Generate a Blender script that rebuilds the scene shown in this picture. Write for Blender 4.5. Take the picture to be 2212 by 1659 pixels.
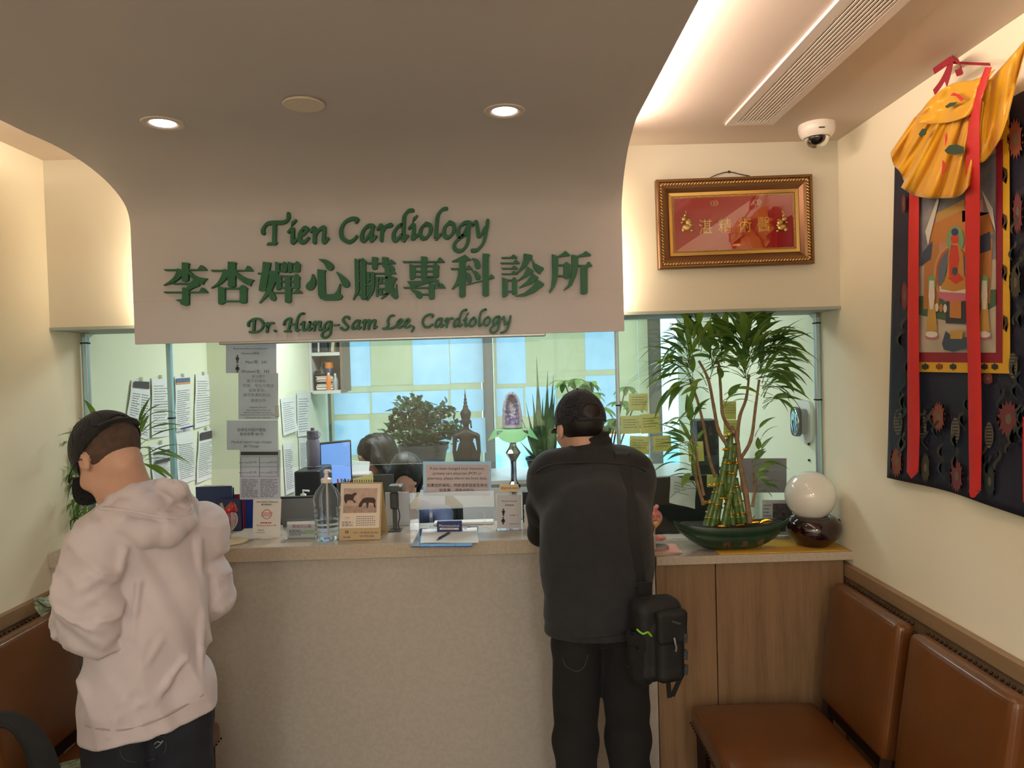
import bpy, bmesh, math, random
import numpy as np
from mathutils import Vector, Matrix, noise as mnoise
from mathutils.geometry import tessellate_polygon
random.seed(7); rng = np.random.RandomState(11)
sc = bpy.context.scene
for o in list(bpy.data.objects): bpy.data.objects.remove(o)
COL = sc.collection
PI = math.pi
# ------------------------------------------------------------------ camera
F = 1560.0; H = 1.75
_Y = Vector((-16, 33.5, -F)).normalized()
_X = Vector((1, .028, 0)); _X = (_X - _X.dot(_Y)*_Y).normalized()
_Z = _X.cross(_Y)
CAMROT = Matrix(((_X[0], _X[1], _X[2]), (_Y[0], _Y[1], _Y[2]), (_Z[0], _Z[1], _Z[2])))   # world from camera
cam = bpy.data.cameras.new('camera'); cam.sensor_width = 36; cam.lens = F/2212*36; cam.clip_start = .02
camo = bpy.data.objects.new('camera', cam); COL.objects.link(camo)
camo.matrix_world = Matrix.Translation((0, 0, H)) @ CAMROT.to_4x4()
sc.camera = camo
def ray(px, py): return CAMROT @ Vector((px-1106, -(py-829.5), -F))
def atY(px, py, y):
    d = ray(px, py); d = d*(y/d.y); return Vector((d.x, d.y, d.z+H))
def atX(px, py, x):
    d = ray(px, py); d = d*(x/d.x); return Vector((d.x, d.y, d.z+H))
def atZ(px, py, z):
    d = ray(px, py); d = d*((z-H)/d.z); return Vector((d.x, d.y, d.z+H))
# ------------------------------------------------------------------ view, world
sc.view_settings.view_transform = 'Standard'; sc.view_settings.look = 'None'
sc.view_settings.gamma = 1; sc.view_settings.exposure = 0.0; sc.view_settings.use_curve_mapping = False
w = bpy.data.worlds.new('sky'); sc.world = w; w.use_nodes = True
bg = w.node_tree.nodes['Background']; bg.inputs[0].default_value = (.64, .90, 1, 1); bg.inputs[1].default_value = 2.45
def area(name, loc, size, power, col, rot=(0, 0, 0), sy=None, shape=None, spread=None):
    l = bpy.data.lights.new(name, 'AREA'); l.energy = power; l.color = col; l.size = size
    if sy: l.shape = 'RECTANGLE'; l.size_y = sy
    if shape: l.shape = shape
    if spread: l.spread = spread
    o = bpy.data.objects.new(name, l); COL.objects.link(o); o.location = loc; o.rotation_euler = rot
    return o
# lamps of the waiting room: cove strips above the dropped ceiling, recessed downlights; unseen fill lamps added behind the camera
area('cove_light_right', (.400, 1.3, 2.545), .03, 19, (1, .78, .62), (0, -1.9, 0), sy=2.4)
area('cove_light_left', (-1.33, 1.3, 2.545), .03, 12, (1, .80, .60), (0, 1.9, 0), sy=2.4)
area('cove_light_right_drop', (.415, 2.735, 2.20), .02, 1.5, (1, .80, .55), (math.radians(100), 0, math.radians(-35)), sy=.5)
area('cove_light_left_drop', (-1.34, 2.735, 2.20), .02, 1.5, (1, .80, .55), (math.radians(100), 0, math.radians(35)), sy=.5)
for i, (x, y) in enumerate(((-.55, -.9), (.45, -1.9), (-.9, -2.6))):
    area('ceiling_fill_%d' % i, (x, y, 2.585), .5, 48, (1, .985, .955), shape='DISK')
for i, (x, y) in enumerate(((-.75, 4.1), (.35, 4.1))):  # unseen lamps added to brighten the office, no fixtures modelled
    area('office_fill_%d' % i, (x, y, 2.38), .55, 20, (.93, .97, 1.0))
# ------------------------------------------------------------------ colours and materials
def S(r, g, b, k=1.0):
    f = lambda c: ((c/255+.055)/1.055)**2.4 if c > 10.3 else c/255/12.92
    return (f(r)*k, f(g)*k, f(b)*k)
MATS = {}
def mat(name, col=(.8, .8, .8), rough=.5, metal=0, bump=None, vary=None, coat=0, sheen=0, emit=None, spec=.5, trans=None, alpha=None, sss=0, stretch=None):
    """bump=(scale,strength), vary=(colour2, scale, contrast)"""
    if name in MATS: return MATS[name]
    m = bpy.data.materials.new(name); m.use_nodes = True; MATS[name] = m
    nt = m.node_tree; b = nt.nodes['Principled BSDF']
    b.inputs['Base Color'].default_value = (*col, 1); b.inputs['Roughness'].default_value = rough
    b.inputs['Metallic'].default_value = metal; b.inputs['Specular IOR Level'].default_value = spec
    b.inputs['Coat Weight'].default_value = coat; b.inputs['Coat Roughness'].default_value = .1
    if sheen: b.inputs['Sheen Weight'].default_value = sheen; b.inputs['Sheen Roughness'].default_value = .5
    if sss: b.inputs['Subsurface Weight'].default_value = sss; b.inputs['Subsurface Scale'].default_value = .01
    if trans: b.inputs['Transmission Weight'].default_value = trans; b.inputs['IOR'].default_value = 1.45
    if alpha is not None: b.inputs['Alpha'].default_value = alpha
    if emit: b.inputs['Emission Color'].default_value = (*emit[0], 1); b.inputs['Emission Strength'].default_value = emit[1]
    if bump or vary:
        tc = nt.nodes.new('ShaderNodeTexCoord'); mp = nt.nodes.new('ShaderNodeMapping')
        nt.links.new(tc.outputs['Object'], mp.inputs[0])
        if stretch: mp.inputs['Scale'].default_value = stretch
    if bump:
        n = nt.nodes.new('ShaderNodeTexNoise'); n.inputs['Scale'].default_value = bump[0]; n.inputs['Detail'].default_value = 4
        bp = nt.nodes.new('ShaderNodeBump'); bp.inputs['Strength'].default_value = bump[1]; bp.inputs['Distance'].default_value = .004
        nt.links.new(mp.outputs[0], n.inputs['Vector']); nt.links.new(n.outputs['Fac'], bp.inputs['Height'])
        nt.links.new(bp.outputs[0], b.inputs['Normal'])
    if vary:
        n2 = nt.nodes.new('ShaderNodeTexNoise'); n2.inputs['Scale'].default_value = vary[1]; n2.inputs['Detail'].default_value = 5
        cr = nt.nodes.new('ShaderNodeValToRGB'); c = vary[2] if len(vary) > 2 else .2
        cr.color_ramp.elements[0].position = .5-c; cr.color_ramp.elements[1].position = .5+c
        cr.color_ramp.elements[0].color = (*col, 1); cr.color_ramp.elements[1].color = (*vary[0], 1)
        nt.links.new(mp.outputs[0], n2.inputs['Vector']); nt.links.new(n2.outputs['Fac'], cr.inputs[0])
        nt.links.new(cr.outputs[0], b.inputs['Base Color'])
    return m
def glass(name, tint=(1, 1, 1), refl=.08, rough=.0):
    if name in MATS: return MATS[name]
    m = bpy.data.materials.new(name); m.use_nodes = True; MATS[name] = m; nt = m.node_tree
    for n in list(nt.nodes):
        if n.type != 'OUTPUT_MATERIAL': nt.nodes.remove(n)
    out = [n for n in nt.nodes][0]
    t = nt.nodes.new('ShaderNodeBsdfTransparent'); t.inputs[0].default_value = (*tint, 1)
    g = nt.nodes.new('ShaderNodeBsdfGlossy'); g.inputs['Roughness'].default_value = rough; g.inputs[0].default_value = (1, 1, 1, 1)
    lw = nt.nodes.new('ShaderNodeLayerWeight'); lw.inputs[0].default_value = refl*3
    ml = nt.nodes.new('ShaderNodeMath'); ml.operation = 'MULTIPLY_ADD'; ml.inputs[1].default_value = .8; ml.inputs[2].default_value = refl*.3
    mx = nt.nodes.new('ShaderNodeMixShader')
    nt.links.new(lw.outputs['Fresnel'], ml.inputs[0]); nt.links.new(ml.outputs[0], mx.inputs[0])
    nt.links.new(t.outputs[0], mx.inputs[1]); nt.links.new(g.outputs[0], mx.inputs[2]); nt.links.new(mx.outputs[0], out.inputs[0])
    return m
# ------------------------------------------------------------------ objects
OFF = {}
def tag(o, label=None, cat=None, group=None, kind=None):
    if label: o['label'] = label
    if cat: o['category'] = cat
    if group: o['group'] = group
    if kind: o['kind'] = kind
    return o
def thing(name, label, cat, loc, group=None):
    o = bpy.data.objects.new(name, None); COL.objects.link(o); o.empty_display_size = .05
    o.location = loc; OFF[o.name] = Vector(loc); return tag(o, label, cat, group)
def link_mesh(name, verts, faces, m, parent=None, smooth=None, midx=None):
    me = bpy.data.meshes.new(name)
    V = np.asarray(verts, float).reshape(-1, 3)
    if parent is not None: off = OFF[parent.name]
    else: off = Vector(((V[:, 0].min()+V[:, 0].max())/2, (V[:, 1].min()+V[:, 1].max())/2, V[:, 2].min()))
    V = V - np.array(off)
    me.from_pydata([tuple(v) for v in V], [], [tuple(int(i) for i in f) for f in faces])
    for mm in (m if isinstance(m, (list, tuple)) else [m]): me.materials.append(mm)
    if midx is not None: me.polygons.foreach_set('material_index', midx)
    if smooth:
        me.polygons.foreach_set('use_smooth', [True]*len(me.polygons))
        if smooth < 180: me.set_sharp_from_angle(angle=math.radians(smooth))
    me.update()
    o = bpy.data.objects.new(name, me); COL.objects.link(o)
    if parent is not None: o.parent = parent
    else: o.location = off
    OFF[o.name] = Vector(off); return o
def rotm(rx=0, ry=0, rz=0):
    return (Matrix.Rotation(rz, 3, 'Z') @ Matrix.Rotation(ry, 3, 'Y') @ Matrix.Rotation(rx, 3, 'X'))
class MB:
    def __init__(s): s.v = []; s.f = []
    def add(s, vs, fs):
        n = len(s.v); s.v += [tuple(v) for v in vs]; s.f += [tuple(n+i for i in f) for f in fs]; return s
    def box(s, c, d, R=None, bev=0):
        bm = bmesh.new(); bmesh.ops.create_cube(bm, size=1)
        for v in bm.verts: v.co = Vector((v.co.x*d[0], v.co.y*d[1], v.co.z*d[2]))
        if bev: bmesh.ops.bevel(bm, geom=list(bm.edges), offset=bev, segments=3 if bev > .01 else 2, affect='EDGES', profile=.5)
        c = Vector(c)
        vs = [(R @ v.co if R else v.co)+c for v in bm.verts]; bm.verts.index_update()
        fs = [[v.index for v in f.verts] for f in bm.faces]; bm.free(); return s.add(vs, fs)
    def bb(s, a, b, bev=0): return s.box([(a[i]+b[i])/2 for i in range(3)], [abs(b[i]-a[i]) for i in range(3)], bev=bev)
    def tube(s, path, r, n=10, cap=True, closed=False):
        P = [Vector(p) for p in path]; k = len(P)
        if not hasattr(r, '__len__'): r = [r]*k
        vs = []; up = None
        for i in range(k):
            if closed: t = (P[(i+1) % k]-P[i-1]).normalized()
            else: t = (P[min(i+1, k-1)]-P[max(i-1, 0)]).normalized()
            if up is None:
                up = Vector((0, 0, 1)) if abs(t.z) < .9 else Vector((1, 0, 0))
            a = (up - up.dot(t)*t)
            a = a.normalized() if a.length > 1e-6 else t.orthogonal().normalized(); b = t.cross(a); up = a
            for j in range(n):
                th = 2*PI*j/n; vs.append(P[i]+(a*math.cos(th)+b*math.sin(th))*r[i])
        fs = []
        for i in range(k if closed else k-1):
            i2 = (i+1) % k
            for j in range(n): fs.append((i*n+j, i*n+(j+1) % n, i2*n+(j+1) % n, i2*n+j))
        if cap and not closed: fs.append(tuple(range(n))[::-1]); fs.append(tuple((k-1)*n+j for j in range(n)))
        return s.add(vs, fs)
    def cyl(s, a, b, r, r2=None, n=24): return s.tube([a, b], [r, r if r2 is None else r2], n)
    def lathe(s, prof, c, n=32, axis=None, sx=1, sy=1):
        """prof [(r,z)]"""
        c = Vector(c); vs = []; k = len(prof)
        for r, z in prof:
            for j in range(n):
                th = 2*PI*j/n; p = Vector((r*math.cos(th)*sx, r*math.sin(th)*sy, z))
                if axis: p = axis @ p
                vs.append(c+p)
        fs = [(i*n+j, i*n+(j+1) % n, (i+1)*n+(j+1) % n, (i+1)*n+j) for i in range(k-1) for j in range(n)]
        if prof[0][0] > 1e-5: fs.append(tuple(range(n))[::-1])
        if prof[-1][0] > 1e-5: fs.append(tuple((k-1)*n+j for j in range(n)))
        return s.add(vs, fs)
    def ball(s, c, r, n=16, R=None, t=None):
        if not hasattr(r, '__len__'): r = (r, r, r)
        c = Vector(c); vs = []; m = n//2
        for i in range(m+1):
            a = PI*i/m
            for j in range(n):
                th = 2*PI*j/n; p = Vector((math.sin(a)*math.cos(th)*r[0], math.sin(a)*math.sin(th)*r[1], math.cos(a)*r[2]))
                vs.append(c+(R @ p if R else p))
        fs = [(i*n+j, (i+1)*n+j, (i+1)*n+(j+1) % n, i*n+(j+1) % n) for i in range(m) for j in range(n)]
        return s.add(vs, fs)
    def prism(s, pts, vec):
        """closed outline (3D points) extruded by vec, both ends filled"""
        pts = [Vector(p) for p in pts]; vec = Vector(vec); n = len(pts)
        vs = pts+[p+vec for p in pts]
        fs = [tuple(range(n))[::-1], tuple(range(n, 2*n))]+[(i, (i+1) % n, n+(i+1) % n, n+i) for i in range(n)]
        return s.add(vs, fs)
    def grid(s, fn, nu, nv, thick=0):
        """fn(u,v)->(x,y,z); optional thickness along normals"""
        G = [[Vector(fn(i/nu, j/nv)) for j in range(nv+1)] for i in range(nu+1)]
        vs = [G[i][j] for i in range(nu+1) for j in range(nv+1)]; W = nv+1
        fs = [(i*W+j, (i+1)*W+j, (i+1)*W+j+1, i*W+j+1) for i in range(nu) for j in range(nv)]
        if thick:
            N = len(vs); back = []
            for i in range(nu+1):
                for j in range(nv+1):
                    a = G[min(i+1, nu)][j]-G[max(i-1, 0)][j]; b = G[i][min(j+1, nv)]-G[i][max(j-1, 0)]
                    nn = a.cross(b); nn = nn.normalized() if nn.length > 1e-9 else Vector((0, 0, 1)); back.append(G[i][j]-nn*thick)
            fs += [tuple(N+k for k in f)[::-1] for f in fs]
            vs = vs+back
            for i in range(nu): fs += [(i*W, N+i*W, N+(i+1)*W, (i+1)*W), (i*W+nv, (i+1)*W+nv, N+(i+1)*W+nv, N+i*W+nv)]
            for j in range(nv): fs += [(j, j+1, N+j+1, N+j), (nu*W+j, N+nu*W+j, N+nu*W+j+1, nu*W+j+1)]
        return s.add(vs, fs)
    def build(s, name, m, parent=None, smooth=None): return link_mesh(name, s.v, s.f, m, parent, smooth)
def struct(name, mb, m, smooth=None, label=None):
    o = mb.build(name, m, None, smooth); o['kind'] = 'structure'
    if label: o['label'] = label
    return o
def single(name, mb, m, label, cat, group=None, smooth=None):
    return tag(mb.build(name, m, None, smooth), label, cat, group)
def copy_tree(o, parent=None, delta=None, label=None, rz=None):
    c = o.copy(); COL.objects.link(c)
    if parent is not None: c.parent = parent
    if delta is not None: c.location = Vector(o.location)+Vector(delta)
    if rz is not None: c.rotation_euler.z = rz
    if label: c['label'] = label
    OFF[c.name] = OFF[o.name].copy()
    for ch in list(o.children): copy_tree(ch, c)
    return c
def cat_rom(pts, n=8, closed=False):
    pts = [Vector(p) for p in pts]; out = []; k = len(pts)
    rngi = range(k if closed else k-1)
    for i in rngi:
        if closed: p0, p1, p2, p3 = pts[i-1], pts[i], pts[(i+1) % k], pts[(i+2) % k]
        else: p0, p1, p2, p3 = pts[max(i-1, 0)], pts[i], pts[i+1], pts[min(i+2, k-1)]
        for j in range(n):
            t = j/n
            out.append(.5*((2*p1)+(-p0+p2)*t+(2*p0-5*p1+4*p2-p3)*t*t+(-p0+3*p1-3*p2+p3)*t**3))
    if not closed: out.append(pts[-1].copy())
    return out
# text as a flat mesh: o = lower-left corner, ux,uz unit vectors of the reading and up directions
def text_mesh(body, size, loc, ux, uz, m, parent, name='printed_text', width=None, align='LEFT', extr=.0004, bold=0, height=None, label=None, spacing=1.0):
    cu = bpy.data.curves.new('t', 'FONT'); cu.body = body; cu.size = size; cu.extrude = extr; cu.offset = bold; cu.align_x = align
    cu.resolution_u = 2; cu.space_line = spacing
    to = bpy.data.objects.new('t', cu); COL.objects.link(to)
    dg = bpy.context.evaluated_depsgraph_get(); dg.update()
    me = bpy.data.meshes.new_from_object(to.evaluated_get(dg)); bpy.data.objects.remove(to); bpy.data.curves.remove(cu)
    V = np.array([v.co[:] for v in me.vertices]).reshape(-1, 3); Fc = [tuple(p.vertices) for p in me.polygons]; bpy.data.meshes.remove(me)
    if len(V) == 0: return None
    ux = Vector(ux).normalized(); uz = Vector(uz).normalized(); un = ux.cross(uz)
    w_ = V[:, 0].max()-V[:, 0].min(); h_ = V[:, 1].max()-V[:, 1].min()
    sx = sy = 1.0
    if width: sx = width/w_; sy = sx if not height else height/h_
    elif height: sx = sy = height/h_
    if width or height:
        V[:, 0] -= V[:, 0].min() if align == 'LEFT' else (V[:, 0].max()+V[:, 0].min())/2
        V[:, 1] -= V[:, 1].min()
    W = [Vector(loc)+ux*(v[0]*sx)+uz*(v[1]*sy)+un*(v[2]+extr) for v in V]
    o = link_mesh(name, W, Fc, m, parent)
    if label: o['label'] = label
    return o
# ------------------------------------------------------------------ implicit surfaces
def _h(ix, iy, iz):
    n = (ix*374761393+iy*668265263+iz*2147483647) & 0xffffffff
    n = ((n ^ (n >> 13))*1274126177) & 0xffffffff
    return ((n ^ (n >> 16)) & 0xffff)/65535.0
def vnoise(P):
    I = np.floor(P).astype(np.int64); f = P-I; f = f*f*(3-2*f); r = 0
    for dx in (0, 1):
        for dy in (0, 1):
            for dz in (0, 1):
                w_ = (f[..., 0] if dx else 1-f[..., 0])*(f[..., 1] if dy else 1-f[..., 1])*(f[..., 2] if dz else 1-f[..., 2])
                r = r+w_*_h(I[..., 0]+dx, I[..., 1]+dy, I[..., 2]+dz)
    return r*2-1
def A3(p): return np.array(p, float)
def rcone(P, a, b, ra, rb, flat=None, k=1.0):
    """capsule with two radii; flat = unit vector along which the shape is k times thinner"""
    a = A3(a); b = A3(b)
    Q = P-a; d = b-a
    if flat is not None:
        fl = A3(flat); fl = fl/np.linalg.norm(fl)
        Q = Q+((1/k-1)*(Q@fl))[..., None]*fl; d = d+(1/k-1)*(d@fl)*fl
    L2 = d@d+1e-12; t = np.clip((Q@d)/L2, 0, 1)
    W = Q-t[..., None]*d; ln = np.linalg.norm(W, axis=-1); r = ln-(ra+(rb-ra)*t)
    if flat is None: return r
    nf = (W@fl)/(ln+1e-6); return r/np.sqrt(1-nf*nf+(nf/k)**2)
def ell(P, c, r, R=None):
    Q = P-A3(c)
    if R is not None: Q = Q@np.array(R)
    r = A3(r); q = Q/r; n = np.linalg.norm(q, axis=-1)
    g = np.linalg.norm(Q/(r*r), axis=-1)+1e-9
    return n*(n-1)/g
def rbox(P, c, h, r, R=None):
    Q = P-A3(c)
    if R is not None: Q = Q@np.array(R)
    q = np.abs(Q)-A3(h)+r
    return np.linalg.norm(np.maximum(q, 0), axis=-1)+np.minimum(q.max(-1), 0)-r
def smin(a, b, k):
    h = np.clip(.5+.5*(b-a)/k, 0, 1); return b+(a-b)*h-k*h*(1-h)
def smax(a, b, k): return -smin(-a, -b, k)
def chain(P, pts, k=.02, **kw):
    """pts [(x,y,z,r)...]"""
    r = None
    for a, b in zip(pts[:-1], pts[1:]):
        d = rcone(P, a[:3], b[:3], a[3], b[3], **kw); r = d if r is None else smin(r, d, k)
    return r
def sdf_mesh(fn, lo, hi, h):
    lo = A3(lo); hi = A3(hi); n = np.ceil((hi-lo)/h).astype(int)+1
    X = lo[0]+h*np.arange(n[0]); Yy = lo[1]+h*np.arange(n[1]); Zz = lo[2]+h*np.arange(n[2])
    D = np.empty(tuple(n)); 
    for i0 in range(0, n[0], 24):
        g = np.stack(np.meshgrid(X[i0:i0+24], Yy, Zz, indexing='ij'), -1); D[i0:i0+24] = fn(g)
    s = D < 0
    acc = np.zeros(tuple(n-1)+(3,)); cnt = np.zeros(tuple(n-1)); nn = n-1
    sl = lambda ax, off: tuple(slice(off[a], off[a]+nn[a]) for a in range(3))
    for ax in range(3):
        oth = [a for a in range(3) if a != ax]
        for o1 in (0, 1):
            for o2 in (0, 1):
                off = [0, 0, 0]; off[oth[0]] = o1; off[oth[1]] = o2; off2 = list(off); off2[ax] = 1
                d0 = D[sl(ax, off)]; d1 = D[sl(ax, off2)]; c = (d0 < 0) != (d1 < 0)
                t = np.where(c, d0/np.where(c, d0-d1, 1), 0)
                acc[..., oth[0]] += c*o1; acc[..., oth[1]] += c*o2; acc[..., ax] += c*t; cnt += c
    act = cnt > 0; idx = -np.ones(act.shape, int); idx[act] = np.arange(act.sum())
    base = np.stack(np.nonzero(act), -1)
    V = lo+h*(base+acc[act]/cnt[act][:, None]); faces = []
    for ax in range(3):
        b1, b2 = [(1, 2), (2, 0), (0, 1)][ax]
        S0 = [slice(1, nn[a]) if a != ax else slice(0, nn[a]) for a in range(3)]
        e0 = s[tuple(slice(1, nn[a]) if a != ax else slice(0, nn[a]) for a in range(3))]
        e1 = s[tuple(slice(1, nn[a]) if a != ax else slice(1, nn[a]+1) for a in range(3))]
        def g(u, v_):
            return idx[tuple((slice(0, nn[a]) if a == ax else slice(1-(u if a == b1 else v_), nn[a]-(u if a == b1 else v_))) for a in range(3))]
        q = np.stack([g(0, 0), g(1, 0), g(1, 1), g(0, 1)], -1)
        m1 = (e0 & ~e1) & (q.min(-1) >= 0); m2 = (~e0 & e1) & (q.min(-1) >= 0)
        faces.append(q[m1]); faces.append(q[m2][:, ::-1])
    return V, np.concatenate(faces)
def blob(name, fn, lo, hi, h, m, parent=None, relax=1, midx=None):
    V, Fc = sdf_mesh(fn, lo, hi, h)
    for _ in range(relax):                    # project back on the true surface
        e = h*.5
        for it in range(2):
            d = fn(V[None])[0]; g = np.stack([(fn((V+np.eye(3)[k]*e)[None])[0]-fn((V-np.eye(3)[k]*e)[None])[0]) for k in range(3)], -1)/(2*e)
            gn = np.linalg.norm(g, axis=-1, keepdims=True)+1e-6
            V = V-np.clip(d[:, None]/gn, -h*.5, h*.5)*g/gn
    mi = None
    if midx is not None:
        cen = V[Fc].mean(1); mi = midx(cen).astype(int)
    return link_mesh(name, V, Fc, m, parent, 180, mi)
def march(fn, px, py, t0=1.0, t1=6.0):
    """first point where the line of sight through a pixel meets the surface"""
    d = np.array(ray(px, py).normalized()); o = np.array((0, 0, H)); t = t0
    for _ in range(140):
        p = o+d*t; v = float(fn(p[None, None])[0, 0])
        if v < .0008: return p
        t += max(v*.7, .001)
        if t > t1: return None
    return p
# ------------------------------------------------------------------ the room
XL, XR, YS, ZC = -1.754, 1.32, 2.816, 2.60
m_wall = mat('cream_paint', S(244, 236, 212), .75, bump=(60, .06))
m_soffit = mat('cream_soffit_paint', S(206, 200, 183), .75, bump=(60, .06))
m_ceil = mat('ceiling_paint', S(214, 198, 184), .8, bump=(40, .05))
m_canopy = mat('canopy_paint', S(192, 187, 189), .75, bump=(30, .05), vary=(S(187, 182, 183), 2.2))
m_floor = mat('floor_tile', S(140, 125, 108), .35, vary=(S(120, 106, 92), 6))
m_owall = mat('office_wall_paint', S(228, 230, 204), .75)
m_white = mat('white_plastic', S(226, 222, 214), .35)
m_alu = mat('brushed_aluminium', S(170, 172, 172), .35, .85)
def wood_mat(name, c1, c2, axis=2):
    m = bpy.data.materials.new(name); m.use_nodes = True; nt = m.node_tree; b = nt.nodes['Principled BSDF']
    tc = nt.nodes.new('ShaderNodeTexCoord'); mp = nt.nodes.new('ShaderNodeMapping'); nt.links.new(tc.outputs['Object'], mp.inputs[0])
    s_ = [14, 14, 14]; s_[axis] = .7; mp.inputs['Scale'].default_value = s_
    n = nt.nodes.new('ShaderNodeTexNoise'); n.inputs['Scale'].default_value = 1.6; n.inputs['Detail'].default_value = 8; n.inputs['Roughness'].default_value = .65
    n2 = nt.nodes.new('ShaderNodeTexNoise'); n2.inputs['Scale'].default_value = 14; n2.inputs['Detail'].default_value = 6
    mx = nt.nodes.new('ShaderNodeMath'); mx.operation = 'MULTIPLY_ADD'; mx.inputs[1].default_value = .35
    nt.links.new(mp.outputs[0], n.inputs['Vector']); nt.links.new(mp.outputs[0], n2.inputs['Vector'])
    nt.links.new(n2.outputs['Fac'], mx.inputs[0]); nt.links.new(n.outputs['Fac'], mx.inputs[2])
    cr = nt.nodes.new('ShaderNodeValToRGB'); cr.color_ramp.elements[0].position = .5; cr.color_ramp.elements[1].position = .85
    cr.color_ramp.elements[0].color = (*c1, 1); cr.color_ramp.elements[1].color = (*c2, 1)
    nt.links.new(mx.outputs[0], cr.inputs[0]); nt.links.new(cr.outputs[0], b.inputs['Base Color']); b.inputs['Roughness'].default_value = .5
    return m
m_wood = wood_mat('oak_laminate', S(144, 114, 82), S(120, 92, 64), 2)
m_woodh = wood_mat('oak_laminate_rail', S(156, 126, 92), S(138, 110, 79), 1)
m_dark = mat('dark_gap', S(30, 24, 20), .8)
YB = -3.2                                          # wall behind the camera
struct('floor', MB().bb((XL-.1, YB-.1, -.1), (XR+.1, 5.62, 0)), m_floor)
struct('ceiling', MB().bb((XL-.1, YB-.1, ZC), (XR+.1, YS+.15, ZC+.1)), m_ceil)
struct('wall_left', MB().bb((XL-.1, YB, 0), (XL, YS+.2, ZC)), m_wall)
struct('wall_right', MB().bb((XR, YB, 0), (XR+.1, YS+.2, ZC)), m_wall)
struct('wall_back', MB().bb((XL-.1, YB-.1, 0), (XR+.1, YB, ZC)), m_wall)
ZSO = 1.957
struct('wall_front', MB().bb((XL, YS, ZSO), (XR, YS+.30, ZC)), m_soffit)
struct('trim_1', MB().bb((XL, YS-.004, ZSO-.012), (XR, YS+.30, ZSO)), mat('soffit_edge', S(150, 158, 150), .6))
# wainscot of oak panels with a rail, both side walls
def wainscot(side, name):
    x0, x1 = (XL, XL+.018) if side < 0 else (XR-.018, XR)
    b = MB(); zt = .905; ys = [YB, -2.2, -1.3, -.4, .5, 1.22, 2.08, YS+.14]
    for a, c in zip(ys[:-1], ys[1:]): b.bb((x0, a+.0015, .08), (x1, c-.0015, zt), bev=.001)
    struct(name+'_panels', b, m_wood)
    xr = (XL, XL+.026) if side < 0 else (XR-.026, XR)
    struct(name+'_rail', MB().bb((xr[0], YB, zt+.004), (xr[1], YS+.14, .957), bev=.002), m_woodh)
    struct('baseboard_'+('left' if side < 0 else 'right'), MB().bb((x0, YB, 0), (x1, YS-.09, .078)), mat('dark_base', S(60, 48, 40), .5))
wainscot(-1, 'trim_left'); wainscot(1, 'trim_right')
# ------------------------------------------------------------------ dropped ceiling that curves down into the sign board
CL, CR_, ZS, YSG, ZB = -1.375, .452, 2.513, 2.70, 1.878
prof = [(-.9, ZS), (0.4, ZS), (1.4, ZS), (2.0, ZS), (2.25, ZS)]
for i in range(1, 19):
    a = PI/2*i/18; prof.append((2.25+.45*math.sin(a), ZS-.20*(1-math.cos(a))))
prof += [(YSG, 2.15), (YSG, 1.985), (YSG, ZB)]
th = .022; n = len(prof); outv = []
for i, (y, z) in enumerate(prof):
    a = prof[max(i-1, 0)]; b = prof[min(i+1, n-1)]; t = Vector((b[0]-a[0], b[1]-a[1])).normalized(); outv.append((y-t.y*th, z+t.x*th))
cm = MB(); vs = []
for (y, z), (yo, zo) in zip(prof, outv):
    k = min(max((y-2.25)/.42, 0), 1); l_, r_ = -1.445+.075*k, .430+.022*k
    vs += [(l_, y, z), (r_, y, z), (r_, yo, zo), (l_, yo, zo)]
fs = []
for i in range(n-1):
    for j in range(4): fs.append((4*i+j, 4*i+(j+1) % 4, 4*i+4+(j+1) % 4, 4*i+4+j))
fs += [(3, 2, 1, 0), (4*n-4, 4*n-3, 4*n-2, 4*n-1)]
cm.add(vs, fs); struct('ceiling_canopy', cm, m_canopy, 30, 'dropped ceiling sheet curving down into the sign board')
# posts that hold the sheet from the ceiling, and the rail behind the board's lower edge
sup = MB()
for x in (-1.1, -.45, .2):
    for y in (-.5, .9, 2.1): sup.bb((x-.03, y-.03, ZS+th), (x+.03, y+.03, ZC))
struct('trim_canopy_hangers', sup, m_canopy)
p0, p1 = atY(478, 742, 2.74), atY(1178, 722, 2.74)
struct('trim_canopy_rail', MB().bb((p0.x, 2.715, 1.868), (p1.x, 2.765, 1.888), bev=.003), m_alu)
struct('trim_canopy_joint', MB().bb((CL+.0, YSG-.0007, 2.035), (CR_, YSG, 2.0362)), mat('paint_joint', S(186, 168, 152), .8))
# ------------------------------------------------------------------ reception desk
m_stone = mat('cream_quartz', S(184, 172, 156), .22, vary=(S(176, 163, 147), 90, .12), bump=(120, .02))
m_stonef = mat('cream_quartz_front', S(180, 173, 165), .3, vary=(S(173, 166, 157), 70, .12))
XD = .56                                          # end of the high part
desk = thing('reception_desk', 'cream stone reception desk with the raised counter between the two standing men', 'desk', ((XL+XD)/2, 2.9, 0))
MB().bb((XL, 2.765, 0), (XD-.03, 2.81, 1.04)).build('front_panel', m_stonef, desk)
MB().bb((XL+.001, 2.72+.025, 1.04), (XD, 3.10, 1.095), bev=.002).build('countertop', m_stone, desk)
MB().bb((XD-.03, 2.765, 0), (XD-.002, 3.08, 1.04)).build('end_panel', m_stonef, desk)
MB().bb((XL+.001, 3.0, 0.0), (XD-.032, 3.02, 1.04)).build('inner_panel', m_white, desk)
cabt = thing('low_counter', 'low counter with oak doors and pale top under the bamboo planter', 'counter', ((XD+XR)/2, 2.9, 0))
MB().bb((XD+.001, 2.745, .978), (XR-.001, 3.12, 1.010), bev=.002).build('countertop', m_stone, cabt)
MB().bb((XD+.002, 2.79, .0), (XR-.027, 3.08, .977)).build('carcass', m_dark, cabt)
ysm = .793
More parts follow.
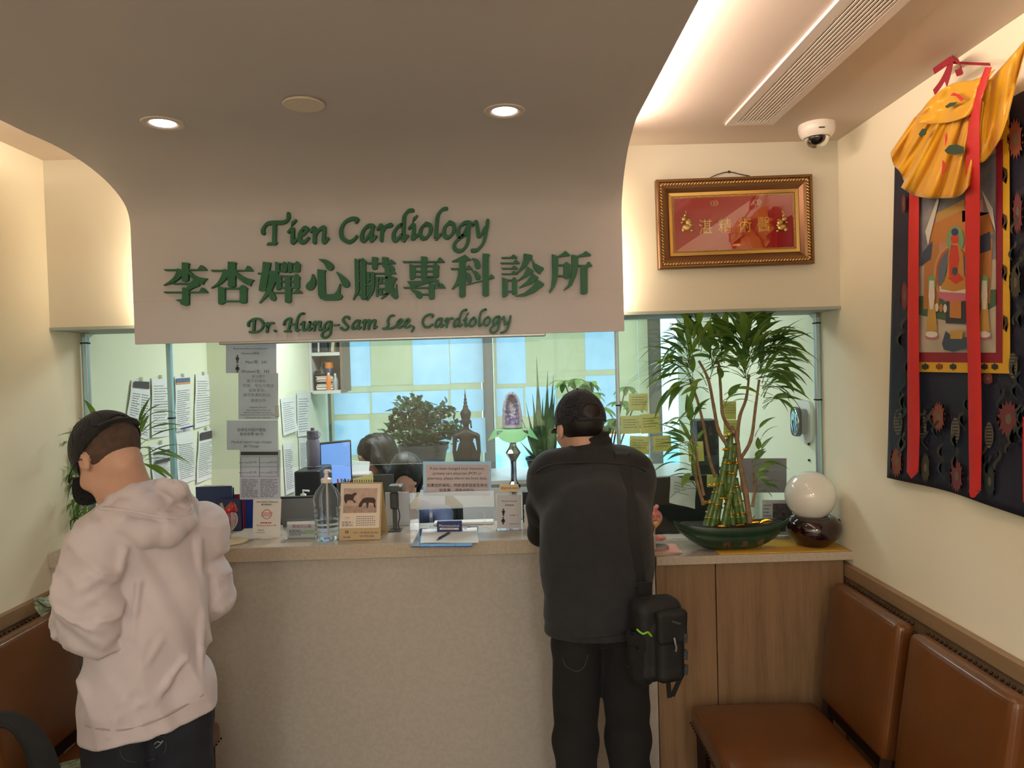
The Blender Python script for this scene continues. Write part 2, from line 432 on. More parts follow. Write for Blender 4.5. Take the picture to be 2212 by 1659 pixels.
for a, b in ((XD+.002, ysm-.002), (ysm+.002, XR-.03)):
    MB().bb((a, 2.768, .06), (b, 2.789, .975), bev=.001).build('door', m_wood, cabt)
# ------------------------------------------------------------------ glass partition on the counters
YG = 3.01
m_glass = glass('partition_glass', (.93, .97, .95), .06)
m_edge = mat('glass_edge', S(150, 205, 215), .15, coat=1, spec=.8)
def pane(n_, x0, x1, z0):
    struct('window_%d' % n_, MB().bb((x0, YG-.004, z0+.004), (x1, YG+.004, ZSO+.02)), m_glass, label='clear glass pane of the partition above the counter')
px = lambda x, y=760: atY(x, y, YG).x
x1_, x2_ = px(367, 800), px(1333, 800)
pane(1, XL+.03, x1_-.004, 1.095); pane(2, x1_+.006, XD-.002, 1.36)
pane(3, x2_+.012, XR-.02, 1.01)
def post(n_, x, z0, w_=.016):
    p = thing('glass_post', ['slim aluminium glass channel by the left wall', 'clear edge strip where glass panes meet beside the taped notices', 'thin metal channel of the glass right of the cap wearer', 'slim aluminium glass channel by the right wall mirror'][n_], 'glass channel', (x, YG, z0), 'partition channels')
    MB().bb((x-w_/2, YG-.012, z0), (x+w_/2, YG+.012, ZSO-.012), bev=.002).build('channel', m_alu if n_ != 1 else m_edge, p)
    MB().bb((x-w_*.2, YG-.0135, z0+.01), (x+w_*.35, YG-.0115, ZSO-.03)).build('glass_edge', m_edge, p)
    for z in (1.58, 1.90): MB().bb((x-w_*.6, YG-.015, z), (x+w_*.6, YG+.015, z+.006)).build('clip', m_dark, p)
post(0, XL+.022, 1.095, .022); post(1, x1_, 1.095, .018); post(2, x2_, 1.015, .014); post(3, XR-.011, 1.01, .02)
# ------------------------------------------------------------------ office behind the glass
YW = 5.50; ZO = 2.42; XJ = -1.345; YJ = 4.28
struct('wall_office_left', MB().bb((XL-.1, YG+.02, 0), (XL, YJ, ZO)), m_owall)
struct('wall_office_jog', MB().bb((XL-.1, YJ, 0), (XJ, YW, ZO), bev=.004), m_owall)
struct('wall_office_right', MB().bb((XR, YS+.2, 0), (XR+.1, YW, ZO)), m_owall)
struct('ceiling_office', MB().bb((XL-.1, YS+.29, ZO), (XR+.1, YW+.1, ZO+.1)), m_owall)
ZSILL = 1.05
struct('wall_office_window', MB().bb((XJ, YW, 0), (XR, YW+.1, .62)), m_owall)
xa, xb, xc, xd = atY(718, 900, YW).x, atY(1056, 900, YW).x, atY(1414, 800, YW).x, XR
struct('wall_office_pier', MB().bb((XJ, YW, .62), (xa-.06, YW+.1, ZO)), m_owall)
struct('wall_office_lintel', MB().bb((xa-.06, YW, 2.30), (XR, YW+.1, ZO)), m_owall)
m_mull = mat('window_frame_grey', S(128, 128, 126), .5, .2)
fr = MB()
for x, w_ in ((xa-.03, .05), (xb, .085), (xc, .1)): fr.bb((x-w_/2, YW-.01, .62), (x+w_/2, YW+.07, 2.30), bev=.003)
fr.bb((xa-.05, YW+.0, .62), (XR, YW+.07, .68)); fr.bb((xa-.05, YW+.0, 2.24), (XR, YW+.07, 2.30))
struct('window_4', fr, m_mull, label='grey frame of the office window')
m_og = glass('window_glass', (.9, .97, 1), .05)
struct('window_5', MB().bb((xa, YW+.045, .66), (XR, YW+.05, 2.26)), m_og)
# blinds of translucent yellowish sheet with white sheets taped on in a grid
def blind_mat(name, holes):
    m = bpy.data.materials.new(name); m.use_nodes = True; nt = m.node_tree
    for n_ in list(nt.nodes):
        if n_.type != 'OUTPUT_MATERIAL': nt.nodes.remove(n_)
    out = list(nt.nodes)[0]
    tr = nt.nodes.new('ShaderNodeBsdfTranslucent'); df = nt.nodes.new('ShaderNodeBsdfDiffuse'); mx = nt.nodes.new('ShaderNodeMixShader'); mx.inputs[0].default_value = .30
    n1 = nt.nodes.new('ShaderNodeTexNoise'); n1.inputs['Scale'].default_value = 9; n1.inputs['Detail'].default_value = 3
    cr = nt.nodes.new('ShaderNodeValToRGB'); cr.color_ramp.elements[0].color = (*holes[0], 1); cr.color_ramp.elements[1].color = (*holes[1], 1)
    cr.color_ramp.elements[0].position = .4; cr.color_ramp.elements[1].position = .6
    tc = nt.nodes.new('ShaderNodeTexCoord'); nt.links.new(tc.outputs['Object'], n1.inputs[0]); nt.links.new(n1.outputs['Fac'], cr.inputs[0])
    for s_ in (tr, df): nt.links.new(cr.outputs[0], s_.inputs[0])
    nt.links.new(tr.outputs[0], mx.inputs[1]); nt.links.new(df.outputs[0], mx.inputs[2]); nt.links.new(mx.outputs[0], out.inputs[0])
    return m
m_blind = blind_mat('yellow_film', (S(224, 220, 194), S(227, 223, 200)))
m_paper = blind_mat('white_film', (S(220, 236, 246), S(213, 232, 243)))
def blind(n_, x0, x1, z0, z1, tiles, lab):
    t = thing('window_blind', lab, 'blind', ((x0+x1)/2, YW-.04, z0), 'translucent blinds on the office window')
    xs = sorted({x0, x1} | {q[0] for q in tiles} | {q[2] for q in tiles}); zs = sorted({z0, z1} | {q[1] for q in tiles} | {q[3] for q in tiles}); sh = MB()
    xs = [v for v in xs if x0 <= v <= x1]; zs = [v for v in zs if z0 <= v <= z1]
    for a, c in zip(xs[:-1], xs[1:]):
        for b, d in zip(zs[:-1], zs[1:]):
            mxx, mzz = (a+c)/2, (b+d)/2
            if not any(q[0] < mxx < q[2] and q[1] < mzz < q[3] for q in tiles): sh.bb((a, YW-.045, b), (c, YW-.044, d))
    sh.build('sheet', m_blind, t)
    MB().bb((x0, YW-.055, z0-.012), (x1, YW-.035, z0+.004), bev=.002).build('bottom_rail', mat('yellow_rail', S(215, 180, 60), .5), t)
    for (a, b, c, d) in tiles:
        MB().bb((a, YW-.0452, b), (c, YW-.0438, d)).build('taped_sheet', m_paper, t)
def tl(*q):
    r = []
    for (x0, y0, x1, y1) in q:
        a = atY(x0, y1, YW-.046); b = atY(x1, y0, YW-.046); r.append((a.x, a.z, b.x, b.z))
    return r
zb1 = atY(880, 1000, YW-.04).z; zb2 = atY(1200, 937, YW-.04).z
blind(1, xa+.005, xb-.048, .78, 2.24, tl((738, 690, 797, 836), (893, 690, 968, 832), (974, 690, 1041, 828), (722, 848, 798, 896), (804, 845, 888, 893), (894, 843, 968, 890), (974, 840, 1044, 890), (724, 906, 798, 984), (894, 905, 970, 980), (976, 902, 1048, 980)), 'wide pale blind with taped white sheets behind the jade plant')
blind(2, xb+.047, xc-.055, zb2, 2.24, tl((1074, 690, 1133, 830), (1136, 834, 1200, 900), (1074, 838, 1130, 900), (1206, 860, 1262, 925), (1265, 690, 1330, 800), (1268, 810, 1332, 925)), 'shorter pale blind behind the snake plant')
blind(3, xc+.055, XR-.12, zb2+.02, 2.24, [], 'narrow pale blind beside the office right wall')
# street outside
outm = mat('street_haze', S(190, 225, 240), .8)
b_ = thing('street_building', 'pale blue building front across the street seen under the blind', 'building', (.6, 12, -1))
MB().bb((-6, 12, -1), (7, 12.4, .55)).build('wall', mat('far_facade', S(196, 226, 240), .8), b_)
for i in range(12):
    MB().bb((-5.7+i, 11.95, -.6), (-5.1+i, 12.0, .3)).build('window', mat('far_window', S(150, 195, 225), .3), b_)
# ------------------------------------------------------------------ raised green lettering on the sign board
m_green = mat('green_acrylic', S(20, 92, 58), .5, bump=(300, .02))
m_greenside = m_green
def crop(ox, oy, s): return lambda x, y: atY(ox+x/s, oy+y/s, YSG)
CA, CB, CC = crop(350, 540, 6.703), crop(660, 540, 6.703), crop(970, 530, 6.703)
CD, CE = crop(540, 430, 7.628), crop(820, 430, 7.628)
CF, CG = crop(520, 660, 7.135), crop(820, 660, 7.135)
DEP = .012; STANDOFF = .004
_lay = [0]
def poly(mb, cr, pts):
    P = [cr(x, y) for x, y in pts]
    _lay[0] = (_lay[0]+1) % 7; y0 = YSG-STANDOFF; yf = y0-DEP-.00012*_lay[0]
    # orientation: make it counter-clockwise seen from the camera
    ar = sum(P[i].x*P[(i+1) % len(P)].z-P[(i+1) % len(P)].x*P[i].z for i in range(len(P)))
    if ar < 0: P = P[::-1]
    nn = len(P); tri = tessellate_polygon([[Vector((p.x, p.z, 0)) for p in P]])
    vs = [(p.x, yf, p.z) for p in P]+[(p.x, YSG+.0005, p.z) for p in P]; fs = []
    for t in tri:
        a, b, c = t; cr_ = (P[b].x-P[a].x)*(P[c].z-P[a].z)-(P[b].z-P[a].z)*(P[c].x-P[a].x)
        if cr_ < 0: a, b, c = a, c, b
        fs += [(a, b, c), (nn+c, nn+b, nn+a)]
    fs += [((i+1) % nn, i, nn+i, nn+(i+1) % nn) for i in range(nn)]; mb.add(vs, fs)
def sweep_poly(pts, ws, endcap=True):
    """2D path with widths -> outline"""
    L, R = [], []; k = len(pts)
    for i in range(k):
        a, b = pts[max(i-1, 0)], pts[min(i+1, k-1)]; t = (Vector(b)-Vector(a)).normalized(); nrm = Vector((-t.y, t.x)); p = Vector(pts[i])
        L.append(p+nrm*ws[i]/2); R.append(p-nrm*ws[i]/2)
    cap = []
    if endcap:
        t = (Vector(pts[-1])-Vector(pts[-2])).normalized(); nrm = Vector((-t.y, t.x)); p = Vector(pts[-1]); r = ws[-1]/2
        cap = [p+nrm*r*math.cos(a)+t*r*math.sin(a) for a in (PI*.2, PI*.35, PI*.5, PI*.65, PI*.8)]
    return [(v.x, v.y) for v in L+cap+R[::-1]]
def T(mb, cr, *q):
    P = cat_rom([(a, b, c) for a, b, c in q], 6); poly(mb, cr, sweep_poly([(p.x, p.y) for p in P], [max(p.z, 4) for p in P]))
def V(mb, cr, x0, x1, y0, y1):
    w_ = x1-x0; poly(mb, cr, [(x0, y0), (x1-8, y0+4), (x1+w_*.12, y0+14), (x1+w_*.1, y0+26), (x1, y0+44), (x1, y1-20), (x1-w_*.18, y1-6), (x0+w_*.4, y1+2), (x0+w_*.12, y1-4), (x0, y1-18)])
def H_(mb, cr, x0, x1, y, xk, pk, t=22):
    poly(mb, cr, [(x0, y-t*.6), (x0+20, y+t*.5), (x1-8, y+t*.3), (x1, y-t*.1), (x1-18, y-t*1.0), (pk[0]+22, pk[1]+12), pk, (pk[0]-14, pk[1]+8), (xk, y-t*.6)])
def Bar(mb, cr, x0, x1, y, t=24): poly(mb, cr, [(x0, y-t/2), (x1, y-t/2), (x1, y+t/2), (x0, y+t/2)])
def Sq(mb, cr, x0, x1, y0, y1): # vertical with a raised right shoulder (box corner)
    w_ = x1-x0; poly(mb, cr, [(x0, y0+30), (x0+w_*.35, y0), (x0+w_*.6, y0+6), (x1+w_*.1, y0+48), (x1+w_*.05, y0+70), (x1, y0+90), (x1, y1-18), (x1-w_*.3, y1), (x0+w_*.3, y1+2), (x0, y1-16)])
def Lf(mb, cr, x0, x1, y0, y1):  # left vertical of a box, with a sloping top
    w_ = x1-x0; poly(mb, cr, [(x0, y0), (x1, y0+w_*.3), (x1, y1-30), (x1-w_*.4, y1), (x0+w_*.15, y1+2), (x0+2, y1-20)])
def letter(root, fn, lab=None):
    mb = MB(); fn(mb); o = mb.build('letter', m_green, root)
    return o
line2 = thing('sign_lettering', 'large raised green Chinese characters across the middle of the curved sign board', 'sign lettering', (-.45, YSG, 2.09), 'green lettering lines on the sign board')
def ch_li(m):
    c = CA; H_(m, c, 50, 668, 298, 540, (588, 225)); V(m, c, 312, 405, 187, 465)
    T(m, c, (300, 300, 120), (240, 400, 72), (150, 470, 42), (52, 517, 10)); poly(m, c, [(395, 300), (440, 330), (490, 372), (560, 400), (675, 420), (632, 465), (610, 508), (520, 480), (450, 410), (405, 350)])
    Bar(m, c, 185, 440, 494, 24); poly(m, c, [(400, 500), (480, 440), (545, 486), (572, 510), (540, 532), (480, 555), (405, 597), (385, 550)])
    H_(m, c, 47, 680, 620, 560, (605, 550)); V(m, c, 316, 412, 548, 810); poly(m, c, [(216, 728), (318, 715), (340, 790), (300, 795), (285, 762)])
def ch_xing(m):
    c = CA; V(m, c, 975, 1083, 178, 545); H_(m, c, 725, 1335, 308, 1222, (1265, 233))
    T(m, c, (970, 310, 120), (905, 420, 75), (830, 500, 38), (735, 557, 10)); poly(m, c, [(1080, 305), (1160, 370), (1250, 415), (1350, 438), (1315, 480), (1298, 530), (1220, 495), (1150, 440), (1078, 375)])
    Lf(m, c, 833, 932, 525, 792); Bar(m, c, 925, 1150, 562); Bar(m, c, 925, 1150, 747); Sq(m, c, 1145, 1245, 512, 780)
def ch_chan(m):
    c = CA; poly(m, c, [(1480, 178), (1590, 192), (1575, 290), (1540, 480), (1520, 600), (1430, 600), (1418, 585), (1440, 450), (1470, 300)])
    Bar(m, c, 1405, 1700, 348, 22); T(m, c, (1625, 310, 95), (1605, 450, 90), (1555, 610, 62), (1430, 770, 12)); T(m, c, (1530, 560, 20), (1590, 630, 70), (1625, 700, 86))
    T(m, c, (1690, 360, 90), (1650, 470, 20), (1600, 590, 16))
    for x in (1655, 1838): Lf(m, c, x, x+65, 175, 335); Bar(m, c, x+60, x+112, 205, 22); Bar(m, c, x+60, x+112, 312, 24)
    Sq(m, c, 1752, 1828, 175, 332); Sq(m, c, 1938, 2012, 168, 330)
    Lf(m, c, 1668, 1745, 355, 585); Sq(m, c, 1925, 2005, 350, 570); V(m, c, 1800, 1876, 372, 560)
    for y in (385, 462, 552): Bar(m, c, 1735, 1935, y, 24)
    H_(m, c, 1640, 2045, 628, 1930, (1975, 570)); V(m, c, 1797, 1885, 560, 772)
def ch_xin(m):
    c = CB; T(m, c, (116, 355, 14), (125, 440, 75), (105, 500, 110), (75, 535, 116))
    poly(m, c, [(185, 285), (310, 300), (295, 330), (300, 615), (312, 640), (340, 648), (430, 642), (465, 600), (490, 540), (508, 490), (520, 498), (510, 630), (545, 665), (545, 690), (520, 722), (470, 735), (285, 735), (225, 712), (197, 660), (190, 450)])
    T(m, c, (208, 145, 14), (290, 175, 62), (340, 215, 95), (365, 250, 112)); T(m, c, (460, 325, 12), (525, 395, 62), (575, 460, 100), (597, 500, 108))
def ch_zang(m):
    c = CB; poly(m, c, [(720, 128), (785, 155), (788, 600), (755, 655), (706, 732), (697, 725), (730, 610), (724, 400)])
    poly(m, c, [(810, 155), (838, 120), (897, 175), (885, 212), (885, 600), (880, 710), (850, 728), (815, 715), (805, 682), (770, 662), (765, 646), (808, 630)])
    Bar(m, c, 780, 815, 307, 20); Bar(m, c, 780, 815, 455, 22); Bar(m, c, 780, 815, 150, 26)
    H_(m, c, 885, 1315, 202, 1205, (1250, 145)); V(m, c, 970, 1050, 108, 290); V(m, c, 1118, 1200, 108, 262)
    Lf(m, c, 893, 940, 322, 482); T(m, c, (982, 335, 52), (984, 480, 54), (965, 610, 46), (905, 736, 10)); Bar(m, c, 893, 1000, 338, 26); Bar(m, c, 900, 970, 436, 20); Bar(m, c, 880, 970, 512, 18)
    T(m, c, (928, 510, 40), (922, 610, 36), (882, 722, 8))
    H_(m, c, 1000, 1325, 348, 1232, (1268, 285))
    Lf(m, c, 1028, 1064, 390, 682); Bar(m, c, 1055, 1200, 408, 28); Bar(m, c, 1055, 1190, 485, 22); Bar(m, c, 1055, 1190, 566, 20); Bar(m, c, 1055, 1200, 645, 24); Lf(m, c, 1084, 1122, 400, 500); V(m, c, 1160, 1200, 395, 615); Lf(m, c, 1090, 1122, 560, 650)
    T(m, c, (1185, 230, 70), (1198, 330, 80), (1212, 450, 76), (1250, 580, 86), (1310, 675, 80)); T(m, c, (1326, 500, 10), (1322, 600, 30), (1318, 670, 52))
    poly(m, c, [(1215, 230), (1262, 228), (1292, 262), (1298, 292), (1240, 300)]); poly(m, c, [(1245, 385), (1335, 415), (1290, 500), (1240, 600), (1170, 680), (1110, 718), (1100, 710), (1165, 640), (1210, 560), (1245, 450)])
def ch_zhuan(m):
    c = CB; H_(m, c, 1405, 2020, 182, 1905, (1950, 113)); V(m, c, 1676, 1760, 100, 440); Lf(m, c, 1512, 1600, 208, 432); Sq(m, c, 1850, 1937, 195, 405)
    for y in (240, 318, 393): Bar(m, c, 1595, 1855, y, 24)
    poly(m, c, [(1475, 458), (1680, 452), (1720, 425), (1800, 415), (1880, 418), (1930, 440), (1950, 490), (1930, 525), (1905, 525), (1865, 465), (1800, 480), (1600, 538), (1530, 548)])
    H_(m, c, 1415, 2035, 555, 1930, (1975, 488)); V(m, c, 1790, 1872, 490, 722); Bar(m, c, 1690, 1795, 650, 26); T(m, c, (1530, 582, 12), (1600, 615, 60), (1640, 645, 92), (1652, 662, 96))
def ch_ke(m):
    c = CC; poly(m, c, [(40, 240), (110, 205), (235, 143), (325, 210), (320, 224), (250, 232), (235, 255), (145, 255), (140, 243), (50, 247)]); V(m, c, 150, 240, 215, 757); H_(m, c, 22, 345, 350, 245, (287, 290))
    poly(m, c, [(150, 365), (135, 370), (130, 450), (95, 550), (42, 636), (55, 645), (155, 565)]); T(m, c, (236, 400, 24), (285, 450, 70), (296, 510, 72))
    T(m, c, (335, 198, 14), (395, 240, 72), (418, 305, 86)); T(m, c, (333, 370, 14), (390, 410, 62), (418, 465, 84)); V(m, c, 485, 578, 128, 745)
    poly(m, c, [(258, 568), (262, 580), (600, 495), (662, 478), (660, 462), (615, 423), (585, 452), (575, 485), (500, 508)])
def ch_zhen(m):
    c = CC; H_(m, c, 755, 990, 190, 890, (932, 140), 20); H_(m, c, 738, 1025, 268, 925, (967, 214), 20); H_(m, c, 757, 998, 345, 898, (940, 298), 20); H_(m, c, 757, 1000, 424, 898, (937, 374), 20)
    Lf(m, c, 767, 850, 470, 752); Sq(m, c, 908, 985, 466, 720); Bar(m, c, 845, 915, 512, 24); Bar(m, c, 845, 915, 672, 22)
    poly(m, c, [(1080, 127), (1198, 147), (1212, 165), (1205, 190), (1172, 220), (1115, 320), (1000, 412), (985, 395), (1040, 310), (1072, 220)])
    poly(m, c, [(1190, 190), (1240, 268), (1370, 335), (1370, 355), (1340, 385), (1320, 422), (1270, 392), (1215, 315)])
    poly(m, c, [(1135, 312), (1225, 375), (1215, 395), (1130, 460), (1010, 522), (998, 508), (1080, 430)]); poly(m, c, [(1205, 412), (1297, 470), (1290, 490), (1190, 565), (1018, 628), (1010, 612), (1120, 530)])
    poly(m, c, [(1275, 500), (1376, 565), (1370, 585), (1240, 685), (1100, 740), (965, 748), (960, 732), (1090, 690), (1200, 605)])
def ch_suo(m):
    c = CC; poly(m, c, [(1487, 138), (1580, 165), (1578, 300), (1570, 480), (1530, 600), (1453, 698), (1445, 688), (1480, 590), (1492, 450)])
    poly(m, c, [(1565, 165), (1620, 135), (1680, 88), (1752, 150), (1745, 158), (1580, 180)]); Sq(m, c, 1655, 1748, 245, 487); Bar(m, c, 1570, 1665, 293, 24); Bar(m, c, 1570, 1665, 450, 24)
    poly(m, c, [(1768, 142), (1865, 160), (1865, 330), (1840, 450), (1770, 590), (1665, 658), (1655, 650), (1720, 570), (1758, 460), (1774, 320)]); poly(m, c, [(1855, 157), (1920, 130), (1975, 90), (2050, 145), (2046, 157), (1870, 180)])
    H_(m, c, 1860, 2070, 304, 1968, (2012, 243)); V(m, c, 1902, 2000, 305, 712)
for f in (ch_li, ch_xing, ch_chan, ch_xin, ch_zang, ch_zhuan, ch_ke, ch_zhen, ch_suo): letter(line2, f)
# --- italic lettering drawn with a broad nib
def nib(cr, thick, thin, ang=50):
    a = math.radians(ang); nv = Vector((math.cos(a), -math.sin(a)))
    def stroke(mb, pts, closed=False):
        P = cat_rom([(x, y, 0) for x, y in pts], 7)
        k = len(P); ws = []
        for i in range(k):
            q, r = P[max(i-1, 0)], P[min(i+1, k-1)]; t = Vector((r.x-q.x, r.y-q.y)).normalized(); s_ = abs(t.x*nv.y-t.y*nv.x); ws.append(thin+(thick-thin)*s_)
        for i in range(2, k-2): pass
        p2 = [(p.x, p.y) for p in P]; seg = max(2, 7)
        # build in overlapping short runs so that tight curves never fold over
        i = 0
        while i < k-1:
            j = min(i+5, k-1); e0 = Vector(p2[j]); poly(mb, cr, sweep_poly(p2[i:j+1], ws[i:j+1], True)); i = j if j == k-1 else j
        # rounded start
        r = ws[0]/2; poly(mb, cr, [(p2[0][0]+r*.96*math.cos(b*PI/5), p2[0][1]+r*.96*math.sin(b*PI/5)) for b in range(10)])
    return stroke
line1 = thing('sign_lettering', 'raised green italic words above the big Chinese characters on the sign board', 'sign lettering', (-.45, YSG, 2.3), 'green lettering lines on the sign board')
sD, sE = nib(CD, 74, 40), nib(CE, 74, 40)
def L1(cr, st, strokes, polys=()):
    def f(m):
        for s_ in strokes: st(m, s_)
        for p in polys: poly(m, cr, p)
    letter(line1, f)
L1(CD, sD, [[(236, 575), (236, 500), (300, 420), (410, 400), (560, 395), (640, 345), (652, 255)], [(420, 410), (420, 560), (412, 735)]], [[(287, 768), (325, 722), (475, 724), (437, 768)]])
L1(CD, sD, [[(648, 555), (715, 500), (716, 640), (722, 728), (788, 668)]], [[(695, 456), (705, 388), (775, 340), (786, 362), (755, 405)]])
L1(CD, sD, [[(850, 608), (930, 560), (950, 500), (905, 488), (850, 550), (832, 630), (860, 715), (920, 710), (980, 650)]])
L1(CD, sD, [[(1012, 545), (1065, 488), (1080, 560), (1076, 725)], [(1085, 610), (1140, 530), (1222, 478), (1236, 540), (1226, 680), (1245, 720), (1302, 655)]])
L1(CD, sD, [[(1758, 395), (1775, 348), (1680, 338), (1565, 405), (1512, 535), (1540, 660), (1640, 715), (1715, 685), (1772, 622)]])
L1(CD, sD, [[(2040, 452), (1955, 455), (1880, 530), (1852, 640), (1885, 700), (1950, 640), (2030, 510)], [(2035, 455), (2015, 590), (2015, 695), (2085, 625)]])
L1(CE, sE, [[(-25, 510), (25, 445), (50, 520), (38, 690)], [(50, 560), (100, 480), (165, 440), (195, 438), (170, 462)]])
L1(CE, sE, [[(385, 432), (310, 465), (245, 560), (240, 665), (285, 690), (370, 595)], [(555, 200), (480, 212), (420, 290), (405, 420), (400, 600), (405, 690), (468, 612)]])
L1(CE, sE, [[(492, 495), (560, 430), (568, 520), (555, 660), (635, 600)]], [[(548, 388), (562, 315), (630, 270), (635, 292), (600, 345)]])
L1(CE, sE, [[(780, 420), (705, 475), (675, 580), (715, 655), (785, 640), (840, 555), (840, 455), (780, 420)]])
L1(CE, sE, [[(1108, 170), (1030, 195), (965, 290), (945, 450), (935, 590), (940, 660), (1012, 588)]])
L1(CE, sE, [[(1165, 400), (1090, 460), (1065, 570), (1105, 640), (1175, 618), (1228, 530), (1222, 435), (1165, 400)]])
L1(CE, sE, [[(1488, 398), (1400, 405), (1320, 480), (1297, 570), (1320, 632), (1385, 590), (1465, 440)], [(1478, 400), (1468, 560), (1455, 720), (1390, 835), (1300, 865), (1235, 810), (1255, 720), (1340, 640), (1430, 580)]])
L1(CE, sE, [[(1535, 440), (1588, 388), (1612, 470), (1632, 615), (1690, 580), (1745, 480)], [(1785, 365), (1762, 520), (1715, 720), (1620, 840), (1530, 858)]])
line3 = thing('sign_lettering', 'smaller raised green italic line along the lower edge of the sign board', 'sign lettering', (-.45, YSG, 1.93), 'green lettering lines on the sign board')
line1_, line1 = line1, line3
sF, sG = nib(CF, 38, 24), nib(CG, 38, 24)
L1(CF, sF, [[(133, 318), (140, 262), (220, 212), (310, 215), (362, 285), (335, 365), (260, 410), (160, 412)], [(228, 222), (212, 400)]])
L1(CF, sF, [[(388, 312), (430, 272), (430, 340), (418, 410)], [(430, 332), (470, 280), (515, 272)]])
L1(CF, sF, [], [[(515, 388), (545, 370), (572, 395), (542, 415)]])
L1(CF, sF, [[(677, 300), (705, 232), (782, 203), (768, 300), (745, 392)], [(695, 402), (775, 398)], [(775, 295), (868, 292)], [(985, 125), (925, 142), (885, 220), (868, 330), (872, 392), (912, 375)]])
L1(CF, sF, [[(938, 298), (985, 255), (975, 330), (980, 388), (1040, 350), (1080, 255)], [(1080, 258), (1062, 340), (1068, 385), (1102, 352)]])
L1(CF, sF, [[(1118, 295), (1158, 252), (1150, 320), (1142, 388)], [(1155, 320), (1190, 270), (1238, 255), (1230, 320), (1232, 382), (1268, 350)]])
L1(CF, sF, [[(1405, 256), (1345, 260), (1302, 310), (1298, 370), (1340, 368), (1398, 285)], [(1405, 252), (1398, 370), (1380, 455), (1310, 502), (1262, 468), (1280, 412), (1350, 368)]])
L1(CF, sF, [], [[(1435, 318), (1458, 295), (1535, 292), (1512, 318)]])
L1(CF, sF, [[(1678, 208), (1670, 180), (1615, 182), (1585, 225), (1620, 280), (1662, 328), (1640, 370), (1595, 378), (1555, 348)]])
L1(CF, sF, [[(1840, 236), (1785, 240), (1735, 305), (1738, 362), (1785, 345), (1828, 272)], [(1838, 238), (1822, 310), (1825, 362), (1855, 338)]])
L1(CF, sF, [[(1882, 268), (1922, 226), (1915, 300), (1905, 368)], [(1912, 300), (1945, 250), (1990, 232), (1985, 300), (1978, 368)], [(1985, 300), (2020, 250), (2078, 228), (2072, 300), (2072, 355), (2106, 328)]])
L1(CG, sG, [[(225, 157), (170, 168), (135, 230), (140, 300), (110, 345)], [(60, 358), (190, 355), (250, 330)]])
L1(CG, sG, [[(290, 290), (345, 252), (335, 215), (290, 250), (272, 310), (310, 345), (368, 312)]])
L1(CG, sG, [[(405, 286), (460, 246), (450, 210), (405, 246), (388, 306), (425, 340), (484, 306)]])
L1(CG, sG, [[(522, 328), (528, 355), (503, 402)]])
L1(CG, sG, [[(815, 182), (825, 152), (770, 142), (692, 190), (670, 270), (710, 332), (770, 330), (820, 292)]])
L1(CG, sG, [[(965, 205), (905, 212), (865, 275), (870, 332), (915, 312), (958, 240)], [(965, 208), (950, 270), (952, 332), (990, 302)]])
L1(CG, sG, [[(1008, 245), (1045, 203), (1045, 270), (1035, 338)], [(1042, 265), (1080, 212), (1130, 202)]])
L1(CG, sG, [[(1235, 197), (1180, 218), (1147, 280), (1155, 328), (1195, 310), (1240, 245)], [(1340, 68), (1275, 92), (1242, 180), (1235, 260), (1238, 320), (1275, 292)]])
L1(CG, sG, [[(1295, 232), (1335, 192), (1328, 260), (1328, 320), (1368, 292)]], [[(1332, 170), (1342, 135), (1380, 108), (1372, 132)]])
L1(CG, sG, [[(1455, 190), (1402, 230), (1388, 290), (1420, 322), (1468, 290), (1485, 230), (1455, 190)]])
L1(CG, sG, [[(1640, 62), (1572, 92), (1545, 170), (1538, 260), (1542, 312), (1578, 288)]])
L1(CG, sG, [[(1672, 180), (1622, 215), (1605, 275), (1638, 310), (1684, 282), (1703, 215), (1672, 180)]])
L1(CG, sG, [[(1850, 176), (1792, 182), (1752, 230), (1752, 288), (1792, 284), (1845, 205)], [(1850, 178), (1838, 300), (1815, 378), (1755, 425), (1708, 400), (1720, 345), (1795, 288)]])
L1(CG, sG, [[(1882, 208), (1915, 178), (1928, 240), (1940, 292), (1985, 250)], [(2018, 165), (1998, 270), (1955, 385), (1870, 425)]])
line1 = line1_
# ------------------------------------------------------------------ fixtures in the dropped ceiling and the ceiling
m_trimw = mat('lamp_trim', S(214, 200, 188), .4)
for (cx, cy, lab) in ((352, 266, 'lit recessed downlight in the dropped ceiling, the left one'), (1090, 240, 'lit recessed downlight in the dropped ceiling, the right one')):
    p = atZ(cx, cy, ZS); t = thing('recessed_downlight', lab, 'downlight', (p.x, p.y, ZS-.004), 'downlights over the sign')
    MB().lathe([(.060, .004), (.062, 0), (.060, -.003), (.046, -.004), (.036, .0), (.034, .002)], (p.x, p.y, ZS-.0), 40).build('trim_ring', m_trimw, t, 40)
    MB().lathe([(.0, -.0012), (.0345, -.0012), (.0345, .002), (0, .002)], (p.x, p.y, ZS), 40).build('lens', mat('lamp_lens', (1, 1, 1), .4, emit=((.95, .97, 1), 14)), t)
    l = bpy.data.lights.new('downlight_beam', 'SPOT'); l.energy = 5; l.spot_size = 2.0; l.spot_blend = .8; l.shadow_soft_size = .035; l.color = (1, .95, .9)
    lo = bpy.data.objects.new('downlight_beam', l); COL.objects.link(lo); lo.location = (p.x, p.y, ZS-.02)
p = atZ(656, 222, ZS)
single('round_cover_plate', MB().lathe([(0, -.0075), (.055, -.007), (.0585, -.004), (.056, -.0005), (.03, 0)], (p.x, p.y, ZS-.001), 44), m_trimw, 'plain round cover plate on the dropped ceiling between the downlights', 'cover plate', smooth=40)
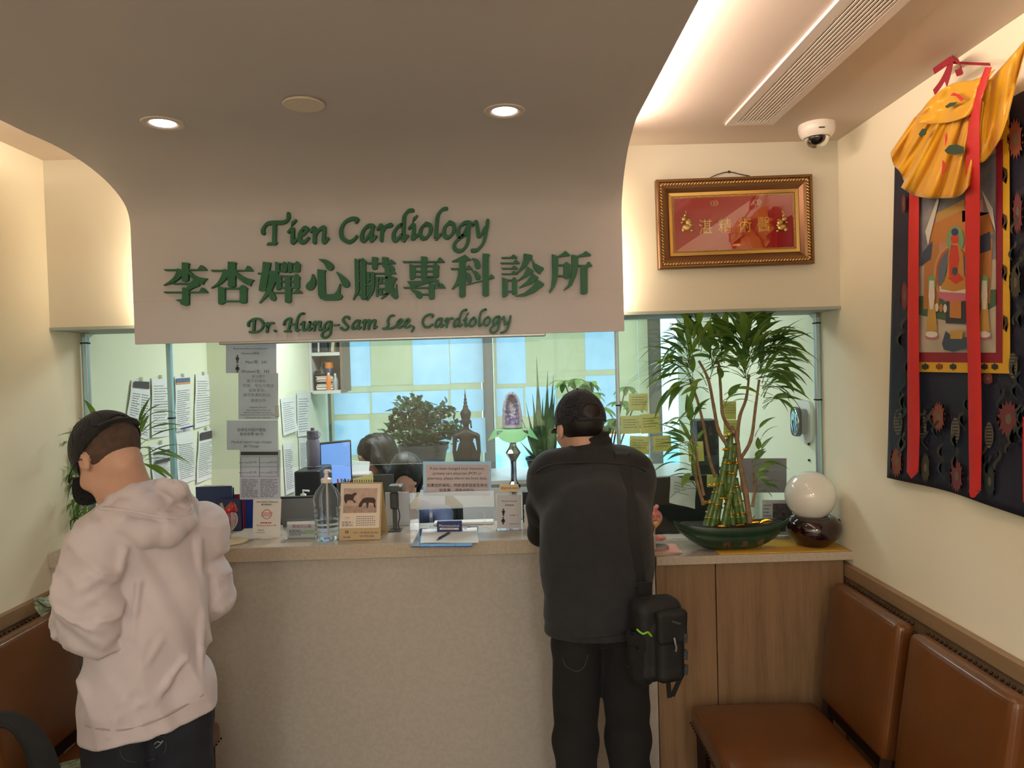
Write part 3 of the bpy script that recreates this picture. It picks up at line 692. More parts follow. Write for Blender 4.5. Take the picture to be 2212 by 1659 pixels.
# linear air diffuser
q = [atZ(x, y, ZC) for x, y in ((1566, 266), (1672, 262), (1930, 0), (1775, 0))]
xl = (q[0].x); xr = (q[1].x); yf = q[0].y
ac = thing('air_diffuser', 'long white slotted air diffuser in the ceiling right of the dropped ceiling', 'air vent', ((xl+xr)/2, yf-.8, ZC-.012))
y1 = yf; y0 = yf-1.75; fw = .028
f = MB(); f.bb((xl, y0, ZC-.010), (xl+fw, y1, ZC)); f.bb((xr-fw, y0, ZC-.010), (xr, y1, ZC)); f.bb((xl+fw, y1-fw, ZC-.010), (xr-fw, y1, ZC)); f.bb((xl+fw, y0, ZC-.010), (xr-fw, y0+fw, ZC)); f.build('frame', mat('vent_white', S(226, 215, 208), .4), ac)
MB().bb((xl+fw, y0+fw, ZC-.0012), (xr-fw, y1-fw, ZC-.0002)).build('shade_backing', mat('vent_shade', S(52, 44, 44), .8), ac)  # dark sheet stands in for the shade inside the vent slots
ns = 10
for i in range(ns):
    x = xl+fw+(xr-xl-2*fw)*(i+.5)/ns; MB().box((x, (y0+y1)/2, ZC-.008), (.0095, y1-y0-2*fw, .002), rotm(0, -.25, 0)).build('slat', MATS['vent_white'], ac)
for k in range(5):
    for x in (xl+fw+.004, xr-fw-.004): MB().box((x, y1-.18-.3*k, ZC-.006), (.014, .02, .006)).build('clip', m_trimw, ac)
# dome camera
pc = atZ(1764, 268, ZC); cx, cy = pc.x, pc.y+.0
dc = thing('dome_camera', 'white dome security camera with dark bubble in the ceiling corner', 'security camera', (cx, cy, ZC-.1))
MB().lathe([(.03, 0), (.062, 0), (.0635, -.006), (.0625, -.022), (.058, -.036), (.050, -.047), (.046, -.05), (.043, -.048), (.0, -.048)], (cx, cy, ZC-.001), 44).build('housing', mat('camera_white', S(232, 224, 216), .3), dc, 50)
MB().lathe([(.0435, -.046), (.043, -.056), (.038, -.068), (.029, -.078), (.016, -.084), (0, -.086)], (cx, cy, ZC), 36).build('bubble', glass('smoked_dome', (.35, .35, .36), .1), dc, 180)
MB().ball((cx, cy-.004, ZC-.052), (.03, .03, .026)).build('camera_ball', mat('black_plastic', S(16, 16, 18), .35), dc, 180)
MB().cyl((cx-.004, cy-.026, ZC-.060), (cx-.006, cy-.034, ZC-.066), .010).build('camera_lens', mat('lens_glass', S(8, 8, 12), .05, coat=1), dc, 40)
MB().box((cx-.008, cy-.0598, ZC-.031), (.02, .004, .0035)).build('logo_mark', MATS['black_plastic'], dc)
# ------------------------------------------------------------------ figures
def frame(F_, U_):
    F_ = Vector(F_).normalized(); U_ = Vector(U_); U_ = (U_-U_.dot(F_)*F_).normalized(); return F_.cross(U_), F_, U_
def Mloc(fr): return np.array([list(fr[0]), list(fr[1]), list(fr[2])]).T     # world = M @ local(right, front, up)
def head_sdf(P, c, M, s=1.0, fem=False):
    Q = (P-A3(c))@M/s
    d = ell(Q, (0, -.012, .035), (.076, .097, .090)); d = smin(d, ell(Q, (0, .030, -.035), (.060, .066, .085)), .03)
    d = smin(d, ell(Q, (0, .060, -.095), (.030, .030, .024)), .025)
    d = smin(d, ell(Q, (0, .082, .030), (.048, .014, .012)), .02)          # brow
    for sx in (-1, 1):
        d = smax(d, -ell(Q, (sx*.031, .104, .008), (.019, .016, .013)), .012)
        d = smin(d, ell(Q, (sx*.031, .082, .006), (.0125, .0125, .0115)), .002)
        d = smin(d, ell(Q, (sx*.042, .066, -.030), (.018, .020, .018)), .02)
        e = smin(ell(Q, (sx*.079, -.008, -.006), (.009, .019, .031)), ell(Q, (sx*.077, .004, -.004), (.009, .010, .02)), .008)
        e = smax(e, -ell(Q, (sx*.089, -.003, -.002), (.007, .010, .018)), .004); d = smin(d, e, .006)
    d = smin(d, rcone(Q, (0, .088, .012), (0, .112, -.028), .007, .0125), .012)
    for sx in (-1, 1): d = smin(d, ell(Q, (sx*.013, .098, -.032), (.008, .009, .007)), .006)
    d = smin(d, ell(Q, (0, .093, -.060), (.022, .009, .006)), .004); d = smin(d, ell(Q, (0, .091, -.072), (.019, .009, .0065)), .004)
    return d*s
def hand_sdf(P, wrist, dirv, nrm, curl=.5, s=1.0, side=1):
    """dirv: wrist to knuckles, nrm: back of the hand, side: +1 thumb on the +X side"""
    D = Vector(dirv).normalized(); N_ = Vector(nrm); N_ = (N_-N_.dot(D)*D).normalized(); X = D.cross(N_)
    M = np.array([list(X), list(D), list(N_)]).T; Q = (P-A3(wrist))@M/s
    d = rbox(Q, (0, .045, 0), (.038, .045, .013), .012); d = smin(d, rcone(Q, (0, -.02, 0), (0, .02, 0), .026, .03, (0, 0, 1), .6), .02)
    ln = (.030, .033, .031, .024)
    for i in range(4):
        x = (-.030+.0195*i)*(-side); p = np.array((x, .088, .002)); a = 0
        L = ln[i]*1.35; rr = .0088-.0006*(i == 3)
        for j, (sl, c_) in enumerate(((1, .9), (.72, 1.1), (.55, .7))):
            a += curl*c_; q = p+np.array((x*.04, math.cos(a)*L*sl, -math.sin(a)*L*sl)); d = smin(d, rcone(Q, p, q, rr, rr*.93), .004 if j else .008); p = q; rr *= .93
    p = np.array((side*.030, .022, -.006)); q = np.array((side*.056, .050, -.016)); r = np.array((side*.055, .082, -.030-.02*curl))
    d = smin(d, rcone(Q, p, q, .0145, .011), .012); d = smin(d, rcone(Q, q, r, .011, .0085), .005)
    return d*s
def ridged(P, M, fr, seed=0): # folded cloth noise, long along one direction
    Q = (P@M)*A3(fr)+seed; n = vnoise(Q)+.5*vnoise(Q*2.1+7.3); return n
m_skin = mat('skin', S(192, 150, 128), .5, sss=.1, vary=(S(198, 156, 136), 20))
m_skinf = mat('skin_pale', S(196, 152, 130), .5, sss=.1)
m_hair = mat('black_hair', S(13, 11, 12), .45, bump=(180, .5), stretch=(1, 1, .2))
m_fade = mat('cropped_hair', S(62, 48, 42), .8, bump=(500, .5), vary=(S(92, 70, 58), 60, .3))
m_hood = mat('pale_pink_fleece', S(202, 192, 197), .9, sheen=.2, bump=(420, .12), vary=(S(194, 183, 187), 9))
m_denim = mat('dark_denim', S(28, 34, 46), .85, bump=(500, .2), vary=(S(18, 22, 31), 16))
m_fleece = mat('charcoal_fleece', S(38, 39, 44), .95, sheen=.08, bump=(400, .3), vary=(S(33, 34, 39), 30))
m_yoke = mat('black_softshell', S(15, 15, 19), .8, sheen=.05, bump=(300, .1))
m_blk = mat('black_trousers', S(14, 14, 17), .9, bump=(400, .2), vary=(S(20, 20, 23), 14))
m_cap = mat('black_cotton_cap', S(16, 16, 19), .9, bump=(420, .15), sheen=.1)
m_cap2 = mat('dark_navy_cap', S(22, 22, 28), .9, bump=(350, .2), sheen=.1)
m_shoe = mat('black_shoe', S(20, 20, 22), .6)
# ============ man in the pale hoodie, turned to the left, head bowed
def PA(x, y, d): return np.array(atY(x, y, d))
th_ = math.radians(30); RA = np.array((math.cos(th_), math.sin(th_), 0)); FA = np.array((-math.sin(th_), math.cos(th_), 0)); ZA = np.array((0, 0, 1.))
MA = np.array([RA, FA, ZA]).T
hipA = PA(322, 1520, 2.05); hipA[2] = .86
shL, shR = PA(214, 1182, 1.95), PA(424, 1146, 2.19); nkA = PA(290, 1072, 2.07)
elL, elR = PA(206, 1355, 1.93), PA(450, 1290, 2.19)
haL, haR = PA(156, 1308, 2.22), PA(205, 1330, 2.38)
hdc = PA(236, 990, 2.04)
frA = frame((-.70, .33, -.60), (-.50, .25, .82)); MhA = Mloc(frA)
footA = hipA*A3((1, 1, 0))
def legs_pts(hip, Rv, Fv, spread=.095, z0=.09, kneef=.03):
    out = []
    for s_ in (-1, 1):
        h_ = hip+Rv*s_*.078; h_[2] = hip[2]-.02
        k_ = hip*A3((1, 1, 0))+Rv*s_*(spread+.01)+Fv*kneef+ZA*.50; a_ = hip*A3((1, 1, 0))+Rv*s_*(spread+.015)-Fv*.02+ZA*z0
        out.append((h_, k_, a_))
    return out
LGA = legs_pts(hipA, RA, FA, .076)
def bodyA(P):
    d = head_sdf(P, hdc, MhA, 1.0)
    d = smin(d, rcone(P, hdc+MhA@A3((0, -.035, -.045)), nkA+ZA*.0, .050, .053), .025)
    d = smin(d, rcone(P, nkA-ZA*.06, hipA+ZA*.1, .085, .11, FA, .62), .05)
    d = smin(d, rcone(P, shL, shR, .05, .05), .05)
    d = smin(d, chain(P, [(*shL, .05), (*elL, .040), (*haL, .028)], .02), .03); d = smin(d, chain(P, [(*shR, .05), (*elR, .040), (*haR, .028)], .02), .03)
    for h_, k_, a_ in LGA: d = smin(d, chain(P, [(*h_, .085), (*k_, .052), (*a_, .036)], .03), .03)
    hd = (haL-elL)/np.linalg.norm(haL-elL)
    d = smin(d, hand_sdf(P, haL+hd*.015, (-.25, .9, .25), (-.6, -.2, .75), .55, .95, 1), .01)
    d = smin(d, hand_sdf(P, haR, (-.75, .5, .25), (.3, .5, .8), .6, .95, -1), .01)
    return d
def box_of(pts, m): pts = np.array(pts); return pts.min(0)-m, pts.max(0)+m
# trousers
def jeansA(P):
    d = None
    for h_, k_, a_ in LGA:
        e = chain(P, [(*h_, .096), (*k_, .080), (*(a_+ZA*.04), .064)], .03); d = e if d is None else smin(d, e, .02)
    d = smin(d, rcone(P, hipA-RA*.06+ZA*.03, hipA+RA*.06+ZA*.03, .098, .098, FA, .85), .03)
    n1 = vnoise(P*A3((9, 9, 20))+2); d = d-.004*n1
    return smax(smax(d, P[..., 2]-(hipA[2]+.06), .005), .045-P[..., 2], .004)
folds = []
def torsoA_base(P):
    hemc = hipA-ZA*.02
    d = rcone(P, nkA-ZA*.13+FA*-.01, hipA+ZA*.22, .155, .158, FA, .66)
    d = smin(d, rcone(P, hipA+ZA*.22, hemc-ZA*.10, .158, .172, FA, .70), .04)
    d = smin(d, rcone(P, shL-ZA*.01, shR-ZA*.01, .082, .082), .06)
    d = smin(d, rcone(P, nkA-ZA*.02, nkA-ZA*.09, .070, .12), .04)
    return d
def armsA(P):
    a = chain(P, [(*shL, .072), (*((shL+elL)/2+A3((-.012, -.02, 0))), .072), (*elL, .068), (*((elL+haL)/2-ZA*.012), .064), (*haL, .043)], .03)
    b = chain(P, [(*shR, .078), (*elR, .066), (*haR, .045)], .03)
    return a, b
def _hp(q):
    out = []
    for x, y, r in q:
        p = march(torsoA_base, x, y, 1.3, 3)
        if p is None: p = PA(x, y, 2.03)
        out.append((p[0], p[1], p[2], r))
    return out
HP1 = _hp(((216, 1106, .016), (262, 1134, .026), (315, 1154, .034), (362, 1152, .036), (398, 1128, .030), (408, 1092, .024), (386, 1058, .022), (352, 1046, .020)))
HP2 = _hp(((228, 1096, .014), (285, 1108, .022), (345, 1118, .024), (392, 1112, .022)))
HP3 = _hp(((245, 1080, .020), (290, 1066, .026), (335, 1054, .024)))
HP4 = _hp(((350, 1050, .014), (366, 1075, .018), (372, 1104, .020)))
HP5 = _hp(((270, 1098, .030), (320, 1096, .036), (350, 1090, .034)))
def hood_extra(P):
    d = chain(P, HP1, .02); d = smin(d, chain(P, HP5, .02), .02); d = smin(d, chain(P, HP2, .02), .006); d = smin(d, chain(P, HP3, .02), .012)
    return smin(d, chain(P, HP4, .015), .006)-.0025*vnoise(P*45.)
Rh = np.array([list(Vector(RA*.96-ZA*.25).normalized()), list(Vector(FA)), list(Vector(RA).cross(Vector(FA)))]).T
Rh = Mloc(frame(tuple(FA*.92-ZA*.38), tuple(ZA*.92+FA*.38-RA*.22)))
rimpts = None
def hoodieA(P, detail=True):
    d = torsoA_base(P); a, b = armsA(P)
    if detail:
        q = (P-hipA)@MA; wq = np.clip((q[..., 2]+.1)/.5, 0, 1)
        n1 = vnoise(np.stack([q[..., 0]*11+q[..., 2]*4.5, q[..., 1]*6, q[..., 2]*2.2-q[..., 0]*1.5], -1)+3.1)
        n2 = vnoise(np.stack([q[..., 0]*26+q[..., 2]*12, q[..., 1]*14, q[..., 2]*6], -1)+9.7)
        d = d-.012*(1-np.abs(n1)*2.6)-.006*n2
        m1 = vnoise(np.stack([P[..., 0]*9, P[..., 1]*9, P[..., 2]*24+P[..., 0]*16], -1)+5.2)
        m2 = vnoise(np.stack([P[..., 0]*20, P[..., 1]*20, P[..., 2]*46-P[..., 0]*24], -1)+1.7); a = a-.013*(1-2.6*np.abs(m1))-.005*m2; b = b-.010*(1-2.4*np.abs(m1))-.004*m2
        for (u, v_, r_) in folds: d = smin(d, rcone(P, u, v_, r_*1.25, r_*.8), .014)
    sh_ = np.clip((P[..., 2]-(shL[2]-.07))/.08, 0, 1)*.03+.006; d = smin(d, a, sh_); d = smin(d, b, sh_)
    q = P@A3((0, 0, 1))
    pl = (hemz + ((P-hipA)@RA)*.09) - P[..., 2]          # cut at the hem
    d = smax(d, pl, .006)
    d = smin(d, smax(jeansA(P)-.005, pl, .004), .012)
    d = smax(d, -(rcone(P, nkA+ZA*.08+FA*.01, nkA-ZA*.03, .062, .056)), .01)
    d = smin(d, hood_extra(P), .008)
    for ha, el in ((haL, elL), (haR, elR)):
        u = (ha-el)/np.linalg.norm(ha-el); d = smax(d, (P-ha)@u, .004)
    return d
hemz = .775
pm = thing('person', 'person in pale hoodie and black cap turned to the left with head bowed', 'person', tuple(footA))
lo, hi = box_of([hdc, footA, haL, haR, elL, elR, shL, shR], .17); lo[2] = .0; 
body = blob('body', bodyA, (lo[0], lo[1], 0.02), (hi[0], hi[1], hdc[2]+.16), .0105, m_skin, pm)
def mfold(x0, y0, x1, y1, r):
    f0 = lambda P: torsoA_base(P)
    a, b = march(f0, x0, y0, 1.3, 3), march(f0, x1, y1, 1.3, 3)
    if a is not None and b is not None:
        m_ = march(f0, (x0+x1)/2, (y0+y1)/2, 1.3, 3)
        if m_ is not None: folds.append((a, m_, r)); folds.append((m_, b, r*.8))
for q in ((428, 1170, 436, 1330, .008), (436, 1330, 434, 1480, .007), (455, 1160, 452, 1380, .006), (345, 1385, 262, 1520, .008), (300, 1260, 285, 1380, .006), (360, 1480, 250, 1555, .007), (270, 1190, 252, 1260, .007), (400, 1420, 330, 1520, .006), (300, 1440, 240, 1590, .007)): mfold(*q)
lo, hi = box_of([nkA+ZA*.05, haL, haR, elL, elR, shL, shR, hipA], .17); lo[2] = hemz-.04; hi[2] = nkA[2]+.13
hood = blob('hoodie', hoodieA, lo-A3((.07, .04, 0)), hi+A3((.07, .03, 0)), .0068, m_hood, pm)
# rolled hood rim as sewn edge
def tubeo(name, pts, r, m, parent, n=8, closed=False, k=6): return MB().tube(cat_rom(pts, k, closed), r, n, closed=closed).build(name, m, parent, 180)
f_h = lambda P: hoodieA(P, False)
rp = [march(f_h, x, y, 1.2, 3) for x, y in ((214, 1098), (250, 1100), (290, 1106), (340, 1116), (385, 1118), (412, 1108), (414, 1088), (398, 1058), (375, 1036))]
rp = [p for p in rp if p is not None]
if len(rp) > 3: tubeo('hood_rim', rp, .0045, m_hood, hood)
# hem band seam
hs = [march(hoodieA, x, y, 1.2, 3) for x, y in ((184, 1566), (215, 1574), (260, 1577), (310, 1566), (355, 1548), (400, 1524), (440, 1500))]
hs = [p for p in hs if p is not None]
if len(hs) > 3: tubeo('hem_stitching', hs, .0024, mat('seam_thread', S(170, 154, 150), .9), hood, 5)
# shirt collar
cc = nkA+ZA*.008
tubeo('shirt_collar', [cc+RA*math.cos(a)*.062+FA*math.sin(a)*.060+ZA*(.010*math.sin(a)-.0) for a in [2*PI*i/14 for i in range(14)]], .011, mat('black_shirt', S(14, 14, 16), .9), pm, 8, True)
lo, hi = box_of([hipA, footA], .27); jn = blob('jeans', jeansA, (lo[0], lo[1], .03), (hi[0], hi[1], hipA[2]+.10), .0095, m_denim, pm)
pk = [march(jeansA, x, y, 1.2, 3) for x, y in ((262, 1612), (300, 1606), (352, 1590), (356, 1625), (330, 1640), (290, 1646), (265, 1636))]
if all(p is not None for p in pk): tubeo('pocket_seam', pk, .0016, mat('denim_seam', S(58, 60, 70), .9), jn, 5, True, 3)
rip = [march(jeansA, x, y, 1.2, 3) for x, y in ((333, 1608), (340, 1602), (347, 1604), (352, 1600), (344, 1610), (336, 1616))]
if all(p is not None for p in rip): tubeo('frayed_tear', rip, .0013, mat('fray', S(160, 165, 165), .9), jn, 5, False, 4)
def shoes(hip, LG, Rv, Fv, root):
    for h_, k_, a_ in LG:
        c = a_*A3((1, 1, 0))
        fn = lambda P: smax(smin(ell(P, c+Fv*.06+ZA*.035, (.048, .135, .040), np.array([Rv, Fv, ZA]).T), rcone(P, c+ZA*.05, c+ZA*.10, .050, .046), .03), -P[..., 2]+.001, .003)
        blob('shoe', fn, c-A3((.2, .2, .01)), c+A3((.2, .22, .16)), .009, m_shoe, root)
shoes(hipA, LGA, RA, FA, pm)
# cropped hair under the cap
def hairA(P):
    Q = (P-A3(hdc))@MhA
    d = ell(Q, (0, -.014, .033), (.0785, .0995, .092)); d = smax(d, -.080-(-0)*0+ (Q[..., 1]*1.0+.80*0 - .028) , .004)
    d = smax(d, -(Q[..., 2]+.055-.35*np.maximum(Q[..., 1]+.03, 0)*3), .006)
    return smax(d, -ell(Q, (0, -.012, .035), (.074, .095, .088)), .001)
blob('hair', hairA, hdc-.15, hdc+.15, .004, m_fade, pm)
def cap_sdf(P, c, M, tilt=.0, cut=.035, hole=True):
    Q = (P-A3(c))@M
    o = ell(Q, (0, -.010, .030), (.088, .108, .106)); i = ell(Q, (0, -.010, .028), (.084, .104, .102))
    pl = cut+tilt*Q[..., 1]-Q[..., 2]
    d = smax(smax(o, pl, .002), -i, .001)
    if hole: d = smax(d, -ell(Q, (0, -.115, cut+.038), (.033, .05, .024)), .003)
    return d
def bill_sdf(P, c, M, z=.05, droop=.12, length=.085):
    Q = (P-A3(c))@M; x, y = Q[..., 0], Q[..., 1]
    zz = z-droop*(y-.07)-2.2*x*x; e = np.sqrt((x/.070)**2+((y-.075)/length)**2)-1
    return np.maximum(np.maximum(np.abs(Q[..., 2]-zz)-.0028, e*.06), .075-y-.000)
ccap = thing('baseball_cap', 'black cotton cap with an open back strap worn low over the bowed head', 'cap', tuple(hdc))
blob('crown', lambda P: cap_sdf(P, hdc, MhA, -.28, .008), hdc-.16, hdc+.16, .0038, m_cap, ccap)
blob('bill', lambda P: bill_sdf(P, hdc, MhA, .006, .62, .085), hdc-.2, hdc+.2, .0035, m_cap, ccap)
W_ = lambda c, M, q: Vector(A3(c)+M@A3(q))
tubeo('back_strap', [W_(hdc, MhA, (math.sin(a)*.087, -.012-math.cos(a)*.1075, .046)) for a in [-.75+1.5*i/8 for i in range(9)]], .0075, m_cap, ccap)
for i in range(6):
    a = 2*PI*i/6; tubeo('crown_seam', [W_(hdc, MhA, (math.cos(a)*.0885*math.sin(t), -.010+math.sin(a)*.1085*math.sin(t), .030+.1065*math.cos(t))) for t in [.05+1.25*j/8 for j in range(9)]], .0012, mat('cap_thread', S(34, 34, 40), .9), ccap, 5)
MB().ball(W_(hdc, MhA, (0, -.01, .137)), .006).build('top_button', m_cap, ccap, 180)
gl = thing('eyeglasses', 'thin dark eyeglasses worn below the black cap bill', 'eyeglasses', tuple(hdc))
for s_ in (-1, 1):
    tubeo('rim', [W_(hdc, MhA, (s_*.034+.026*math.cos(a), .112-.004*math.cos(a)*s_, .0+.019*math.sin(a))) for a in [2*PI*i/16 for i in range(16)]], .0015, m_shoe, gl, 6, True)
    MB().lathe([(0, 0), (.025, 0)], W_(hdc, MhA, (s_*.034, .112, 0)), 20, Matrix(MhA.tolist()) @ rotm(PI/2, 0, 0), 1, .74).build('lens', glass('spectacle_lens', (.9, .92, .95), .2), gl)
    tubeo('temple', [W_(hdc, MhA, q) for q in ((s_*.060, .110, .006), (s_*.078, .06, .008), (s_*.086, .0, .006), (s_*.083, -.012, -.005))], .0016, m_shoe, gl, 6)
# money held in the left hand
mo = thing('paper_money', 'few green banknotes held by the person in the pale hoodie', 'banknotes', tuple(haL))
for i in range(4):
    c = PA(139, 1296, 2.27)+A3((.0, .0, .004*i)); R_ = rotm(.35, -.25+.1*i, .8+.12*i)
    MB().grid(lambda u, v: Vector(c)+R_ @ Vector(((u-.5)*.15, (v-.5)*.062, .008*math.sin(u*5+i))), 10, 4, .0004).build('banknote', mat('banknote', S(150, 158, 130), .8, vary=(S(95, 110, 88), 60, .1)), mo)
# ============ man leaning on the desk, seen from behind
RB = np.array((1., .04, 0)); RB /= np.linalg.norm(RB); FB = np.array((-.04, 1., 0)); FB /= np.linalg.norm(FB); MB_ = np.array([RB, FB, ZA]).T
hipB = PA(1298, 1400, 2.36); hipB[2] = .93
bsL, bsR, nkB = PA(1195, 1032, 2.50), PA(1355, 1030, 2.50), PA(1278, 985, 2.54)
beL, beR = np.array(atY(1172, 1155, 2.79)), np.array(atY(1366, 1150, 2.79)); beL[2] = beR[2] = 1.135; beL[1] = beR[1] = 2.685
bhL, bhR = beL+A3((.16, .115, .03)), beR+A3((-.15, .12, .03))
bhL[1] = bhR[1] = 2.925; bhL[2] = bhR[2] = 1.135
hdB = PA(1252, 925, 2.56); frB = frame((-.34, .93, -.16), (-.05, .16, .98)); MhB = Mloc(frB)
LGB = legs_pts(hipB, RB, FB, .078)
def bodyB(P):
    d = head_sdf(P, hdB, MhB, 1.0); d = smin(d, rcone(P, hdB+MhB@A3((0, -.03, -.05)), nkB, .050, .052), .02)
    d = smin(d, rcone(P, nkB-ZA*.09, hipB+ZA*.1, .085, .11, FB, .65), .04); d = smin(d, rcone(P, bsL, bsR, .05, .05), .05)
    d = smin(d, chain(P, [(*bsL, .05), (*beL, .040), (*bhL, .027)], .02), .03); d = smin(d, chain(P, [(*bsR, .05), (*beR, .040), (*bhR, .027)], .02), .03)
    for h_, k_, a_ in LGB: d = smin(d, chain(P, [(*h_, .085), (*k_, .052), (*a_, .036)], .03), .03)
    d = smin(d, hand_sdf(P, bhL, (1, .15, -.02), (.0, .1, 1), .28, .92, 1), .01); d = smin(d, hand_sdf(P, bhR, (-1, .15, -.02), (.0, .1, 1), .28, .92, -1), .01)
    return d
pB = thing('person', 'person in dark fleece jacket leaning with both elbows on the reception desk', 'person', tuple(hipB*A3((1, 1, 0))))
lo, hi = box_of([hdB, hipB, bhL, bhR, beL, beR, bsL, bsR], .16)
blob('body', bodyB, (lo[0], lo[1], .02), (hi[0], hi[1], hdB[2]+.16), .0105, m_skin, pB)
def jeansB(P):
    d = None
    for h_, k_, a_ in LGB:
        e = chain(P, [(*h_, .086), (*k_, .072), (*(a_+ZA*.04), .060)], .03); d = e if d is None else smin(d, e, .02)
    d = smin(d, rcone(P, hipB-RB*.06+ZA*.02, hipB+RB*.06+ZA*.02, .100, .100, FB, .85), .03); d = d-.005*vnoise(P*A3((9, 9, 18))+6)
    return smax(smax(d, P[..., 2]-(hipB[2]+.06), .005), .045-P[..., 2], .004)
YOKZ = PA(1270, 1003, 2.42)[2]
_ax = Vector(nkB-hipB).normalized(); _f = Vector(FB); _f = (_f-_f.dot(_ax)*_ax).normalized(); RchB = np.array([list(_f.cross(_ax)), list(_f), list(_ax)]).T; chB = nkB*.60+hipB*.40+FB*.012
def torsoB(P):
    d = rcone(P, nkB-ZA*.14+FB*.006, hipB+ZA*.28, .145, .165, FB, .62); d = smin(d, rcone(P, hipB+ZA*.28, hipB-ZA*.05, .168, .180, FB, .70), .04)
    d = smin(d, rbox(P, chB, (.172, .090, .22), .080, RchB), .10)
    d = smin(d, rcone(P, bsL+A3((.012, 0, -.012)), bsR+A3((-.012, 0, -.012)), .072, .072), .10)
    d = smin(d, rcone(P, nkB-ZA*.01, nkB-ZA*.09, .062, .10), .04); return d
def jacketB(P, detail=True):
    d = torsoB(P)
    a = chain(P, [(*bsL, .070), (*((bsL+beL)/2-RB*.012), .062), (*beL, .052), (*bhL, .038)], .03); b = chain(P, [(*bsR, .070), (*((bsR+beR)/2+RB*.006), .062), (*beR, .052), (*bhR, .038)], .03)
    if detail:
        q = (P-hipB)@MB_; n1 = vnoise(np.stack([q[..., 0]*7-q[..., 2]*3, q[..., 1]*5, q[..., 2]*4], -1)+1.3); n2 = vnoise(P*A3((22, 22, 30))+4)
        d = d-.008*n1-.002*n2; m1 = vnoise(np.stack([P[..., 0]*14, P[..., 1]*14, P[..., 2]*26], -1)+5.2); a = a-.006*m1; b = b-.006*m1
        # drawn-in hem
        d = d+.010*np.exp(-((P[..., 2]-hemB-.035)/.012)**2)*.35
    kk = .015+.055*np.clip((P[..., 2]-1.22)/.12, 0, 1); d = smin(smin(d, a, kk), b, kk)
    col = rcone(P, nkB+A3((-.004, .012, .060)), nkB-ZA*.03, .073, .094); col = smax(col, P[..., 2]-(nkB[2]+.080+.10*(P-nkB)@RB), .004)
    if detail: col = col-.0035*np.sin(P[..., 2]*230+P[..., 0]*30)
    d = smin(d, col, .012); d = smin(d, jeansB(P)-.010, .015); d = smax(d, hemB-P[..., 2], .006)
    for ha, el in ((bhL, beL), (bhR, beR)):
        u = (ha-el)/np.linalg.norm(ha-el); d = smax(d, (P-ha)@u, .004)
    return smax(d, -(P[..., 2]-1.098) if False else d, .0001)
hemB = PA(1270, 1388, 2.25)[2]
lo, hi = box_of([nkB, hipB, bhL, bhR, beL, beR, bsL, bsR], .15); lo[2] = hemB-.03; hi[2] = nkB[2]+.10
def midB(c):
    q = (c-nkB)@MB_; yk = (c[:, 2] > YOKZ-.35*q[:, 0]**2*2.2)
    ar = np.minimum(chain(c, [(*bsL, .070), (*((bsL+beL)/2-RB*.012), .062), (*beL, .052), (*bhL, .038)], .03), chain(c, [(*bsR, .070), (*((bsR+beR)/2+RB*.006), .062), (*beR, .052), (*bhR, .038)], .03))
    arm = (ar < torsoB(c)) & (np.abs((c-(bsL+bsR)/2)@RB) > .168) & (c[:, 2] < YOKZ+.01)
    return yk | arm
jk = blob('fleece_jacket', jacketB, lo-.02, hi+.02, .0066, [m_fleece, m_yoke], pB, 1, midB)
fj = lambda P: jacketB(P, False)
def seam(nm, pts, r, m, par, fn, n=5, k=5):
    q = [march(fn, x, y, 1.2, 3.4) for x, y in pts]; q = [p for p in q if p is not None]
    if len(q) > 2: return tubeo(nm, q, r, m, par, n, False, k)
seam('yoke_seam', ((1160, 1020), (1180, 1008), (1220, 1001), (1270, 1000), (1320, 1001), (1370, 1006), (1395, 1018)), .0038, m_yoke, jk, jacketB)
seam('hem_band', ((1170, 1372), (1200, 1376), (1250, 1378), (1300, 1376), (1350, 1368)), .0028, m_yoke, jk, jacketB)
seam('drawcord', ((1172, 1380), (1176, 1386), (1170, 1392)), .002, mat('cord_grey', S(120, 115, 110), .8), jk, jacketB)
cl = march(fj, 1176, 1378, 1.2, 3.4)
if cl is not None: MB().ball(Vector(cl)+Vector((-.006, -.004, -.03)), (.007, .007, .011)).build('cord_toggle', m_shoe, jk, 180)
lo, hi = box_of([hipB, hipB*A3((1, 1, 0))], .26); jb = blob('trousers', jeansB, (lo[0], lo[1], .03), (hi[0], hi[1], hipB[2]+.10), .0095, m_blk, pB)
seam('pocket_seam', ((1215, 1420), (1222, 1438), (1245, 1450), (1262, 1440), (1270, 1415)), .0016, mat('trouser_seam', S(60, 60, 64), .9), jb, jeansB)
seam('pocket_seam', ((1352, 1438), (1370, 1446), (1400, 1448)), .0016, MATS['trouser_seam'], jb, jeansB)
shoes(hipB, LGB, RB, FB, pB)
def hairB(P):
    Q = (P-A3(hdB))@MhB
    d = ell(Q, (0, -.014, .033), (.080, .101, .093)); d = smax(d, Q[..., 1]-.02, .004); d = smax(d, -(Q[..., 2]+.075-1.1*np.maximum(Q[..., 1]+.03, 0)), .006)
    return smax(d, -ell(Q, (0, -.012, .035), (.074, .095, .088)), .001)
blob('hair', hairB, hdB-.15, hdB+.15, .004, m_hair, pB)
c2 = thing('baseball_cap', 'dark mesh-backed cap worn by the person leaning on the desk', 'cap', tuple(hdB))
blob('crown', lambda P: cap_sdf(P, hdB, MhB, -.05, .012), hdB-.16, hdB+.16, .0038, m_cap2, c2)
blob('bill', lambda P: bill_sdf(P, hdB, MhB, .016, .2), hdB-.2, hdB+.2, .0035, m_cap2, c2)
tubeo('back_strap', [W_(hdB, MhB, (math.sin(a)*.0875, -.010-math.cos(a)*.1075, .020)) for a in [-.55+1.1*i/8 for i in range(9)]], .006, m_cap2, c2)
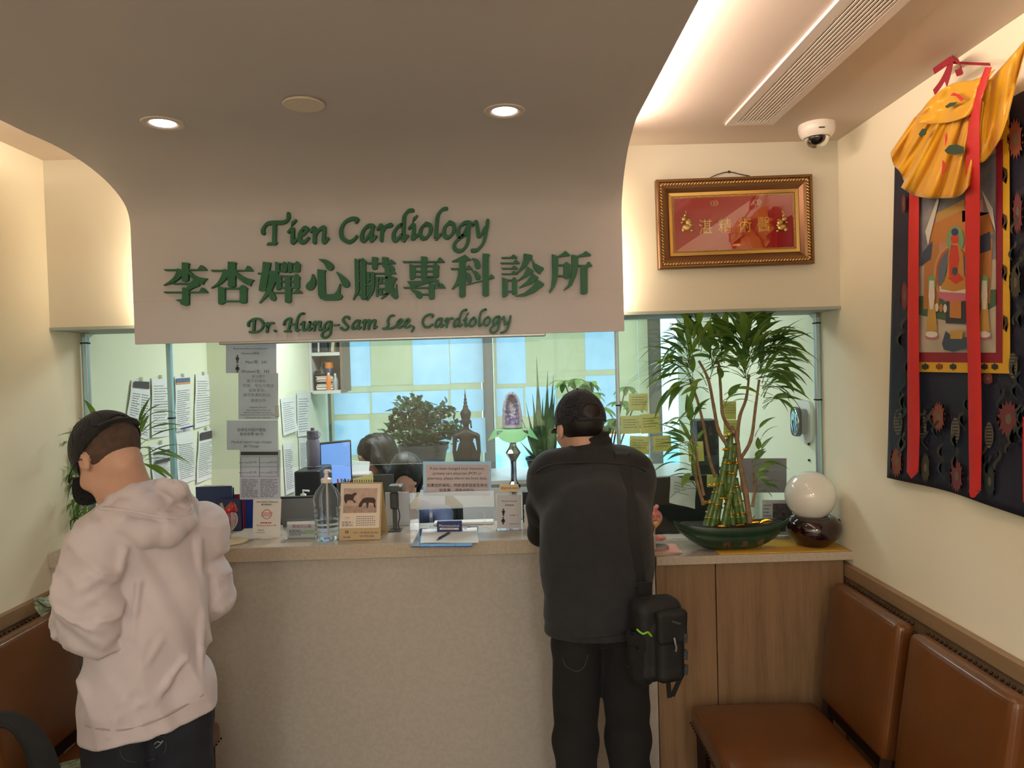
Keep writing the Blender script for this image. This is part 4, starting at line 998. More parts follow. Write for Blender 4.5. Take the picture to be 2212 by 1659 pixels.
for i in range(6):
    a = 2*PI*i/6; tubeo('crown_seam', [W_(hdB, MhB, (math.cos(a)*.0885*math.sin(t), -.010+math.sin(a)*.1085*math.sin(t), .030+.1065*math.cos(t))) for t in [.05+1.45*j/8 for j in range(9)]], .0012, MATS['cap_thread'], c2, 5)
MB().ball(W_(hdB, MhB, (0, -.01, .137)), .006).build('top_button', m_cap2, c2, 180)
# ------------------------------------------------------------------ shoulder bag
bagc = PA(1412, 1378, 2.20); m_nyl = mat('black_nylon', S(8, 9, 13), .7, bump=(250, .25)); m_nyl2 = mat('black_webbing', S(11, 12, 15), .75, bump=(600, .3)); m_gr = mat('grey_webbing', S(52, 54, 58), .7)
bag = thing('messenger_bag', 'black nylon shoulder bag hanging at the right hip of the leaning person', 'bag', tuple(bagc-ZA*.15))
Rb = Mloc(frame((-.25, .95, 0), (0, 0, 1)))
bs = lambda P: smin(rbox(P, bagc+A3((.008, .0, .0)), (.078, .050, .125), .035, Rb), rbox(P, bagc+A3((.035, -.045, -.025)), (.048, .03, .09), .028, Rb), .012)-.004*vnoise(P*A3((16, 16, 20)))
blob('main_pouch', bs, bagc-.22, bagc+.22, .006, m_nyl, bag)
blob('bottle_pocket', lambda P: smax(rcone(P, bagc+A3((-.048, -.028, .015)), bagc+A3((-.042, -.028, -.10)), .042, .036, (0, 1, 0), .8), -rcone(P, bagc+A3((-.048, -.03, .10)), bagc+A3((-.046, -.03, -.0)), .034, .03, (0, 1, 0), .8), .003)-.0025*vnoise(P*40.), bagc-.2, bagc+.2, .0055, mat('black_mesh', S(6, 6, 8), .85, bump=(700, .5)), bag)
blob('front_flap', lambda P: rbox(P, bagc+A3((.042, -.062, .055)), (.050, .016, .050), .014, Rb)-.003*vnoise(P*22.), bagc-.2, bagc+.2, .005, m_nyl, bag)
for z in (.02, -.03, -.075): MB().box(bagc+A3((.082, -.062, z)), (.012, .012, .03), rotm(0, .1, .2), .003).build('grey_strap', m_gr, bag)
MB().tube([bagc+A3((.045, -.081, .03)), bagc+A3((.05, -.086, .0)), bagc+A3((.048, -.083, -.01))], .004, 8).build('zip_pull', mat('steel_grey', S(150, 150, 155), .35, .8), bag, 60)
for q in ((.045, -.045), (.07, -.04)): MB().box(bagc+A3((q[0]-.012, q[1], -.135)), (.014, .006, .07), rotm(.2, .35 if q[0] > .05 else -.1, 0), .002).build('hanging_strap', m_nyl2, bag)
text_mesh('Outdoor', .012, bagc+A3((.035, -.082, .068)), (1, -.2, -.15), (.1, 0, 1), m_gr, bag, 'brand_mark', width=.035) if False else MB().box(bagc+A3((.052, -.0815, .075)), (.028, .002, .006), rotm(0, .35, 0)).build('woven_mark', m_gr, bag)
tubeo('green_cord', [bagc+A3(q) for q in ((-.062, -.058, .05), (-.045, -.064, .038), (-.03, -.064, .042), (-.018, -.06, .028))], .0035, mat('lime_cord', S(120, 180, 40), .5), bag, 6)
# strap over the shoulder
def strip(name, pts, wdt, m, parent, fn, lift=.003, wdir=(1, 0, 0)):
    q = [march(fn, x, y, 1.2, 3.4) for x, y in pts]; q = [Vector(p) for p in q if p is not None]; q = cat_rom(q, 5); wd = Vector(wdir)
    k = len(q)-1
    def g(u, v):
        i = min(int(round(u*k)), k); return q[i]+wd*(v-.5)*wdt+Vector((0, -lift, lift*.5))
    return MB().grid(g, k, 2, .003).build(name, m, parent, 60)
strip('shoulder_strap', ((1338, 972), (1343, 985), (1350, 1030), (1358, 1090), (1364, 1150), (1372, 1210), (1380, 1262)), .046, m_nyl2, bag, jacketB, .004)
e = march(jacketB, 1380, 1262, 1.2, 3.4)
if e is not None: MB().box(Vector(e)+Vector((0, -.008, 0)), (.052, .010, .016), None, .003).build('strap_buckle', m_shoe, bag); MB().box(Vector(e)*.5+Vector(bagc+A3((-.01, 0, .11)))*.5+Vector((0, -.01, 0)), (.044, .004, .085), rotm(.25, 0, 0)).build('lower_strap', m_nyl2, bag)
e = march(jacketB, 1343, 980, 1.2, 3.4)
if e is not None: MB().box(Vector(e)+Vector((0, -.008, .0)), (.05, .008, .012), None, .003).build('strap_slider', m_shoe, bag)
# ------------------------------------------------------------------ paper helpers
m_pap = mat('white_paper', S(222, 222, 220), .8); m_ink = mat('black_ink', S(38, 38, 42), .8); m_inkg = mat('grey_ink', S(110, 112, 118), .8)
m_red = mat('red_ink', S(190, 60, 50), .7); m_tape = glass('clear_tape', (.95, .95, .93), .1)
def bil(c, u, v):   # corners TL TR BR BL
    return (c[0]*(1-u)+c[1]*u)*(1-v)+(c[3]*(1-u)+c[2]*u)*v
def sheet(name, c, m, parent, nrm, bulge=0, thick=.0004, curl=None):
    nrm = Vector(nrm).normalized()
    def g(u, v):
        p = bil(c, u, v)+nrm*(bulge*math.sin(PI*u)*math.sin(PI*v))
        if curl: p += nrm*curl(u, v)
        return p
    return MB().grid(g, 10, 10, thick).build(name, m, parent, 60)
def dashes(c, parent, nrm, u0=.1, u1=.9, v0=.1, v1=.9, n=12, h=.010, seed=0, m=None, wl=(.03, .14), off=.0012, fill=.9, curl=None, name='printed_text'):
    r = random.Random(seed); b = MB(); nrm = Vector(nrm).normalized()
    for i in range(n):
        v = v0+(v1-v0)*(i+.5)/n; u = u0; end = u1-(u1-u0)*(r.random()*.35 if r.random() < .5 else 0)
        while u < end:
            w_ = min(r.uniform(*wl), end-u)
            if w_ < .012: break
            q = [bil(c, a, bb)+nrm*(off+(curl(a, bb) if curl else 0)) for a, bb in ((u, v-h/2), (u+w_, v-h/2), (u+w_, v+h/2), (u, v+h/2))]
            b.add(q, [(0, 1, 2, 3)]); u += w_+.018
    return b.build(name, m or m_inkg, parent)
def band(c, parent, nrm, u0, u1, v0, v1, m, off=.001, name='printed_band'):
    q = [bil(c, a, b)+Vector(nrm).normalized()*off for a, b in ((u0, v0), (u1, v0), (u1, v1), (u0, v1))]
    return MB().add(q, [(0, 1, 2, 3)]).build(name, m, parent)
def txt(c, s, u, v, size, parent, m=None, align='CENTER', width=None, bold=0, off=.0021, name='printed_text', height=None):
    ux = (c[1]-c[0]).normalized(); uz = (c[0]-c[3]).normalized(); un = ux.cross(uz)
    return text_mesh(s, size, bil(c, u, v)+un*off, ux, uz, m or m_ink, parent, name, align=align, width=width, bold=bold, extr=.0001, height=height)
def icon(c, u, v, s, parent, female=False):
    """pictogram of a standing figure, s = height in metres"""
    ux = (c[1]-c[0]).normalized(); uz = (c[0]-c[3]).normalized(); un = ux.cross(uz); o = bil(c, u, v)+un*.0012; b = MB()
    P = lambda x, z: o+ux*(x*s)+uz*(z*s)
    b.add([P(.11*math.cos(a), .89+.11*math.sin(a)) for a in [2*PI*i/14 for i in range(14)]], [tuple(range(14))])
    def q(*pts): b.add([P(*p) for p in pts], [tuple(range(len(pts)))])
    if female: q((-.12, .75), (.12, .75), (.26, .30), (-.26, .30)); q((-.12, .75), (-.26, .48), (-.19, .45), (-.04, .72)); q((.12, .75), (.04, .72), (.19, .45), (.26, .48))
    else: q((-.2, .75), (.2, .75), (.2, .42), (.13, .42), (.13, .30), (-.13, .30), (-.13, .42), (-.2, .42))
    q((-.11, .34), (-.01, .34), (-.01, 0), (-.11, 0)); q((.01, .34), (.11, .34), (.11, 0), (.01, 0))
    return b.build('pictogram', m_ink, parent)
m_navy = mat('dark_header', S(62, 60, 68), .8)
# ---- notices on the left office wall
nX = (1, 0, 0); pl = lambda q, x: [atX(a, b, x) for a, b in q]
wallpapers = [
 (((284, 820), (322, 821), (324, 952), (269, 932)), 'white two-column notice with a black header on the left wall', 'black'),
 (((327, 816), (362, 815), (366, 942), (326, 946)), 'white sheet in a glossy sleeve right of the black headed notice', None),
 (((377, 813), (409, 811), (413, 926), (379, 934)), 'white notice with blue header and blue foot line on the left wall', 'blue'),
 (((422, 807), (453, 809), (458, 916), (419, 926)), 'plain typed page, topmost and farthest on the left wall', None),
 (((323, 962), (366, 952), (370, 1036), (330, 1044)), 'form with two black bars behind the black cap', 'bars'),
 (((379, 932), (416, 927), (424, 1036), (384, 1048)), 'typed letter with small crest under the blue headed notice', 'crest'),
 (((429, 930), (457, 924), (461, 1031), (423, 1044)), 'notice with grey header box, lowest and farthest on the left wall', 'grey')]
for i, (q, lab, hd) in enumerate(wallpapers):
    c = pl(q, XL+.006); t = thing('wall_notice', lab, 'paper', tuple(c[3]), 'papers taped on the left office wall')
    cu = (lambda u, v: .012*max(0, v-.6)*2*(1-u)+.004*math.sin(v*5))
    sheet('sheet', c, m_pap, t, nX, .0, curl=cu)
    if hd == 'black': band(c, t, nX, .08, .92, .03, .15, m_navy, .008); dashes(c, t, nX, .1, .48, .24, .95, 16, .012, i, curl=cu, wl=(.06, .2)); dashes(c, t, nX, .55, .92, .24, .95, 16, .012, i+50, curl=cu, wl=(.06, .2))
    else:
        if hd == 'blue': band(c, t, nX, .03, .97, .04, .12, mat('blue_header', S(88, 104, 140), .7), .006); band(c, t, nX, .03, .97, .12, .15, mat('orange_line', S(210, 150, 80), .7), .006); band(c, t, nX, .05, .95, .93, .96, mat('blue_foot', S(50, 50, 140), .7), .022)
        if hd == 'grey': band(c, t, nX, .05, .95, .05, .2, m_navy, .008)
        if hd == 'bars': band(c, t, nX, .1, .9, .2, .27, m_navy, .008); band(c, t, nX, .1, .9, .42, .5, m_navy, .012)
        if hd == 'crest': icon(c, .35, .2, .03, t)
        dashes(c, t, nX, .1, .92, .25 if hd else .12, .92, 18, .010, i, curl=cu, wl=(.05, .22))
    MB().box(bil(c, .5, .0)+Vector((.004, 0, .003)), (.001, .04, .02)).build('tape', m_tape, t)
# ---- sheets on the side of the jog
for i, (q, lab) in enumerate(((((606, 859), (637, 857), (639, 930), (612, 942)), 'handwritten table on white paper, upper left on the white pier'), (((641, 848), (672, 848), (664, 940), (643, 944)), 'typed page with curled edge, upper right on the white pier'),
                 (((611, 957), (634, 957), (636, 1060), (617, 1070)), 'narrow phone list, lower left on the white pier'), (((645, 946), (666, 944), (669, 1035), (648, 1040)), 'long list with a lifted corner, lower right on the white pier'))):
    c = pl(q, XJ+.006); t = thing('wall_notice', lab, 'paper', tuple(c[3]), 'papers taped on the white pier'); cu = (lambda u, v: .03*max(0, v-.55)*u)
    sheet('sheet', c, m_pap, t, nX, curl=cu); dashes(c, t, nX, .12, .85, .12, .92, 14 if i < 2 else 22, .010, i+90, curl=cu, wl=(.08, .25))
# ---- notices taped to the inside of the glass
nG = (0, -1, 0); gp = lambda x0, y0, x1, y1, y=None: [atY(a, b, y or YG+.0062) for a, b in ((x0, y0), (x1, y0), (x1, y1), (x0, y1))]
m_gp = blind_mat('paper_on_glass', (S(200, 196, 200), S(206, 203, 206)))
def glass_notice(q, lab):
    c = gp(*q); t = thing('glass_notice', lab, 'paper', tuple(c[3]), 'notices taped on the glass left of the white pier'); sheet('sheet', c, m_gp, t, nG); return c, t
GO = .0095
c, t = glass_notice((488, 735, 597, 806), 'restroom sign with man and woman pictograms, topmost on the glass')
txt(c, 'Restroom Next to the Elevator', .5, .28, .011, t, off=GO); txt(c, 'Password/密码', .5, .43, .012, t, off=GO)
txt(c, 'Men/男:  241', .62, .71, .017, t, off=GO); txt(c, 'Women/女:  342', .60, .99, .017, t, off=GO)
for v, f in ((.72, False), (1.0, True)):
    o = icon(c, .23, v-.02, .034, t, f); 
c, t = glass_notice((515, 806, 601, 906), 'notice in Chinese and English about changed insurance, second from top on the glass')
for s_, v, z in (('请注意!!!', .1, .015), ('阁下的保险，', .2, .016), ('药房、地址与电话', .3, .016), ('如有更改，', .4, .016), ('请尽快通知前台。', .5, .016), ('谢谢合作', .62, .016), ('Important Notice!!!', .75, .009), ('Please inform Front Desk staff', .81, .008), ('if there is any changes regarding your', .86, .008), ('insurance, pharmacy and personal information.', .91, .008), ('Thank you for your cooperation.', .97, .008)):
    txt(c, s_, .52, v, z, t, m_inkg if z > .012 else m_ink, off=GO)
c, t = glass_notice((490, 908, 600, 972), 'medical report copy charges notice on the glass under the insurance notice')
for s_, v, z in (('如需任何医疗报告', .36, .015), ('每份收费 $0.75', .5, .015), ('Medical report copy charges', .76, .0145), ('$0.75/page', .9, .0145)): txt(c, s_, .5, v, z, t, off=GO)
c, t = glass_notice((518, 972, 606, 1079), 'wage chart with boxed amounts and dark header, lowest on the glass')
band(c, t, nG, .04, .96, .03, .10, m_navy, GO)
for (u, v, s_) in ((.36, .26, '$15.00'), (.86, .26, '$13.50'), (.36, .46, '$12.00'), (.86, .46, '$11.10')): txt(c, s_, u-.02, v, .011, t, off=GO); txt(c, 'Minimum Wage', u-.24, v, .0065, t, off=GO)
for (a, b, d, e) in ((.04, .96, .13, .135), (.04, .96, .33, .335), (.04, .96, .53, .535), (.04, .05, .13, .53), (.495, .505, .13, .53), (.95, .96, .13, .53)): band(c, t, nG, a, b, d, e, m_ink, GO)
dashes(c, t, nG, .06, .46, .58, .95, 12, .012, 5, off=GO, wl=(.05, .2)); dashes(c, t, nG, .52, .95, .58, .95, 12, .012, 6, off=GO, wl=(.05, .2))
# lock on the pane edge
p = atY(601, 888, YG+.01); MBk = MB().bb((p.x-.006, YG-.014, p.z-.024), (p.x+.008, YG-.0045, p.z+.024), bev=.002); single('glass_lock', MBk, m_alu, 'small metal lock on the glass edge beside the notices', 'lock')
# ------------------------------------------------------------------ shelf unit on the pier wall
ys_ = 4.98; a = atY(658, 720, ys_); b = atY(742, 846, ys_); m_brown = mat('walnut_board', S(120, 104, 92), .6, vary=(S(104, 88, 78), 12)); m_shelf = mat('shelf_white', S(200, 200, 196), .5)
sh = thing('wall_shelf', 'open brown wall shelf hanging near the window, holding trays and bottles', 'shelf', (a.x, ys_, b.z))
x0s, x1s = XJ+.002, b.x; zb = b.z; zm = atY(700, 765, ys_).z; zt_ = 2.38
MB().bb((x0s, ys_+.235, zb), (x1s, ys_+.25, zt_)).build('back_panel', m_brown, sh)
MB().bb((x1s-.018, ys_, zb), (x1s, ys_+.235, zt_)).build('side_panel', m_brown, sh); MB().bb((x0s, ys_, zb), (x0s+.018, ys_+.235, zt_)).build('side_panel', m_shelf, sh)
for z in (zb, zm, zt_-.02): MB().bb((x0s+.018, ys_-.004, z-.012), (x1s-.018, ys_+.235, z+.012), bev=.002).build('shelf_board', m_shelf, sh)
zb += .0125
# lower shelf contents
tr = thing('letter_tray', 'black two tier letter tray full of papers on the lower wall shelf', 'letter tray', (x0s+.09, ys_+.1, zb)); xt = x0s+.10
for z in (0, .055, .11): MB().bb((xt-.065, ys_+.01, zb+z), (xt+.065, ys_+.2, zb+z+.004)).build('tray', mat('tray_black', S(26, 26, 28), .5), tr)
for x in (-.065, .062): MB().bb((xt+x, ys_+.01, zb), (xt+x+.003, ys_+.2, zb+.135)).build('side', MATS['tray_black'], tr)
for z in (.005, .060):
    ps = thing('paper_stack', 'stack of papers in the %s tier of the black letter tray' % ('lower' if z < .03 else 'upper'), 'papers', (xt, ys_+.1, zb+z), 'papers in the letter tray')
    for k in range(6): MB().box((xt+random.uniform(-.004, .004), ys_+.1+random.uniform(-.008, .008), zb+z+.003+k*.0065), (.11, .17, .0055), rotm(0, 0, random.uniform(-.04, .04))).build('paper', mat('stack_paper_%d' % (k % 3), (S(220, 215, 205), S(230, 228, 222), S(205, 180, 170))[k % 3], .8), ps)
def bottle(name, lab, x, y, z, prof, m, capm=None, capr=.015, capz=(.0, .0), group=None, cat='bottle'):
    t = thing(name, lab, cat, (x, y, z), group); MB().lathe(prof, (x, y, z), 26).build('bottle_body', m, t, 50)
    if capm: MB().lathe([(0, capz[0]), (capr, capz[0]), (capr*.96, capz[1]-.003), (capr*.8, capz[1]), (0, capz[1])], (x, y, z), 22).build('bottle_cap', capm, t, 50)
    return t
xw = atY(712, 800, ys_+.1).x
t = bottle('spray_can', 'navy disinfectant can with an orange cap on the wall shelf', xw, ys_+.09, zb, [(0, 0), (.031, 0), (.033, .005), (.033, .14), (.028, .155), (.0, .156)], mat('navy_can', S(42, 44, 84), .35), mat('orange_cap', S(225, 130, 35), .4), .029, (.152, .195), cat='spray can')
MB().lathe([(.0335, .05), (.0335, .10)], (xw, ys_+.09, zb), 26).build('label_band', mat('can_label', S(150, 160, 190), .5), t)
bottle('spray_can', 'orange and white small can in front of the navy can', xw+.012, ys_+.02, zb, [(0, 0), (.018, 0), (.019, .09), (.012, .105), (0, .106)], mat('orange_can', S(220, 120, 40), .4), m_white, .011, (.104, .12), cat='spray can')
bottle('pump_bottle', 'translucent grey bottle at the right end of the lower wall shelf', xw+.052, ys_+.03, zb, [(0, 0), (.020, 0), (.021, .07), (.012, .09), (.010, .10), (0, .10)], mat('grey_bottle', S(150, 155, 158), .3), m_white, .009, (.10, .115))
t = bottle('pump_bottle', 'white pump bottle behind the letter tray on the wall shelf', xw-.075, ys_+.19, zb, [(0, 0), (.032, 0), (.034, .11), (.02, .14), (.012, .15), (0, .15)], mat('frosted_bottle', S(170, 172, 172), .4), m_white, .012, (.15, .165))
MB().tube([(xw-.075, ys_+.19, zb+.16), (xw-.075, ys_+.19, zb+.2), (xw-.045, ys_+.17, zb+.198)], .005, 8).build('pump_nozzle', m_white, t, 50)
# upper shelf: binders
zz = zm+.0125; x = x0s+.025
for k, (w_, cc, hh, ln) in enumerate(((.03, S(40, 42, 46), .2, 0), (.012, S(200, 200, 198), .18, .05), (.05, S(30, 38, 48), .21, 0), (.02, S(35, 50, 62), .2, 0), (.024, S(190, 175, 150), .19, .25), (.02, S(60, 66, 72), .18, -.1))):
    bnd = single('binder', MB().box((x+w_/2, ys_+.10, zz+hh/2+.002), (w_*.9, .17, hh), rotm(0, ln*.5, 0), .002), mat('binder_%d' % k, cc, .5), ['dark grey binder at the left of the upper wall shelf', 'thin white folder beside the dark grey binder', 'wide navy binder in the middle of the upper wall shelf', 'slim teal grey binder right of the wide navy one', 'tan leaning folder on the upper wall shelf', 'slate binder at the right end of the upper wall shelf'][k], 'binder', 'binders on the upper wall shelf'); x += w_+.004+abs(ln)*.08
# ------------------------------------------------------------------ office desks (tops hidden low behind the counter)
m_desk = mat('grey_desk', S(170, 168, 162), .5)
od = thing('work_desk', 'pale work desk behind the glass where the two seated clerks work', 'desk', (-.4, 3.6, 0))
MB().bb((XL+.02, 3.13, .71), (1.25, 3.65, .74), bev=.004).build('desk_top', m_desk, od)
for x in (XL+.05, -.35, 1.2): MB().bb((x-.02, 3.2, 0), (x+.02, 3.6, .71)).build('desk_leg', m_desk, od)
wb = thing('window_cabinet', 'low white cabinet under the office window carrying the plants and statue', 'cabinet', (0, 5.2, 0))
MB().bb((XJ+.05, 4.85, .05), (1.28, 5.42, .97)).build('body', m_shelf, wb); MB().bb((XJ+.04, 4.83, .97), (1.29, 5.43, 1.0), bev=.004).build('cabinet_top', mat('pale_top', S(205, 205, 198), .4), wb)
for i in range(4): x = XJ+.06+i*.655; MB().bb((x, 4.835, .08), (x+.64, 4.849, .95), bev=.002).build('door', m_shelf, wb)
od2 = thing('side_desk', 'pale side desk along the left office wall carrying the printer and blue screen', 'desk', (XL+.45, 4.0, 0))
MB().bb((XL+.01, 3.66, .71), (-.80, 4.26, .74), bev=.004).build('desk_top', m_desk, od2)
for x in (XL+.05, -.84): MB().bb((x-.02, 3.7, 0), (x+.02, 4.2, .71)).build('desk_leg', m_desk, od2)
od3 = thing('side_table', 'small pale table behind the glass at the office right wall holding the rack', 'table', (.95, 3.9, 0)); MB().bb((.55, 3.66, .71), (1.30, 4.25, .74), bev=.004).build('table_top', m_desk, od3)
for x in (.60, 1.25): MB().bb((x-.02, 3.7, 0), (x+.02, 4.2, .71)).build('leg', m_desk, od3)
# ------------------------------------------------------------------ leaves
def leaf(b, base, d, L, W, droop=.5, up=(0, 0, 1), seg=7, fold=.25, shape=0, twist=0):
    base = Vector(base); d = Vector(d).normalized(); g = Vector((0, 0, -1)); P = []; p = base.copy(); t = d.copy()
    for i in range(seg+1): P.append((p.copy(), t.copy())); t = (t+g*(droop/seg)).normalized(); p = p+t*(L/seg)
    vs = []
    for i, (q, t) in enumerate(P):
        u = i/seg
        if shape == 0: w_ = W*.5*(math.sin(PI*min(1, u*1.0)**.75))*(1-.25*u)+.0006
        elif shape == 1: w_ = W*.5*math.sin(PI*u**.9)**.7+.0004
        else: w_ = W*.5*min(1, (1-u)*1.6+.0)*(.55+.45*math.sin(PI*min(1, u*1.4)))+.0006
        s_ = t.cross(Vector(up)); s_ = s_.normalized() if s_.length > .05 else t.cross(Vector((1, 0, 0))).normalized()
        if twist: s_ = Matrix.Rotation(twist, 3, t) @ s_
        nn = s_.cross(t); vs += [q-s_*w_+nn*w_*fold, q, q+s_*w_+nn*w_*fold]
    fs = []
    for i in range(seg): k = 3*i; fs += [(k, k+1, k+4, k+3), (k+1, k+2, k+5, k+4)]
    b.add(vs, fs)
def leafmat(name, c1, c2, rough=.4, tr=.25):
    if name in MATS: return MATS[name]
    m = bpy.data.materials.new(name); m.use_nodes = True; MATS[name] = m; nt = m.node_tree; b = nt.nodes['Principled BSDF']; out = nt.nodes['Material Output']
    tc = nt.nodes.new('ShaderNodeTexCoord'); n = nt.nodes.new('ShaderNodeTexNoise'); n.inputs['Scale'].default_value = 9; cr = nt.nodes.new('ShaderNodeValToRGB')
    cr.color_ramp.elements[0].color = (*c1, 1); cr.color_ramp.elements[1].color = (*c2, 1); cr.color_ramp.elements[0].position = .35; cr.color_ramp.elements[1].position = .65
    nt.links.new(tc.outputs['Object'], n.inputs[0]); nt.links.new(n.outputs['Fac'], cr.inputs[0]); nt.links.new(cr.outputs[0], b.inputs['Base Color']); b.inputs['Roughness'].default_value = rough
    t = nt.nodes.new('ShaderNodeBsdfTranslucent'); nt.links.new(cr.outputs[0], t.inputs[0]); mx = nt.nodes.new('ShaderNodeMixShader'); mx.inputs[0].default_value = tr
    nt.links.new(b.outputs[0], mx.inputs[1]); nt.links.new(t.outputs[0], mx.inputs[2]); nt.links.new(mx.outputs[0], out.inputs[0]); return m
m_jade = leafmat('jade_leaf', S(48, 78, 48), S(72, 102, 62), .35, .10); m_bam = leafmat('bamboo_leaf', S(84, 124, 52), S(134, 168, 78), .38, .35); m_soil = mat('soil', S(34, 26, 22), .95, bump=(60, 1)); m_stem = mat('woody_stem', S(96, 76, 58), .8, bump=(60, .6))
# jade plant
yj = 5.15; pj = atY(915, 985, yj); zc_ = 1.0
jp = thing('jade_plant', 'bushy jade plant in a woven dark grey pot beside the statue', 'potted plant', (pj.x, yj, zc_))
sc_ = yj/F
MB().lathe([(0, 0), (.125, 0), (.135, .01), (.165, .17), (.180, .20), (.180, .225), (.168, .228), (.162, .20), (.0, .195)], (pj.x, yj, zc_), 40).build('pot', mat('grey_pot', S(58, 62, 68), .45), jp, 40)
rings = MB()
for k in range(7): rings.lathe([(.137+.004*k, .018+.024*k), (.141+.004*k, .026+.024*k), (.140+.004*k, .036+.024*k)], (pj.x, yj, zc_), 40)
rings.build('woven_pattern', mat('grey_weave', S(70, 74, 80), .4), jp, 40)
MB().lathe([(0, .197), (.160, .197)], (pj.x, yj, zc_), 30).build('soil', m_soil, jp)
def pxo(x, y, Y): return atY(x, y, Y)
br = MB(); lf = MB(); base = Vector((pj.x-.06, yj, zc_+.19))
tips = []; R_ = random.Random(3)
tops = [(858, 925), (862, 895), (880, 880), (900, 873), (925, 890), (945, 905), (962, 890), (975, 925), (955, 935), (930, 915), (905, 900), (880, 915), (868, 945), (895, 930), (915, 945), (980, 940), (945, 955), (855, 935), (910, 885), (890, 955), (935, 940), (925, 965)]
trunk = [(904, 985), (900, 955), (903, 930)]
tb = cat_rom([Vector(pxo(x, y, yj)) for x, y in trunk], 5); br.tube(tb, [.030-.0012*i for i in range(len(tb))], 10)
for x, y in tops:
    e = pxo(x, y, yj+R_.uniform(-.14, .14)); s_ = Vector(tb[R_.randrange(3, len(tb))]); m1 = s_.lerp(e, .55)+Vector((0, 0, -.02)); pts = cat_rom([s_, m1, e], 5); br.tube(pts, [.014-.0009*i for i in range(len(pts))], 7)
    for k in range(44):
        o = e+Vector((R_.gauss(0, .034), R_.gauss(0, .036), R_.gauss(0, .028))); dd = Vector((R_.uniform(-1, 1), R_.uniform(-1, 1), R_.uniform(-.3, 1.2)))
        leaf(lf, o, dd, R_.uniform(.040, .058), R_.uniform(.030, .040), .2, shape=1, seg=4, fold=.35)
br.build('trunk', m_stem, jp, 60); lf.build('foliage', m_jade, jp, 180)
# ------------------------------------------------------------------ bronze standing figure
ysn = 4.93; m_brz = mat('dark_bronze', S(52, 46, 42), .45, .55, bump=(40, .3))
pb_ = atY(1009, 1000, ysn); zt2 = atY(1007, 838, ysn).z; hs = zt2-1.0
st = thing('statue', 'dark bronze robed standing figure with a pointed crown on the window cabinet', 'statue', (pb_.x, ysn, 1.0))
def stat(P):
    Q = (P-A3((pb_.x, ysn, 1.0)))/hs; x, y, z = Q[..., 0], Q[..., 1], Q[..., 2]; S_ = np.stack([np.abs(x), y, z], -1)
    d = rcone(Q, (0, 0, .47), (0, 0, .36), .085, .062, (0, 1, 0), .55); d = smin(d, rcone(Q, (0, 0, .36), (0, 0, .12), .064, .058, (0, 1, 0), .6), .03)
    d = smin(d, rcone(S_, (.03, 0, .505), (.112, 0, .475), .030, .032), .02); d = smin(d, rcone(S_, (.124, 0, .465), (.136, -.01, .30), .027, .020), .012); d = smin(d, rcone(S_, (.136, -.01, .30), (.128, -.03, .20), .018, .013), .01)
    wv = .105+(.32-z)*.32; robe = np.maximum(np.maximum(np.abs(x)-wv, np.abs(y)-.016), np.maximum(z-.40, .085+.10*(.18-np.abs(x))-z)); d = smin(d, robe*.8, .01)
    d = smin(d, rcone(S_, (.040, 0, .02), (.040, 0, .14), .026, .034), .01); d = smin(d, rbox(Q, (0, 0, .012), (.09, .07, .012), .004), .004)
    d = smin(d, rcone(Q, (0, 0, .52), (0, 0, .58), .034, .030), .012); d = smin(d, ell(Q, (0, -.006, .635), (.046, .050, .060)), .008); d = smin(d, rcone(S_, (.052, 0, .64), (.056, 0, .565), .008, .010), .004)
    d = smin(d, rcone(Q, (0, 0, .675), (0, 0, .715), .050, .060), .006); d = smin(d, rcone(Q, (0, 0, .73), (0, 0, .80), .044, .024), .008)
    for k_, r_ in ((.80, .028), (.84, .022), (.875, .017)): d = smin(d, ell(Q, (0, 0, k_), (r_, r_, .014)), .004)
    d = smin(d, rcone(Q, (0, 0, .80), (0, 0, .985), .018, .003), .004)
    return d*hs
blob('figure', stat, A3((pb_.x-.18, ysn-.09, .99)), A3((pb_.x+.18, ysn+.09, zt2+.02)), .0045, m_brz, st)
# ------------------------------------------------------------------ amethyst geode on a silver stand
yg = 4.70; pg = atY(1107, 925, yg); zs_ = pg.z; k_ = yg/F
sd = thing('silver_stand', 'tall turned silver pedestal with a green cloth in front of the window', 'pedestal', (pg.x, yg, .74))
zb_ = .74; pr = [(0, 0), (.075, 0), (.078, .01), (.05, .03), (.02, .05)]
zz = .05; H_s = zs_-zb_-.03
prof2 = pr+[(.016, H_s*.30), (.022, H_s*.34), (.046, H_s*.40), (.022, H_s*.46), (.018, H_s*.50), (.018, H_s*.68), (.022, H_s*.70), (.050, H_s*.78), (.024, H_s*.85), (.02, H_s*.88), (.05, H_s*.95), (.085, H_s*.99), (.085, H_s), (0, H_s)]
MB().lathe(prof2, (pg.x, yg, zb_), 8).build('column', mat('silver_polished', S(190, 196, 204), .12, 1), sd, 20)
MB().box((pg.x, yg, zs_-.018), (.20, .18, .022), None, .004).build('plate', MATS['silver_polished'], sd)
def cloth(u, v):
    a = 2*PI*u; r = .05+.085*v; s4 = 1+.22*abs(math.cos(2*a)); return (pg.x+math.cos(a)*r*s4, yg+math.sin(a)*r*s4, zs_-.004-(.075*max(0, v-.55)/.45 if True else 0)*(.5+.5*abs(math.cos(2*a))))
MB().grid(cloth, 40, 8, .0015).build('green_cloth', mat('green_cloth', S(110, 160, 110), .8), sd, 60)
